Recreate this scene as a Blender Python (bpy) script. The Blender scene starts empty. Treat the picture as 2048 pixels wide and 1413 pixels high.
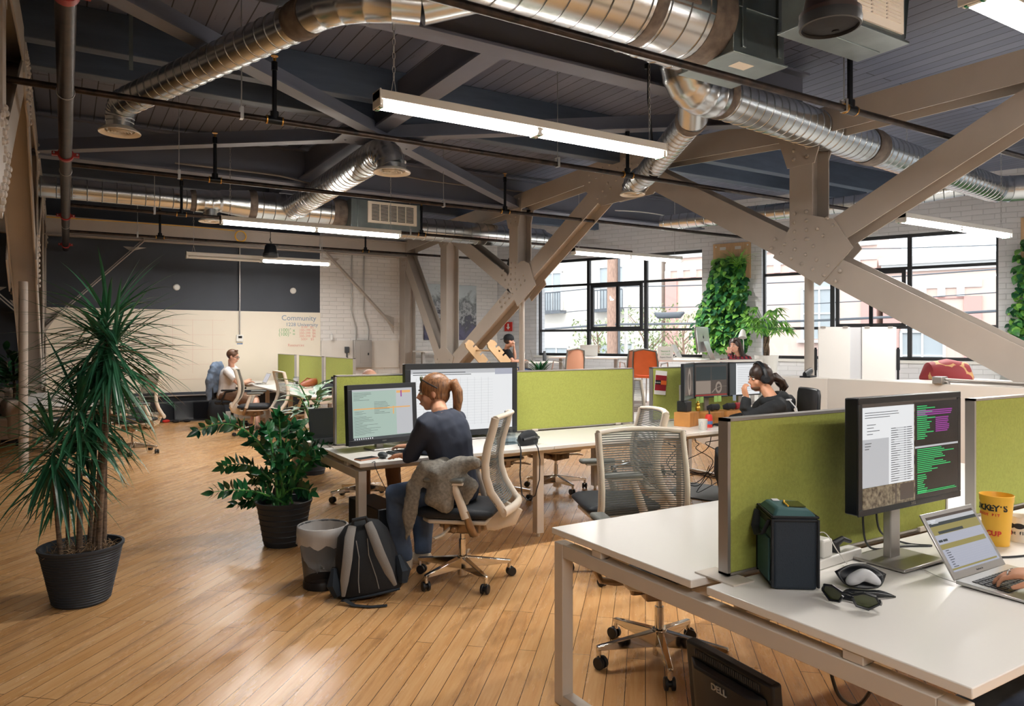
import bpy, bmesh, math, random
from mathutils import Vector, Matrix, Euler
S = bpy.context.scene
COL = S.collection
PI = math.pi
# ------------------------------------------------------------------ camera, world, light
CAMH = 1.53; FPX = 1456.0; YAW = math.radians(58.4856); HZ = 682.0
cd = bpy.data.cameras.new('camera'); cam = bpy.data.objects.new('camera', cd); COL.objects.link(cam)
cam.location = (0, 0, CAMH); cam.rotation_euler = (PI/2, 0, YAW - PI/2)
cd.sensor_width = 36; cd.lens = FPX/2048*36; cd.shift_y = -(706.5-HZ)/2048; cd.clip_end = 200
S.camera = cam
S.view_settings.view_transform = 'Standard'; S.view_settings.look = 'None'
S.view_settings.gamma = 1; S.view_settings.use_curve_mapping = False
S.view_settings.exposure = 0.12
W = bpy.data.worlds.new('sky'); S.world = W; W.use_nodes = True
bgn = W.node_tree.nodes['Background']; bgn.inputs[0].default_value = (.93, .97, 1.0, 1); bgn.inputs[1].default_value = 3.3
cy = S.cycles
cy.max_bounces = 7; cy.diffuse_bounces = 3; cy.glossy_bounces = 3; cy.transmission_bounces = 4; cy.transparent_max_bounces = 10
cy.caustics_reflective = False; cy.caustics_refractive = False; cy.sample_clamp_indirect = 4
def area(name, loc, rot, sx, sy, power, col=(1, 1, 1), portal=False):
    l = bpy.data.lights.new(name, 'AREA'); l.shape = 'RECTANGLE'; l.size = sx; l.size_y = sy; l.energy = power; l.color = col
    if portal: l.cycles.is_portal = True
    o = bpy.data.objects.new(name, l); COL.objects.link(o); o.location = loc; o.rotation_euler = rot; return o
sl = bpy.data.lights.new('sun', 'SUN'); sl.energy = 1.0; sl.angle = .02; sl.color = (1, .95, .88)
so = bpy.data.objects.new('sun', sl); COL.objects.link(so); so.rotation_euler = Vector((.75, .55, -.75)).to_track_quat('-Z', 'Y').to_euler()
TUBE_POWER = 60
# the window wall runs askew to the room: distance s along it from the far corner
def WP(s, z=0, out=0): return Vector((8.96+.392*s+.92*out, 15.3-.92*s+.392*out, z))
WANG = math.atan2(-.92, .392)
for s0, s1 in ((1.15, 5.1), (6.4, 10.1), (12.2, 16.2)):
    area('window_portal', WP((s0+s1)/2, 2.28, .1), Vector((-.92, -.392, 0)).to_track_quat('-Z', 'Z').to_euler(), s1-s0, 2.2, 1, portal=True)
# ------------------------------------------------------------------ where a point of the camera view lies
FWD = Vector((math.cos(YAW), math.sin(YAW), 0)); RGT = Vector((math.sin(YAW), -math.cos(YAW), 0))
def ray(u): return FWD + (u-1024)/FPX*RGT
def G(u, v, z=0.0):
    d = (CAMH-z)*FPX/(v-HZ); p = ray(u)*d; return Vector((p.x, p.y, z))
def AT(u, v, d):
    p = ray(u)*d; return Vector((p.x, p.y, CAMH-(v-HZ)*d/FPX))
def PX(u, v, x): return AT(u, v, x/ray(u).x)
def PY(u, v, y): return AT(u, v, y/ray(u).y)
def V(*a): return Vector(a)
# ------------------------------------------------------------------ materials
def lin(c):
    c = c/255
    return c/12.92 if c <= .04045 else ((c+.055)/1.055)**2.4
def rgb(r, g, b): return (lin(r), lin(g), lin(b), 1)
MATS = {}
def mat(name, col, rough=.5, metal=0, var=0, scale=6, bump=0, bscale=80, emit=0, coat=0, stretch=None, spec=.5, dark=None, sub=0):
    m = bpy.data.materials.new(name); m.use_nodes = True; MATS[name] = m
    nt = m.node_tree; b = nt.nodes['Principled BSDF']; L = nt.links.new
    c = rgb(*col); b.inputs['Base Color'].default_value = c
    b.inputs['Roughness'].default_value = rough; b.inputs['Metallic'].default_value = metal
    b.inputs['Specular IOR Level'].default_value = spec
    if coat: b.inputs['Coat Weight'].default_value = coat; b.inputs['Coat Roughness'].default_value = .15
    if emit: b.inputs['Emission Color'].default_value = c; b.inputs['Emission Strength'].default_value = emit
    if var or bump:
        tc = nt.nodes.new('ShaderNodeTexCoord'); mp = nt.nodes.new('ShaderNodeMapping'); L(tc.outputs['Object'], mp.inputs[0])
        if stretch: mp.inputs['Scale'].default_value = stretch
    if var:
        n = nt.nodes.new('ShaderNodeTexNoise'); n.inputs['Scale'].default_value = scale; n.inputs['Detail'].default_value = 6; L(mp.outputs[0], n.inputs[0])
        r = nt.nodes.new('ShaderNodeValToRGB'); L(n.outputs[0], r.inputs[0])
        d = rgb(*dark) if dark else tuple(x*(1-var) for x in c[:3])+(1,)
        r.color_ramp.elements[0].color = d; r.color_ramp.elements[0].position = .3
        r.color_ramp.elements[1].color = tuple(min(1, x*(1+var*.5)) for x in c[:3])+(1,); r.color_ramp.elements[1].position = .7
        L(r.outputs[0], b.inputs['Base Color'])
    if bump:
        n2 = nt.nodes.new('ShaderNodeTexNoise'); n2.inputs['Scale'].default_value = bscale; n2.inputs['Detail'].default_value = 3; L(mp.outputs[0], n2.inputs[0])
        bp = nt.nodes.new('ShaderNodeBump'); bp.inputs['Strength'].default_value = bump; bp.inputs['Distance'].default_value = .004
        L(n2.outputs[0], bp.inputs['Height']); L(bp.outputs[0], b.inputs['Normal'])
    return m
def nodes(m):
    return m.node_tree, m.node_tree.nodes, m.node_tree.links.new, m.node_tree.nodes['Principled BSDF']
def wood_floor():
    m = mat('maple_floor', (205, 150, 95), .3); nt, N, L, b = nodes(m)
    tc = N.new('ShaderNodeTexCoord'); mp = N.new('ShaderNodeMapping'); mp.vector_type = 'TEXTURE'
    mp.inputs['Rotation'].default_value = (0, 0, math.radians(48.1)); L(tc.outputs['Object'], mp.inputs[0])
    br = N.new('ShaderNodeTexBrick'); br.offset = .37; br.offset_frequency = 3
    for k, v in (('Scale', 1), ('Mortar Size', .0016), ('Mortar Smooth', .1), ('Brick Width', 1.35), ('Row Height', .088), ('Bias', 0)): br.inputs[k].default_value = v
    br.inputs['Color1'].default_value = (.3, .3, .3, 1); br.inputs['Color2'].default_value = (.8, .8, .8, 1); br.inputs['Mortar'].default_value = (0, 0, 0, 1)
    L(mp.outputs[0], br.inputs['Vector'])
    mg = N.new('ShaderNodeMapping'); mg.inputs['Scale'].default_value = (1.2, 16, 1); L(mp.outputs[0], mg.inputs[0])
    ng = N.new('ShaderNodeTexNoise'); ng.inputs['Scale'].default_value = 2.2; ng.inputs['Detail'].default_value = 8; ng.inputs['Roughness'].default_value = .65; L(mg.outputs[0], ng.inputs[0])
    mx = N.new('ShaderNodeMath'); mx.operation = 'MULTIPLY_ADD'; mx.inputs[1].default_value = .38; L(br.outputs['Color'], mx.inputs[0])
    m2 = N.new('ShaderNodeMath'); m2.operation = 'MULTIPLY'; m2.inputs[1].default_value = .75; L(ng.outputs[0], m2.inputs[0]); L(m2.outputs[0], mx.inputs[2])
    r = N.new('ShaderNodeValToRGB'); L(mx.outputs[0], r.inputs[0]); e = r.color_ramp.elements
    e[0].position = .22; e[0].color = rgb(150, 100, 58); e[1].position = .85; e[1].color = rgb(230, 186, 134)
    k = e.new(.5); k.color = rgb(210, 158, 102)
    # worn dark scuffs that run along the boards
    ms = N.new('ShaderNodeMapping'); ms.inputs['Scale'].default_value = (.9, 4.5, 1); L(mp.outputs[0], ms.inputs[0])
    ns = N.new('ShaderNodeTexNoise'); ns.inputs['Scale'].default_value = 1.6; ns.inputs['Detail'].default_value = 9; ns.inputs['Roughness'].default_value = .7; L(ms.outputs[0], ns.inputs[0])
    rs = N.new('ShaderNodeValToRGB'); rs.color_ramp.elements[0].position = .52; rs.color_ramp.elements[0].color = (0, 0, 0, 1); rs.color_ramp.elements[1].position = .76; rs.color_ramp.elements[1].color = (.75, .75, .75, 1); L(ns.outputs[0], rs.inputs[0])
    a = N.new('ShaderNodeMix'); a.data_type = 'RGBA'; L(rs.outputs[0], a.inputs[0]); L(r.outputs[0], a.inputs[6]); a.inputs[7].default_value = rgb(112, 70, 40)
    g = N.new('ShaderNodeMix'); g.data_type = 'RGBA'; L(br.outputs['Fac'], g.inputs[0]); L(a.outputs[2], g.inputs[6]); g.inputs[7].default_value = rgb(62, 36, 20)
    L(g.outputs[2], b.inputs['Base Color'])
    rr = N.new('ShaderNodeMapRange'); rr.inputs[3].default_value = .15; rr.inputs[4].default_value = .38; L(ns.outputs[0], rr.inputs[0]); L(rr.outputs[0], b.inputs['Roughness'])
    bp = N.new('ShaderNodeBump'); bp.inputs['Strength'].default_value = .25; bp.inputs['Distance'].default_value = .002; bp.invert = True
    L(br.outputs['Fac'], bp.inputs['Height']); L(bp.outputs[0], b.inputs['Normal'])
    return m
def plank_ceiling():
    m = mat('grey_ceiling_boards', (104, 110, 130), .55); nt, N, L, b = nodes(m)
    tc = N.new('ShaderNodeTexCoord'); mp = N.new('ShaderNodeMapping'); mp.vector_type = 'TEXTURE'; mp.inputs['Rotation'].default_value = (0, 0, math.radians(90)); L(tc.outputs['Object'], mp.inputs[0])
    br = N.new('ShaderNodeTexBrick')
    for k, v in (('Scale', 1), ('Mortar Size', .006), ('Mortar Smooth', .2), ('Brick Width', 9), ('Row Height', .15)): br.inputs[k].default_value = v
    br.inputs['Color1'].default_value = rgb(94, 100, 120); br.inputs['Color2'].default_value = rgb(108, 114, 134); br.inputs['Mortar'].default_value = rgb(20, 28, 38)
    L(mp.outputs[0], br.inputs['Vector'])
    n = N.new('ShaderNodeTexNoise'); n.inputs['Scale'].default_value = 9; n.inputs['Detail'].default_value = 5
    m3 = N.new('ShaderNodeMapping'); m3.inputs['Scale'].default_value = (.5, 3, 1); L(mp.outputs[0], m3.inputs[0]); L(m3.outputs[0], n.inputs[0])
    r = N.new('ShaderNodeValToRGB'); r.color_ramp.elements[0].position = .64; r.color_ramp.elements[0].color = (0, 0, 0, 1); r.color_ramp.elements[1].position = .78; r.color_ramp.elements[1].color = (.8, .8, .8, 1); L(n.outputs[0], r.inputs[0])
    a = N.new('ShaderNodeMix'); a.data_type = 'RGBA'; L(r.outputs[0], a.inputs[0]); L(br.outputs['Color'], a.inputs[6]); a.inputs[7].default_value = rgb(48, 52, 62)
    L(a.outputs[2], b.inputs['Base Color'])
    bp = N.new('ShaderNodeBump'); bp.inputs['Strength'].default_value = .5; bp.inputs['Distance'].default_value = .006; bp.invert = True
    L(br.outputs['Fac'], bp.inputs['Height']); L(bp.outputs[0], b.inputs['Normal'])
    return m
def white_brick(name, rz, col=(226, 222, 218)):
    m = mat(name, col, .6); nt, N, L, b = nodes(m)
    tc = N.new('ShaderNodeTexCoord'); m0 = N.new('ShaderNodeMapping'); m0.vector_type = 'TEXTURE'; m0.inputs['Rotation'].default_value = (0, 0, rz); L(tc.outputs['Object'], m0.inputs[0])
    mp = N.new('ShaderNodeMapping'); mp.inputs['Rotation'].default_value = (-PI/2, 0, 0); L(m0.outputs[0], mp.inputs[0])
    nz = N.new('ShaderNodeTexNoise'); nz.inputs['Scale'].default_value = 3; L(mp.outputs[0], nz.inputs[0])
    va = N.new('ShaderNodeMix'); va.data_type = 'RGBA'; va.blend_type = 'LINEAR_LIGHT'; va.inputs[0].default_value = .012; L(mp.outputs[0], va.inputs[6]); L(nz.outputs['Color'], va.inputs[7])
    br = N.new('ShaderNodeTexBrick')
    for k, v in (('Scale', 1), ('Mortar Size', .006), ('Mortar Smooth', .5), ('Brick Width', .31), ('Row Height', .088)): br.inputs[k].default_value = v
    c = rgb(*col); br.inputs['Color1'].default_value = c; br.inputs['Color2'].default_value = tuple(x*.93 for x in c[:3])+(1,); br.inputs['Mortar'].default_value = tuple(x*.8 for x in c[:3])+(1,)
    L(va.outputs[2], br.inputs['Vector']); L(br.outputs['Color'], b.inputs['Base Color'])
    bp = N.new('ShaderNodeBump'); bp.inputs['Strength'].default_value = .7; bp.inputs['Distance'].default_value = .008; bp.invert = True
    L(br.outputs['Fac'], bp.inputs['Height']); L(bp.outputs[0], b.inputs['Normal'])
    return m
def glass(name, tint=(.97, .99, 1), gl=.08):
    m = bpy.data.materials.new(name); m.use_nodes = True; MATS[name] = m; nt = m.node_tree; N = nt.nodes; N.remove(N['Principled BSDF'])
    t = N.new('ShaderNodeBsdfTransparent'); t.inputs[0].default_value = tint+(1,); g = N.new('ShaderNodeBsdfGlossy'); g.inputs['Roughness'].default_value = .02
    x = N.new('ShaderNodeMixShader'); lw = N.new('ShaderNodeLayerWeight'); lw.inputs[0].default_value = .15
    mr = N.new('ShaderNodeMapRange'); mr.inputs[3].default_value = gl*.4; mr.inputs[4].default_value = .5; nt.links.new(lw.outputs[1], mr.inputs[0]); nt.links.new(mr.outputs[0], x.inputs[0])
    nt.links.new(t.outputs[0], x.inputs[1]); nt.links.new(g.outputs[0], x.inputs[2]); nt.links.new(x.outputs[0], N['Material Output'].inputs[0]); return m
def leafmat(name, c1, c2, rough=.35, scale=3):
    m = mat(name, c1, rough, var=.5, scale=scale, dark=c2, spec=.5); return m
def seethrough(name, col, fac, rough=.5):
    m = mat(name, col, rough); nt, N, L, b = nodes(m)
    t = N.new('ShaderNodeBsdfTransparent'); x = N.new('ShaderNodeMixShader'); x.inputs[0].default_value = fac
    L(t.outputs[0], x.inputs[1]); L(b.outputs[0], x.inputs[2]); L(x.outputs[0], N['Material Output'].inputs[0]); return m
wood_floor(); plank_ceiling(); white_brick('white_brick', 0, (236, 232, 228)); white_brick('white_brick_window_wall', WANG, (226, 226, 228))
mat('wall_charcoal', (58, 64, 74), .6, var=.1, scale=1.5); mat('wall_dark', (40, 50, 62), .7, var=.15, scale=1)
mat('whiteboard', (236, 226, 208), .35, var=.04, scale=1.2); mat('plaster', (226, 220, 212), .6, var=.05, scale=2)
mat('tan_steel', (180, 170, 160), .5, var=.08, scale=2, bump=.05, bscale=40); mat('grey_timber', (74, 86, 104), .6, var=.15, scale=3, stretch=(1, 6, 6), bump=.2, bscale=20)
mat('grey_steel', (104, 108, 122), .5, var=.1, scale=2); mat('black_iron', (26, 28, 32), .35, .6, var=.3, scale=9); mat('rusty_iron', (58, 46, 40), .4, .7, var=.5, scale=14, dark=(28, 26, 26))
mat('galvanised', (206, 210, 212), .27, 1, var=.06, scale=3); mat('duct_seam', (92, 94, 94), .45, .8); mat('sealant', (112, 100, 90), .7, var=.5, scale=12, bump=.6, bscale=30); mat('galv_sheet', (150, 162, 162), .35, .9, var=.2, scale=4)
mat('brass', (190, 140, 70), .35, 1); mat('red_paint', (158, 34, 30), .4); mat('zinc', (190, 190, 190), .35, .9)
mat('white_enamel', (232, 230, 224), .35, var=.03); mat('tube_glow', (255, 248, 240), .3, emit=34); mat('plug_green', (30, 120, 80), .5)
mat('vent_cream', (240, 230, 214), .45); mat('grille_dark', (60, 60, 58), .6)
mat('black_plastic', (22, 26, 32), .4, var=.1); mat('soft_black', (20, 24, 30), .75, bump=.2, bscale=200); mat('dark_grey', (60, 64, 68), .5); mat('grey_pad', (104, 106, 102), .55)
mat('window_black', (34, 36, 40), .45); mat('timber_brown', (88, 58, 44), .5)
mat('desk_white', (232, 228, 222), .28, var=.02, scale=1, spec=.5); mat('desk_frame', (206, 196, 184), .4, var=.03); mat('alu', (176, 172, 168), .35, .7)
mat('felt_green', (160, 166, 80), .9, var=.12, scale=90, bump=.5, bscale=300)
mat('chair_white', (222, 210, 194), .35, var=.02); mat('chrome', (226, 222, 216), .08, 1); seethrough('mesh_grey', (92, 96, 94), .62, .6); mat('mesh_rib', (66, 68, 68), .6)
mat('seat_black', (22, 28, 36), .6, bump=.2, bscale=150); mat('mech_bronze', (150, 128, 104), .3, .7)
mat('screen_off', (14, 18, 24), .15, spec=.6); mat('silver', (196, 196, 194), .3, .85)
glass('pane'); glass('clear_plastic', (.86, .9, .92), .12); seethrough('bin_liner', (224, 220, 216), .5, .35); seethrough('wire_mesh', (24, 26, 30), .72, .5)
mat('pot_slate', (42, 50, 60), .55, var=.15, scale=4); mat('soil', (58, 44, 34), .95, var=.5, scale=40, bump=.8); mat('straw', (150, 122, 92), .8, var=.3, scale=30); mat('bark', (108, 88, 70), .8, var=.5, scale=30, dark=(62, 50, 42), stretch=(1, 1, 3), bump=.5, bscale=60)
leafmat('leaf_dracaena', (62, 122, 84), (22, 62, 50), .3, 2); leafmat('leaf_zz', (38, 98, 54), (10, 48, 36), .22, 6); leafmat('leaf_bright', (150, 204, 92), (58, 124, 52), .4, 9); leafmat('leaf_mid', (92, 160, 76), (34, 92, 50), .4, 9); leafmat('leaf_dark', (48, 108, 64), (18, 60, 44), .4, 8)
mat('leaf_tip', (150, 120, 84), .6)
mat('skin', (214, 156, 124), .5, var=.06, scale=12); mat('skin_pale', (226, 172, 146), .5, var=.05, scale=12); mat('lips', (176, 96, 84), .5); mat('eye_white', (232, 228, 222), .3); mat('eye_dark', (36, 28, 24), .2)
mat('hair_auburn', (158, 112, 74), .42, var=.5, scale=14, stretch=(9, 9, 1), dark=(86, 56, 38)); mat('hair_dark', (58, 40, 32), .4, var=.5, scale=9, stretch=(9, 9, 1), dark=(26, 18, 16)); mat('hair_brown', (98, 68, 48), .45, var=.4, scale=30)
mat('cloth_navy', (42, 50, 68), .8, var=.12, scale=5); mat('cloth_black', (24, 28, 32), .85, var=.15, scale=6); mat('cloth_white', (224, 218, 214), .85); mat('denim', (84, 104, 134), .85, var=.3, scale=7, dark=(54, 70, 96), bump=.2, bscale=250); mat('cloth_grey', (128, 124, 116), .9, var=.35, scale=60, bump=.5, bscale=120); mat('cloth_khaki', (122, 92, 72), .85, var=.1); mat('cloth_bluegrey', (104, 120, 142), .9, var=.15)
mat('shoe_cream', (206, 192, 172), .6); mat('gold', (206, 168, 70), .35, .8)
mat('orange_fabric', (226, 108, 54), .7, var=.08); mat('orange_plastic', (190, 136, 108), .5); mat('wood_light', (216, 178, 136), .5, var=.12, scale=4, stretch=(1, 8, 1)); mat('wood_orange', (204, 142, 78), .45, var=.2, scale=6, stretch=(8, 1, 1))
mat('paper', (236, 234, 230), .7); mat('paper_grey', (206, 208, 212), .7); mat('red_card', (142, 24, 34), .6); mat('note_green', (160, 200, 110), .7); mat('note_blue', (150, 170, 196), .7); mat('yellow_cup', (244, 190, 66), .4, var=.02, sub=.1); mat('orange_ink', (232, 110, 40), .6); mat('ink_black', (24, 26, 30), .6); mat('ink_red', (210, 50, 40), .6); mat('ink_blue', (86, 120, 168), .7); mat('ink_green', (120, 176, 120), .7); mat('ink_pink', (226, 166, 150), .7); mat('ink_faint', (226, 196, 180), .8)
mat('leather_tan', (158, 82, 44), .5, var=.2, scale=8); mat('pink_cup', (226, 60, 90), .4); mat('teal_nylon', (52, 92, 94), .7, var=.1); mat('navy_nylon', (26, 38, 50), .75, bump=.3, bscale=250); mat('strap_grey', (128, 124, 120), .8, bump=.4, bscale=200); mat('lens', (58, 66, 34), .08, spec=.8); mat('sofa', (176, 160, 146), .9, bump=.2)
mat('cream_wall', (220, 212, 202), .8); mat('pink_wall', (222, 192, 180), .8); mat('street_white', (230, 228, 226), .8); mat('asphalt', (110, 110, 112), .9); mat('pole_wood', (176, 142, 124), .8, var=.4, scale=20, stretch=(3, 3, .4)); mat('wire_grey', (96, 100, 106), .6); mat('street_glass', (168, 174, 178), .35); mat('trim_pink', (206, 160, 152), .8); leafmat('leaf_street', (186, 196, 150), (120, 140, 92), .6, 12)
def em(name, col, s):
    m = mat(name, col, .25, emit=s*1.12); m.node_tree.nodes['Principled BSDF'].inputs['Base Color'].default_value = (.02, .02, .022, 1); return m
em('scr_white', (236, 238, 240), .75); em('scr_grey', (196, 198, 202), .7); em('scr_mint', (184, 208, 196), .62); em('scr_black', (12, 18, 22), .4); em('scr_text', (90, 100, 104), .3); em('scr_green', (40, 200, 110), .7); em('scr_magenta', (170, 60, 170), .6); em('scr_orange', (238, 180, 110), .7); em('scr_olive', (168, 156, 86), .55); em('scr_teal', (40, 62, 66), .4); em('scr_lav', (186, 190, 206), .62); em('scr_brown', (96, 84, 76), .4); em('scr_tan', (168, 152, 138), .5); em('scr_red', (170, 40, 36), .5)
em('scr_fur', (150, 132, 104), .4); nt, N, L, b = nodes(MATS['scr_fur']); tc = N.new('ShaderNodeTexCoord'); nz = N.new('ShaderNodeTexNoise'); nz.inputs['Scale'].default_value = 60; nz.inputs['Detail'].default_value = 6; rp = N.new('ShaderNodeValToRGB'); rp.color_ramp.elements[0].position = .35; rp.color_ramp.elements[0].color = rgb(70, 58, 44); rp.color_ramp.elements[1].position = .65; rp.color_ramp.elements[1].color = rgb(190, 172, 140); L(tc.outputs['Object'], nz.inputs[0]); L(nz.outputs[0], rp.inputs[0]); L(rp.outputs[0], b.inputs['Emission Color'])
# ------------------------------------------------------------------ mesh helpers
class MB:
    def __init__(s): s.v = []; s.f = []; s.m = []; s.M = Matrix()
    def add(s, vs, fs, mi=0):
        o = len(s.v); s.v += [s.M @ Vector(p) for p in vs]; s.f += [[i+o for i in f] for f in fs]; s.m += [mi]*len(fs); return s
    def bx(s, x0, x1, y0, y1, z0, z1, mi=0):
        return s.add([(x0, y0, z0), (x1, y0, z0), (x1, y1, z0), (x0, y1, z0), (x0, y0, z1), (x1, y0, z1), (x1, y1, z1), (x0, y1, z1)],
                     [(0, 3, 2, 1), (4, 5, 6, 7), (0, 1, 5, 4), (1, 2, 6, 5), (2, 3, 7, 6), (3, 0, 4, 7)], mi)
    def box(s, c, d, mi=0, R=None):
        M0 = s.M; s.M = s.M @ Matrix.Translation(c) @ (R.to_matrix().to_4x4() if R else Matrix()); s.bx(-d[0]/2, d[0]/2, -d[1]/2, d[1]/2, -d[2]/2, d[2]/2, mi); s.M = M0; return s
    def tube(s, pts, r, n=10, mi=0, cap=True, ry=None, up=None):
        pts = [Vector(p) for p in pts]; k = len(pts); rs = r if isinstance(r, (list, tuple)) else [r]*k
        rys = ry if isinstance(ry, (list, tuple)) else ([ry]*k if ry else rs)
        t0 = (pts[1]-pts[0]).normalized(); a = Vector(up) if up else (Vector((0, 0, 1)) if abs(t0.z) < .9 else Vector((0, 1, 0)))
        nx = (a.cross(t0)).normalized(); vs = []
        for i, p in enumerate(pts):
            t = (pts[min(i+1, k-1)]-pts[max(i-1, 0)]); t = t.normalized() if t.length > 1e-9 else t0
            nx = (nx-t*nx.dot(t)); nx = nx.normalized() if nx.length > 1e-6 else t.orthogonal().normalized(); ny = t.cross(nx)
            for j in range(n):
                an = 2*PI*j/n; vs.append(p+nx*math.cos(an)*rs[i]+ny*math.sin(an)*rys[i])
        fs = [(i*n+j, i*n+(j+1) % n, (i+1)*n+(j+1) % n, (i+1)*n+j) for i in range(k-1) for j in range(n)]
        if cap: fs += [tuple(range(n-1, -1, -1)), tuple(range((k-1)*n, k*n))]
        return s.add(vs, fs, mi)
    def cyl(s, a, b, r, r2=None, n=16, mi=0, cap=True): return s.tube([a, b], [r, r if r2 is None else r2], n, mi, cap)
    def lathe(s, prof, n=24, c=(0, 0, 0), mi=0, sx=1, sy=1, cap=True):
        vs = [(c[0]+r*math.cos(2*PI*j/n)*sx, c[1]+r*math.sin(2*PI*j/n)*sy, c[2]+z) for r, z in prof for j in range(n)]; k = len(prof)
        fs = [(i*n+j, i*n+(j+1) % n, (i+1)*n+(j+1) % n, (i+1)*n+j) for i in range(k-1) for j in range(n)]
        if cap: fs += [tuple(range(n-1, -1, -1)), tuple(range((k-1)*n, k*n))]
        return s.add(vs, fs, mi)
    def sph(s, c, r, mi=0, n=12, sc=(1, 1, 1), R=None):
        h = max(4, n//2+1); M0 = s.M; s.M = s.M @ Matrix.Translation(c) @ (R.to_matrix().to_4x4() if R else Matrix())
        vs = [(0, 0, -r*sc[2])]; 
        for i in range(1, h):
            a = -PI/2+PI*i/h
            for j in range(n): vs.append((r*math.cos(a)*math.cos(2*PI*j/n)*sc[0], r*math.cos(a)*math.sin(2*PI*j/n)*sc[1], r*math.sin(a)*sc[2]))
        vs.append((0, 0, r*sc[2])); fs = [(0, 1+(j+1) % n, 1+j) for j in range(n)]
        for i in range(h-2): fs += [(1+i*n+j, 1+i*n+(j+1) % n, 1+(i+1)*n+(j+1) % n, 1+(i+1)*n+j) for j in range(n)]
        o = 1+(h-2)*n; fs += [(o+j, o+(j+1) % n, len(vs)-1) for j in range(n)]
        s.add(vs, fs, mi); s.M = M0; return s
    def ext(s, poly, vec, mi=0):
        n = len(poly); P = [Vector(p) for p in poly]; v = Vector(vec)
        return s.add(P+[p+v for p in P], [tuple(range(n-1, -1, -1)), tuple(range(n, 2*n))]+[(i, (i+1) % n, n+(i+1) % n, n+i) for i in range(n)], mi)
    def quad(s, a, b, c, d, mi=0): return s.add([a, b, c, d], [(0, 1, 2, 3)], mi)
    def bar(s, a, b, w, h, up=(0, 0, 1), mi=0):
        a = Vector(a); b = Vector(b); t = (b-a).normalized(); sd = t.cross(Vector(up)).normalized()*w/2; u = sd.cross(t).normalized()*h/2
        return s.ext([a-sd-u, a+sd-u, a+sd+u, a-sd+u], b-a, mi)
    def build(s, name, mats, parent=None, bev=0, ang=35, seg=2, recalc=True, sub=0):
        me = bpy.data.meshes.new(name); me.from_pydata([tuple(p) for p in s.v], [], s.f)
        for m in (mats if isinstance(mats, (list, tuple)) else [mats]): me.materials.append(MATS[m])
        me.polygons.foreach_set('material_index', s.m)
        if recalc:
            bm = bmesh.new(); bm.from_mesh(me); bmesh.ops.recalc_face_normals(bm, faces=bm.faces[:]); bm.to_mesh(me); bm.free()
        me.polygons.foreach_set('use_smooth', [True]*len(me.polygons)); me.set_sharp_from_angle(angle=math.radians(ang)); me.update()
        o = bpy.data.objects.new(name, me); COL.objects.link(o)
        if parent: o.parent = parent
        if bev:
            b = o.modifiers.new('bevel', 'BEVEL'); b.width = bev; b.segments = seg; b.limit_method = 'ANGLE'; b.angle_limit = math.radians(40); b.harden_normals = False
        if sub: q = o.modifiers.new('sub', 'SUBSURF'); q.levels = sub; q.render_levels = sub
        return o
def tag(o, label=None, cat=None, group=None, kind=None):
    if label: o['label'] = label
    if cat: o['category'] = cat
    if group: o['group'] = group
    if kind: o['kind'] = kind
    return o
def thing(name, label, cat, loc=(0, 0, 0), rz=0, group=None):
    o = bpy.data.objects.new(name, None); COL.objects.link(o); o.location = loc; o.rotation_euler = (0, 0, rz); o.empty_display_size = .1
    return tag(o, label, cat, group)
def dup(o, label=None, loc=None, rz=None, parent=None, group=None):
    c = o.copy(); COL.objects.link(c)
    if parent: c.parent = parent
    if loc is not None: c.location = loc
    if rz is not None: c.rotation_euler = (0, 0, rz)
    if label: c['label'] = label
    if group: c['group'] = group
    for ch in list(o.children): dup(ch, parent=c)
    return c
def struct(o): o['kind'] = 'structure'; return o
def text(s, m, size, loc, rot, parent=None, ex=.001, align='CENTER', sx=1, bold=0):
    c = bpy.data.curves.new('lettering', 'FONT'); c.body = s; c.size = size; c.extrude = ex; c.align_x = align; c.align_y = 'CENTER'; c.resolution_u = 4; c.offset = bold
    f = bpy.data.objects.new('lettering_curve', c); me = bpy.data.meshes.new_from_object(f); bpy.data.objects.remove(f); bpy.data.curves.remove(c); me.name = 'lettering'
    me.materials.clear(); me.materials.append(MATS[m]); o = bpy.data.objects.new('lettering', me); COL.objects.link(o); o.location = loc; o.rotation_euler = rot; o.scale = (sx, 1, 1)
    if parent: o.parent = parent
    return o
def arc(p0, p1, p2, n=8):
    p0, p1, p2 = Vector(p0), Vector(p1), Vector(p2)
    return [p0*(1-t)**2+p1*2*t*(1-t)+p2*t*t for t in [i/n for i in range(n+1)]]
# ================================================================== the shell of the room
CEIL = 4.3
def s_of_u(u):
    q = (u-1024)/FPX; return (17.7*q+.35)/(.815+.579*q)
END = WP(21)
m = MB(); m.ext([(-6.5, 15.5, -.1), (9.1, 15.5, -.1), tuple(WP(21, -.1, .1)), (END.x, -4.2, -.1), (-6.5, -4.2, -.1)], (0, 0, .1)); struct(m.build('floor', 'maple_floor'))
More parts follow.
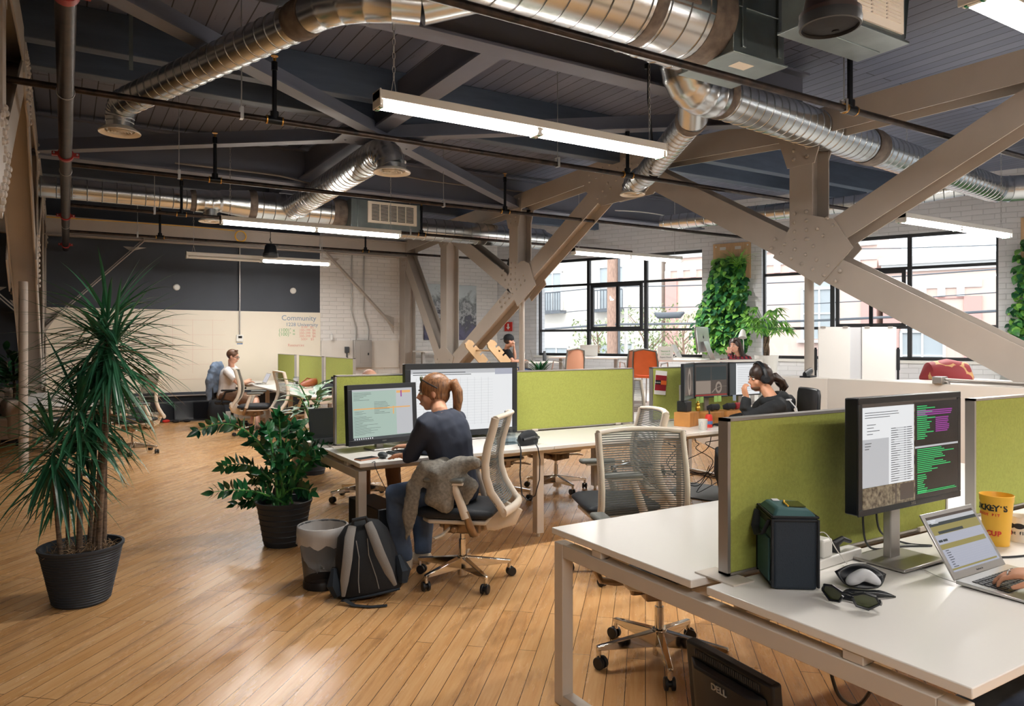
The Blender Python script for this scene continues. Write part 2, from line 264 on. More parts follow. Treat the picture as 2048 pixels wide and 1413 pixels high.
# the raised part of the floor under the windows
PF = .5
m = MB(); m.ext([(6.62, 15.3, 0), (6.62, 9.6, 0), (8.35, 8.2, 0), (6.4, 4.95, 0), (6.4, .2, 0), tuple(WP(16.4)), (8.96, 15.3, 0)][::-1], (0, 0, PF)); struct(m.build('floor_raised', ['plaster']))
m = MB(); m.ext([(-6.5, 15.5, CEIL), (9.1, 15.5, CEIL), tuple(WP(21, CEIL, .1)), (END.x, -4.2, CEIL), (-6.5, -4.2, CEIL)], (0, 0, .15)); struct(m.build('ceiling', 'grey_ceiling_boards'))
m = MB(); m.bx(-6.5, 4.6, 15.3, 15.55, 2.125, CEIL, 0).bx(-6.5, 4.6, 15.3, 15.55, 0, 2.125, 0); m.bx(4.6, 9.2, 15.3, 15.55, 0, CEIL, 1)
struct(m.build('wall_back', ['wall_charcoal', 'white_brick']))
m = MB(); m.bx(-6.7, -6.5, -4.4, 15.55, 0, CEIL); struct(m.build('wall_left', 'wall_dark'))
m = MB(); m.bx(-6.7, END.x+.3, -4.4, -4.2, 0, CEIL); struct(m.build('wall_front', 'plaster'))
MW = Matrix(((.392, .92, 0, 8.96), (-.92, .392, 0, 15.3), (0, 0, 1, 0), (0, 0, 0, 1)))
WIN = [(1.15, 5.16), (6.35, 10.15), (12.1, 16.2), (17.2, 20.4)]; ZS, ZT = 1.19, 3.39
m = MB(); m.M = MW; m.bx(-.2, 21.4, 0, .35, 0, ZS); m.bx(-.2, 21.4, 0, .35, ZT, CEIL)
e = -.2
for a, b in WIN: m.bx(e, a, 0, .35, ZS, ZT); e = b
m.bx(e, 21.4, 0, .35, ZS, ZT); struct(m.build('wall_right', 'white_brick_window_wall'))
def window(n, s0, s1, cols, opens):
    """black steel frame with mullions, an openable sash, and one pane of glass for each light"""
    m = MB(); m.M = MW; w = .035
    for a in (s0, s1): m.bx(a-w if a == s1 else a, a if a == s1 else a+w, .1, .18, ZS, ZT)
    for z in (ZS, ZT-w*1.6): m.bx(s0, s1, .1, .18, z, z+w*1.6)
    for z in (1.765, 2.80): m.bx(s0, s1, .11, .17, z-.025, z+.025)
    for a in cols: m.bx(a-.035, a+.035, .1, .18, ZS, ZT)
    for a, b in opens:
        for q in (a, b): m.bx(q-.03, q+.03, .085, .15, 1.79, 2.775)
        m.bx(a, b, .085, .15, 1.79, 1.84); m.bx(a, b, .085, .15, 2.72, 2.775)
    o = struct(m.build('window_%d' % n, 'window_black'))
    g = MB(); g.M = MW; g.bx(s0, s1, .138, .142, ZS, ZT); g.build('pane', 'pane', o)
    k = MB(); k.M = MW; k.bx(s0-.05, s1+.05, -.04, .1, ZS-.05, ZS); k.build('sill', 'white_enamel', o)
    return o
U = s_of_u
window(1, 1.15, 5.16, [U(1173), U(1288)], [(U(1173)+.1, U(1232)), (U(1232), U(1288)-.1)])
window(2, 6.35, 10.15, [U(1664), U(1820)], [(U(1664)+.09, U(1742)), (U(1742), U(1820)-.09)])
window(3, 12.1, 16.2, [13.5, 14.8], [(13.6, 14.7)]); window(4, 17.2, 20.4, [18.3, 19.3], [])
m = MB(); m.bx(-.5, 6.3, 15.27, 15.3, 0, .13); struct(m.build('baseboard_back', 'white_enamel'))
# ------------------------------------------------------------------ trusses
def rivet(m, c, ax, r=.021, mi=0):
    c = Vector(c); a = Vector(ax); b = Vector((0, 1, 0)); k = a.cross(b); n = 8; vs = []
    for rr, h in ((r, 0), (r*.8, r*.55), (r*.35, r*.85)):
        vs += [c+a*h+(b*math.cos(2*PI*j/n)+k*math.sin(2*PI*j/n))*rr for j in range(n)]
    fs = [(i*n+j, i*n+(j+1) % n, (i+1)*n+(j+1) % n, (i+1)*n+j) for i in range(2) for j in range(n)]+[tuple(range(16, 24))]
    m.add(vs, fs, mi)
GUSSETS = {4.8: [(4.83, 2.84), (4.42, 2.72), (4.22, 2.42), (4.58, 2.08), (5.14, 2.41)], 10.4: [(10.06, 2.84), (9.9, 2.78), (9.72, 2.42), (10.26, 2.1), (10.42, 2.28), (10.66, 2.52), (10.5, 2.72), (10.16, 2.84)]}
def truss(x, label, posts):
    t = thing('steel_truss', label, 'truss', (x, 0, 0)); ZC, ZM, ZB = 3.74, 2.42, .9
    def member(name, y0, z0, y1, z1, w=.25, dp=.24):
        m = MB(); a = V(0, y0, z0); b = V(0, y1, z1)
        for s in (-1, 1): m.bar(a+V(s*dp/2, 0, 0), b+V(s*dp/2, 0, 0), w, .014, up=(1, 0, 0))
        m.bar(a, b, dp, .014, up=(b-a).cross(V(1, 0, 0)))
        return m.build(name, 'tan_steel', t)
    CH_ = [(-3.6, 3.7), (2.0, 3.68), (4.8, 3.72), (7.6, 3.95), (10.4, 3.83), (13.05, 3.76), (15.28, 3.6)]
    for (ya, za), (yb, zb) in zip(CH_, CH_[1:]): member('top_chord', ya, za, yb, zb, .26, .26)
    tops, mids, bots = [7.6, -3.5], [4.8, 10.4, -.8], [13.05, 2.0]
    member('diagonal', 7.6, 3.93, 13.05, ZB, .27); member('diagonal', 7.6, 3.93, 2.0, ZB, .27)
    member('diagonal', 10.4, ZM, 13.05, ZC); member('diagonal', 4.8, ZM, 2.0, ZC); member('diagonal', -3.5, ZC, 2.0, ZB); member('diagonal', 13.05, ZB, 15.15, 3.5)
    for y, z in ((4.8, ZM), (10.4, ZM), (13.05, ZB), (2.0, ZB)): member('vertical', y, z, y, ZC, .27, .26)
    m = MB(); m.bx(-.13, -.116, 15.0, 15.3, 0, 3.75); m.bx(.116, .13, 15.0, 15.3, 0, 3.75); m.bx(-.12, .12, 15.14, 15.16, 0, 3.75); m.build('end_column', 'tan_steel', t)
    def gusset(poly, rv):
        m = MB()
        for s in (-1, 1):
            cy_, cz_ = sum(p[0] for p in poly)/len(poly), sum(p[1] for p in poly)/len(poly); sh = 1 if s < 0 else .8
            m.ext([(s*.128, cy_+(y-cy_)*sh, cz_+(z-cz_)*sh) for y, z in poly], (s*.014, 0, 0))
            for y, z in rv: rivet(m, (s*.142, cy_+(y-cy_)*sh, cz_+(z-cz_)*sh), (s, 0, 0))
        m.build('gusset_plate', 'tan_steel', t)
    def rows(a, b, n, off=(.05, -.05)):
        a = Vector(a); b = Vector(b); d = (b-a).normalized(); nn = Vector((-d.y, d.x)); return [tuple(a+(b-a)*i/(n-1)+nn*o) for i in range(n) for o in off]
    for y in (4.8, 10.4):
        P = GUSSETS[y]
        k = 1 if y < 7 else -1; gusset(P, rows((y-k*.42, ZM-.26), (y+k*.34, ZM+.14), 7)+rows((y+k*.0, ZM+.14), (y+k*.0, ZM+.42), 4, (.07, -.07))+rows((y-k*.12, ZM+.1), (y-k*.34, ZM+.28), 3)+[])
    gusset([(6.85, 3.98), (7.6, 4.1), (8.4, 4.0), (8.45, 3.72), (8.05, 3.42), (7.2, 3.42), (6.85, 3.66)], rows((6.98, 3.86), (7.55, 3.93), 5)+rows((7.7, 3.93), (8.32, 3.86), 5)+rows((7.75, 3.76), (8.1, 3.5), 4)+rows((7.45, 3.76), (7.12, 3.5), 4))
    for y in (13.05, 2.0):
        gusset([(y-.45, ZB+.32), (y-.2, ZB-.14), (y+.2, ZB-.14), (y+.45, ZB+.32), (y+.1, ZB+.5), (y-.1, ZB+.5)], rows((y-.3, ZB+.22), (y-.05, ZB), 4)+rows((y+.3, ZB+.22), (y+.05, ZB), 4))
        gusset([(y-.5, 3.9), (y+.35, 3.9), (y+.35, 3.66), (y+.15, 3.4), (y-.15, 3.4), (y-.5, 3.62)], rows((y-.42, 3.76), (y+.28, 3.76), 5)+rows((y, 3.62), (y, 3.45), 3))
    for y, c in ((4.8, 3.72), (10.4, 3.83)): gusset([(y-.26, c+.12), (y+.26, c+.12), (y+.26, c-.12), (y+.16, c-.4), (y-.16, c-.4), (y-.26, c-.12)], rows((y-.18, c), (y+.18, c), 3)+rows((y, c-.14), (y, c-.32), 3, (.08, -.08)))
    gusset([(14.8, 3.75), (15.28, 3.75), (15.28, 3.1), (14.9, 3.1)], rows((15.05, 3.2), (15.05, 3.65), 5))
    for y, z0 in posts:
        m = MB(); m.cyl((0, y, z0), (0, y, ZM-.2), .047, n=20); m.build('post', 'tan_steel', t)
    return t
truss(6.54, 'tan riveted steel truss crossing in front of the windows', [(4.8, .5), (10.35, 0)])
truss(-.42, 'tan riveted steel truss seen edge-on behind the tall dracaena', [(10.2, 0), (4.8, 0)])
# ------------------------------------------------------------------ beams that carry the roof
def ibeam(a, b, w, h, name, mt, label, grp, cat='beam'):
    a = Vector(a); b = Vector(b); m = MB(); up = V(0, 0, 1)
    m.bar(a+V(0, 0, .012), b+V(0, 0, .012), w, .024); m.bar(a+V(0, 0, h-.012), b+V(0, 0, h-.012), w, .024); m.bar(a+V(0, 0, h/2), b+V(0, 0, h/2), .02, h-.04)
    o = m.build(name, mt); return tag(o, label, cat, grp)
XR = 11.6
ibeam((-6.4, 4.8, 3.74), (6.42, 4.8, 3.74), .19, .5, 'ceiling_beam', 'grey_steel', 'grey steel roof beam above the long lit lamp, nearest of the steel beams', 'steel roof beams')
ibeam((-6.4, 10.4, 3.74), (10.8, 10.4, 3.74), .19, .5, 'ceiling_beam', 'grey_steel', 'grey steel roof beam just above the branch duct and far vent box', 'steel roof beams')
b = ibeam((-6.4, 14.95, 3.36), (6.4, 14.95, 3.36), .16, .34, 'ceiling_beam', 'tan_steel', 'tan steel beam along the charcoal back wall behind the far sprinkler pipe', 'steel roof beams')
def timber(y, w, z0, label, x1):
    m = MB(); m.bx(-6.4, x1, y-w/2, y+w/2, z0, CEIL); return tag(m.build('timber_beam', 'grey_timber', bev=.008), label, 'beam', 'timber roof beams')
timber(7.05, .14, 3.96, 'grey timber roof beam right over the glowing near lamp, front of the close pair', 12.3)
timber(7.72, .16, 3.95, 'grey timber roof beam just behind the one over the near lamp', 12.0)
timber(2.3, .15, 3.95, 'grey timber roof beam above the big round duct, closest to the viewer', 14.3)
timber(12.6, .15, 3.95, 'grey timber roof beam over the far tubular duct', 9.9)
m = MB(); m.bx(2.82, 3.02, 4.8, 15, 3.82, 3.845); m.bx(2.905, 2.925, 4.8, 15, 3.84, 4.2); tag(m.build('ceiling_beam', 'grey_steel'), 'grey steel beam running away at mid-span between the two trusses', 'beam', 'steel roof beams')
def brace(a, b, label):
    m = MB(); a = Vector(a); b = Vector(b); m.bar(a, b, .15, .014); m.bar(a+V(0, 0, .075), b+V(0, 0, .075), .014, .15)
    return tag(m.build('cross_brace', 'grey_steel'), label, 'brace', 'diagonal roof braces')
brace((-.3, 4.9, 3.74), (6.4, 10.3, 3.74), 'grey diagonal roof brace passing behind the slanted round duct at left')
brace((-.3, 10.3, 3.77), (6.4, 4.9, 3.77), 'grey diagonal roof brace running nearly level behind the near lamp')
m = MB(); m.bar((2.5, 7.6, 3.73), (3.4, 7.6, 3.73), .5, .012); [rivet(m, (2.6+.12*i, 7.6+.12*j, 3.724), (0, 0, -1), .014) for i in range(7) for j in (-1, 1)]; tag(m.build('brace_plate', 'grey_steel'), 'grey plate where the diagonal roof braces cross', 'plate')
def knee(a, b, label, fl):
    a = Vector(a); b = Vector(b); t = thing('knee_brace', label, 'brace', (0, 0, 0))
    m = MB(); m.bar(a, b, .014, .15, up=(0, 1, 0)); m.bar(a+V(0, -.07, 0), b+V(0, -.07, 0), .014, .13, up=(b-a).cross(V(0, 1, 0))) if False else m.bar(a+V(0, -.06, -.05), b+V(0, -.06, -.05), .12, .014); m.build('angle', 'tan_steel', t)
    for p, d in ((a, 1), (b, -1)):
        m = MB(); dx = fl*d; m.ext([(p.x-dx*.04, 14.97, p.z+d*.16), (p.x+dx*.34, 14.97, p.z+d*.16) if d < 0 else (p.x-dx*.04, 14.97, p.z-.2), (p.x+dx*.22, 14.97, p.z+d*.24)], (0, -.012, 0))
        [rivet(m, (p.x+dx*.06*i, 14.955, p.z+d*.06*i), (0, -1, 0), .014) for i in range(4)]; m.build('gusset_plate', 'tan_steel', t)
knee(PY(92, 648, 14.95), PY(288, 478, 14.95), 'tan angle brace rising right from the left truss behind the dracaena', 1)
knee(PY(785, 650, 14.95), PY(648, 500, 14.95), 'tan angle brace falling right to the column by the electrical panel', -1)
knee(PY(30, 615, 12), PY(-80, 520, 12), 'tan angle brace at far left of the dark corner behind the left truss', -1)
# ------------------------------------------------------------------ sprinkler pipes
def sprinkler(y, x0, x1, z, tees, hangs, label, r=.024, mt='rusty_iron'):
    t = thing('sprinkler_pipe', label, 'pipe', (0, y, z), 0, 'overhead sprinkler pipes')
    m = MB(); m.cyl((x0, 0, 0), (x1, 0, 0), r, n=14); m.build('pipe', mt, t)
    for u in tees:
        x = y*ray(u).x/ray(u).y
        m = MB(); m.cyl((x-.055, 0, 0), (x+.055, 0, 0), r*1.45, n=12); m.cyl((x, 0, 0), (x, 0, .07), r*1.4, n=12)
        for s in (-1, 1): m.cyl((x+s*.055, 0, 0), (x+s*.066, 0, 0), r*1.5, n=12, mi=1)
        m.build('tee_fitting', ['black_iron', 'brass'], t)
        m = MB(); m.cyl((x, 0, .06), (x, 0, .44), r*.8, n=10); m.cyl((x, 0, .4), (x, 0, .47), r*1.05, n=10); m.cyl((x, 0, .47), (x, 0, .5), .012, n=8, mi=1); m.cyl((x, 0, .515), (x, 0, .52), .03, n=10, mi=1); m.box((x-.012, 0, .505), (.004, .004, .03), 1); m.box((x+.012, 0, .505), (.004, .004, .03), 1)
        m.build('sprinkler_head', ['black_iron', 'brass'], t)
    for u in hangs:
        x = y*ray(u).x/ray(u).y
        m = MB(); m.cyl((x, 0, .06), (x, 0, CEIL-z-.02), .005, n=6); m.cyl((x, 0, CEIL-z-.02), (x, 0, CEIL-z), .03, n=8)
        for s in (-1, 1): m.box((x, s*.027, .02), (.026, .003, .09))
        m.box((x, 0, .065), (.026, .054, .004)); m.box((x, 0, -.027), (.026, .054, .004)); m.build('hanger', 'zinc', t)
sprinkler(5.98, -3, 11.6, 3.3, [549, 1255], [483, 1115], 'dark sprinkler pipe passing just behind the near lamp')
sprinkler(3.4, -3, 12.6, 3.3, [1700], [1688], 'rusty sprinkler pipe crossing under the big round duct and plenum box', .026)
sprinkler(8.54, .0, 10.6, 3.3, [430, 1010], [358, 887], 'sprinkler pipe crossing below the second vent duct and its round diffuser')
sprinkler(11.1, .0, 9.6, 3.3, [363, 843, 1489], [309, 820], 'sprinkler pipe crossing in front of the far tubular duct')
sprinkler(13.75, .0, 8.4, 3.3, [320, 731], [275, 640], 'sprinkler pipe running along the tan beam at the back wall')
t = thing('main_pipe', 'thick worn iron main pipe with red couplings, seen end-on at left', 'pipe', (0, 0, 0))
m = MB(); m.tube([(0, -3, 3.28), (0, 15.1, 3.16)], .05, 18); m.build('pipe', 'rusty_iron', t)
for y in (4.15, 7.7, 11.3, 14.5):
    z = 3.26-.0066*y; m = MB(); m.cyl((0, y-.035, z), (0, y+.035, z), .064, n=18)
    for s in (-1, 1): m.box((s*.082, y, z), (.05, .05, .035)); m.cyl((s*.09, y-.05, z), (s*.09, y+.05, z), .008, n=6, mi=1)
    m.build('coupling', ['red_paint', 'zinc'], t)
for y in (5.8, 8.4, 12.2):
    z = 3.26-.0066*y; m = MB(); m.tube([(0+.053*math.cos(a), y, z+.053*math.sin(a)) for a in [2*PI*i/20 for i in range(21)]], .004, 6); m.build('clamp_ring', 'zinc', t)
# ------------------------------------------------------------------ ducts
def spiral(m, a, b, r0, r1=None, pitch=.14, n=28, mi=0):
    a = Vector(a); b = Vector(b); r1 = r1 or r0; ln = (b-a).length; k = max(1, int(ln/pitch)); P = [a]; R = [r0]
    for i in range(k):
        f0 = (i+.5)/k
        for df, dr in ((-.007, 0), (-.0028, .005), (.0028, .005), (.007, 0)):
            f = f0+df/ln; P.append(a.lerp(b, f)); R.append(r0+(r1-r0)*f+dr)
    P.append(b); R.append(r1); f0 = len(m.m); m.tube(P, R, n, mi)
    for i in range(k):
        for j in range(n): m.m[f0+(4*i+2)*n+j] = 2
def seal(m, a, b, r, mi=1): m.tube([a, Vector(a).lerp(Vector(b), .25), Vector(a).lerp(Vector(b), .75), b], [r+.002, r+.01, r+.01, r+.002], 28, mi)
def elbow(m, p0, p1, p2, r, n=7, mi=0):
    P = arc(p0, p1, p2, n); Q = []; R = []
    for i, p in enumerate(P):
        if 0 < i < n:
            t = (P[i+1]-P[i-1]).normalized()*.008
            Q += [p-t, p, p+t]; R += [r, r+.006, r]
        else: Q.append(p); R.append(r)
    m.tube(Q, R, 28, mi)
def diffuser(c, r, parent):
    m = MB(); m.lathe([(r*.66, .03), (r*.7, .0), (r*.98, -.02), (r, -.012), (r*.95, .0), (r*.7, .03)], 32, c, cap=False)
    for k in (.5, .36, .22, .08): m.lathe([(r*k, .004), (r*(k+.05), -.014), (r*(k+.065), -.01), (r*k+.004, .012)], 28, c, cap=False)
    m.lathe([(.001, .02), (r*.66, .02), (r*.66, .024), (.001, .024)], 24, c, 1, cap=False)
    m.build('diffuser', ['vent_cream', 'grille_dark'], parent)
def hangstrap(p, r, parent):
    p = Vector(p); m = MB(); m.box((p.x, p.y, (CEIL+p.z+r)/2), (.03, .004, CEIL-p.z-r)); m.build('strap', 'galv_sheet', parent)
# slanted duct at upper left
t = thing('air_duct', 'slanted spiral duct at upper left ending in a round vent', 'duct', (0, 0, 0)); m = MB()
zA = 3.6; dA = V(*(FWD*math.cos(math.radians(47.5))-RGT*math.sin(math.radians(47.5)))); p0 = AT(590, 45, 4.74); p0.z = zA; p1 = p0+dA*(-.62); pe = AT(248, 205, 6.32); pe.z = zA
pj = p0.lerp(pe, .97); spiral(m, p0, pj, .115, pitch=.12); elbow(m, pj, pe+dA*.1, pe+dA*.1+V(0, 0, -.15), .115); m.cyl(pe+dA*.1+V(0, 0, -.13), pe+dA*.1+V(0, 0, -.22), .108, n=24)
seal(m, p0, p1.lerp(p0, .7), .116); p2 = p1+V(.42, -.05, 0); elbow(m, p1.lerp(p0, .7), p1.lerp(p0, .1), p2, .116, 5)
p3 = V(p2.x+.42, 3.98, 3.74); m.tube([p2, p3], .116, 28); seal(m, p3.lerp(p2, .15), p3, .125); spiral(m, p3, (4.0, 4.08, 3.72), .115, pitch=.16)
m.build('tube', ['galvanised', 'sealant', 'duct_seam'], t, ang=40); diffuser(pe+dA*.1+V(0, 0, -.23), .17, t); hangstrap(PY(262, 165, 6.6), .1, t)
# the big trunk above, its plenum boxes and the duct that leaves toward the windows
t = thing('air_duct', 'thickest round trunk duct at top centre running into a metal box', 'duct', (0, 0, 0)); m = MB()
spiral(m, (.9, 3.78, 3.84), (3.3, 3.78, 3.84), .29, pitch=.15, n=36); spiral(m, (3.3, 3.78, 3.84), (3.98, 3.78, 3.84), .29, pitch=.17, n=36)
seal(m, (3.26, 3.78, 3.84), (3.36, 3.78, 3.84), .292); seal(m, (3.78, 3.78, 3.84), (3.99, 3.78, 3.84), .292)
m.cyl((3.55, 3.62, 3.95), (3.55, 3.1, 4.02), .12, n=24); seal(m, (3.55, 3.5, 3.96), (3.55, 3.44, 3.97), .12); m.build('tube', ['galvanised', 'sealant', 'duct_seam'], t, ang=40)
m = MB(); m.bx(3.5, 3.62, 3.48, 3.52, 3.78, 3.8, 1); m.ext([(3.35, 3.52, 3.72), (3.78, 3.52, 3.72), (3.78, 3.5, 3.76), (3.35, 3.5, 3.76)], (0, .01, .01), 1); m.build('patch', ['galvanised', 'sealant'], t)
m = MB(); m.bx(3.98, 4.52, 3.53, 4.03, 3.55, 4.25); m.bx(3.96, 4.54, 3.51, 4.05, 3.545, 3.56); m.bx(4.06, 4.1, 3.515, 3.53, 3.6, 4.25); m.bx(4.44, 4.48, 3.515, 3.53, 3.6, 4.25); m.bx(4.02, 4.5, 3.515, 3.53, 3.88, 3.89); m.build('plenum_box', 'galv_sheet', t, bev=.004)
m = MB(); m.bx(4.14, 4.3, 3.62, 3.72, 3.543, 3.546); m.build('sticker', 'vent_cream', t)
t = thing('return_air_box', 'metal return-air box with cream louvred grille at upper right', 'vent', (0, 0, 0)); m = MB()
m.bx(4.02, 4.86, 2.82, 3.16, 3.55, 4.25); m.bx(4.0, 4.88, 2.8, 3.18, 3.545, 3.562); m.box((4.42, 2.99, 3.543), (.84, .006, .006)); m.build('box', 'galv_sheet', t, bev=.004)
m = MB(); m.bx(4.06, 4.82, 2.805, 2.82, 3.6, 4.22)
for i in range(4):
    for k in range(22): m.bx(4.12+i*.17, 4.27+i*.17, 2.798, 2.806, 3.66+k*.024, 3.672+k*.024)
    for k in range(22): m.bx(4.105+i*.17, 4.112+i*.17, 2.802, 2.804, 3.66+k*.024, 3.668+k*.024, 1)
m.build('grille', ['vent_cream', 'grille_dark'], t); m = MB(); m.ext([(4.9, 2.84, 3.6), (4.9, 2.87, 3.6), (5.0, 2.87, 4.29), (5.0, 2.84, 4.29)], (.004, 0, 0)); m.build('strap', 'galv_sheet', t)
t = thing('air_duct', 'spiral duct with wide elbow running right toward the windows', 'duct', (0, 0, 0)); m = MB()
aC = AT(1440, 193, 6.31); bC = AT(1985, 377, 10.15); dC = (bC-aC).normalized(); e0 = AT(1362, 100, 5.95)
midC = aC.lerp(bC, .43); spiral(m, aC, midC, .185, pitch=.12); spiral(m, midC, bC, .18, pitch=.12)
seal(m, aC-dC*.06, aC+dC*.04, .185); seal(m, midC-dC*.12, midC+dC*.12, .19); elbow(m, e0, AT(1362, 196, 5.95), aC, .18, 7)
cE = bC+V(.7, -1.1, 0); elbow(m, bC, bC+dC*.35, cE, .18, 6); spiral(m, cE, cE+V(.4, -.95, 0), .18)
j = bC-dC*.5; w0 = PX(1830, 412, j.x-.25); k = V(-.392, .92, 0); w1 = j+k*.9+V(-.1, 0, -.1); spiral(m, j, w1, .13, pitch=.11); elbow(m, w1, w1+k*.2, w1+k*.5+V(0, 0, -.02), .13, 4); spiral(m, w1+k*.5+V(0, 0, -.02), w1+k*3.6+V(0, 0, -.02), .125)
m.build('tube', ['galvanised', 'sealant', 'duct_seam'], t, ang=40)
t = thing('air_duct', 'short spiral branch dropping away behind the right end of the near lamp', 'duct', (0, 0, 0)); m = MB()
a = AT(1388, 215, 6.45); n0 = AT(1386, 236, 6.5); b = AT(1290, 352, 8.35); e = AT(1265, 372, 8.7); m.cyl(aC-dC*.3+V(-.02, .02, 0), n0, .135, n=24); seal(m, n0, n0.lerp(b, .06), .132); spiral(m, n0, b, .128, pitch=.1); elbow(m, b, e+V(0, 0, .05), e+V(0, 0, -.06), .128, 5)
m.build('tube', ['galvanised', 'sealant', 'duct_seam'], t, ang=40); diffuser(e+V(0, 0, -.09), .15, t)
# far duct along the back of the room
t = thing('air_duct', 'long far duct along the back with bulge and metal vent box', 'duct', (0, 0, 0)); m = MB()
yF = 11.4; zF = 3.56; P = lambda u: yF*ray(u).x/ray(u).y
spiral(m, (-3, yF, zF), (P(385), yF, zF), .14, pitch=.17); seal(m, (P(380), yF, zF), (P(392), yF, zF), .142)
elbow(m, (P(390), yF, zF), (P(420), yF, zF+.0), (P(445), yF+.05, zF+.04), .16, 4); m.tube([(P(440), yF+.05, zF+.04), (P(498), yF+.05, zF+.03)], [.165, .21], 28); seal(m, (P(497), yF+.05, zF+.03), (P(512), yF+.05, zF+.03), .212)
spiral(m, (P(512), yF+.05, zF+.03), (P(668), yF+.05, zF+.03), .21, pitch=.17); seal(m, (P(664), yF+.05, zF+.03), (P(690), yF+.05, zF+.03), .212)
spiral(m, (P(800), yF, zF-.12), (P(1085), yF, zF-.12), .19, pitch=.16); m.cyl((P(1085), yF, zF-.12), (P(1105), yF, zF-.12), .17, .1, n=28)
m.cyl((P(420), yF, zF), (P(420), yF, zF-.25), .1, n=20); m.build('tube', ['galvanised', 'sealant', 'duct_seam'], t, ang=40)
diffuser((P(420), yF, zF-.27), .16, t); diffuser((P(1110), yF, zF-.32), .16, t)
m = MB(); m.bx(P(690), P(826), yF-.3, yF+.4, 3.3, 3.78); m.bx(P(688), P(828), yF-.32, yF+.42, 3.29, 3.31); m.bx(P(692)+.08, P(692)+.12, yF-.31, yF-.3, 3.33, 3.78); m.build('plenum_box', 'galv_sheet', t, bev=.004)
m = MB(); x0, x1 = P(728), P(812); m.bx(x0-.05, x1+.05, yF-.33, yF-.3, 3.42, 3.76)
for i in range(5):
    w = (x1-x0)/5
    for k2 in range(12): m.bx(x0+i*w+.01, x0+(i+1)*w-.01, yF-.336, yF-.329, 3.46+k2*.022, 3.472+k2*.022, 1)
m.build('grille', ['vent_cream', 'grille_dark'], t)
t = thing('air_duct', 'middle branch duct with elbow and round vent, left of the near lamp', 'duct', (0, 0, 0)); m = MB()
spiral(m, (2.98, 11.25, 3.56), (2.9, 7.55, 3.56), .165, pitch=.13); elbow(m, (2.9, 7.55, 3.56), (2.9, 7.28, 3.58), (2.95, 7.25, 3.38), .16, 6); m.cyl((2.95, 7.25, 3.4), (2.95, 7.25, 3.34), .155, n=24)
m.tube([(2.99, 10.95, 3.56), (2.98, 10.9, 3.56)], .18, 28, 0); m.build('tube', ['galvanised', 'sealant', 'duct_seam'], t, ang=40); diffuser((2.95, 7.25, 3.33), .2, t)
# ------------------------------------------------------------------ fluorescent lamps on chains
def lamp(x0, y, z, label, chains=(.12, 2.3), power=1.0, half=False):
    t = thing('fluorescent_lamp', label, 'lamp', (x0, y, z), 0, 'fluorescent lamps on chains')
    m = MB(); m.bx(0, 2.44, -.062, .062, .028, .085); m.bx(0, .012, -.066, .066, -.02, .09); m.bx(2.428, 2.44, -.066, .066, -.02, .09); m.build('housing', 'white_enamel', t, bev=.004)
    for k in (0, 1):
        for s in (-1, 1):
            m = MB(); m.cyl((.035+k*1.2, s*.034, .0), (1.2+k*1.2, s*.034, .0), .019, n=12); m.build('tube', 'white_enamel' if (half and k == 0) else 'tube_glow', t)
    for x in (.02, 1.22, 2.42):
        m = MB(); m.box((x, 0, .0), (.022 if x != 1.22 else .05, .1, .05)); [m.box((x, s*.034, -.02), (.024, .012, .014), 1) for s in (-1, 1)]
        m.build('socket', ['white_enamel', 'plug_green'], t)
    for c in chains:
        m = MB(); n = int((CEIL-z-.2)/.045)
        for i in range(n):
            zz = .2+i*.045; ax = (i % 2)
            m.tube([(c+(.009*math.cos(a) if ax else 0), 0 if ax else .009*math.cos(a), zz+.026*math.sin(a)) for a in [2*PI*q/8 for q in range(9)]], .0026, 5, cap=False)
        for s in (-1, 1): m.cyl((c, 0, .2), (c+s*.03, s*.03, .085), .0025, n=5)
        m.cyl((c, 0, CEIL-z-.08), (c, 0, CEIL-z), .003, n=5); m.build('chain', 'zinc', t)
    if power: area('lamp_light', (x0+1.22, y, z-.03), (0, 0, 0), 2.36, .1, TUBE_POWER*power, (1, .97, .93))
    return t
lamp(1.68, 4.39, 3.03, 'long lit fluorescent lamp, largest, hanging in the upper middle'); lamp(1.67, 9.8, 3.03, 'lit fluorescent lamp in front of the far duct and vent box', power=1.4)
lamp(1.71, 13.2, 2.93, 'dim fluorescent lamp hanging lowest before the charcoal wall', power=1.1, half=True); lamp(7.2, 9.8, 2.99, 'lit fluorescent lamp hanging before the left group of windows', power=1.7)
lamp(8.1, 4.75, 2.9, 'lit fluorescent lamp near the right window beside the green wall', (.12, 2.28), power=1.7); lamp(3.42, 1.68, 3.05, 'lit fluorescent lamp cut off by the top right corner')
lamp(7.9, 1.68, 2.95, 'unseen fluorescent lamp added over the raised floor right of the view', power=1.7); lamp(-.9, -1.2, 3.05, 'unseen fluorescent lamp added behind the viewer on the left'); lamp(3.4, -1.6, 3.05, 'unseen fluorescent lamp added behind the viewer on the right')  # out-of-view lamps added to brighten the window wall and the foreground
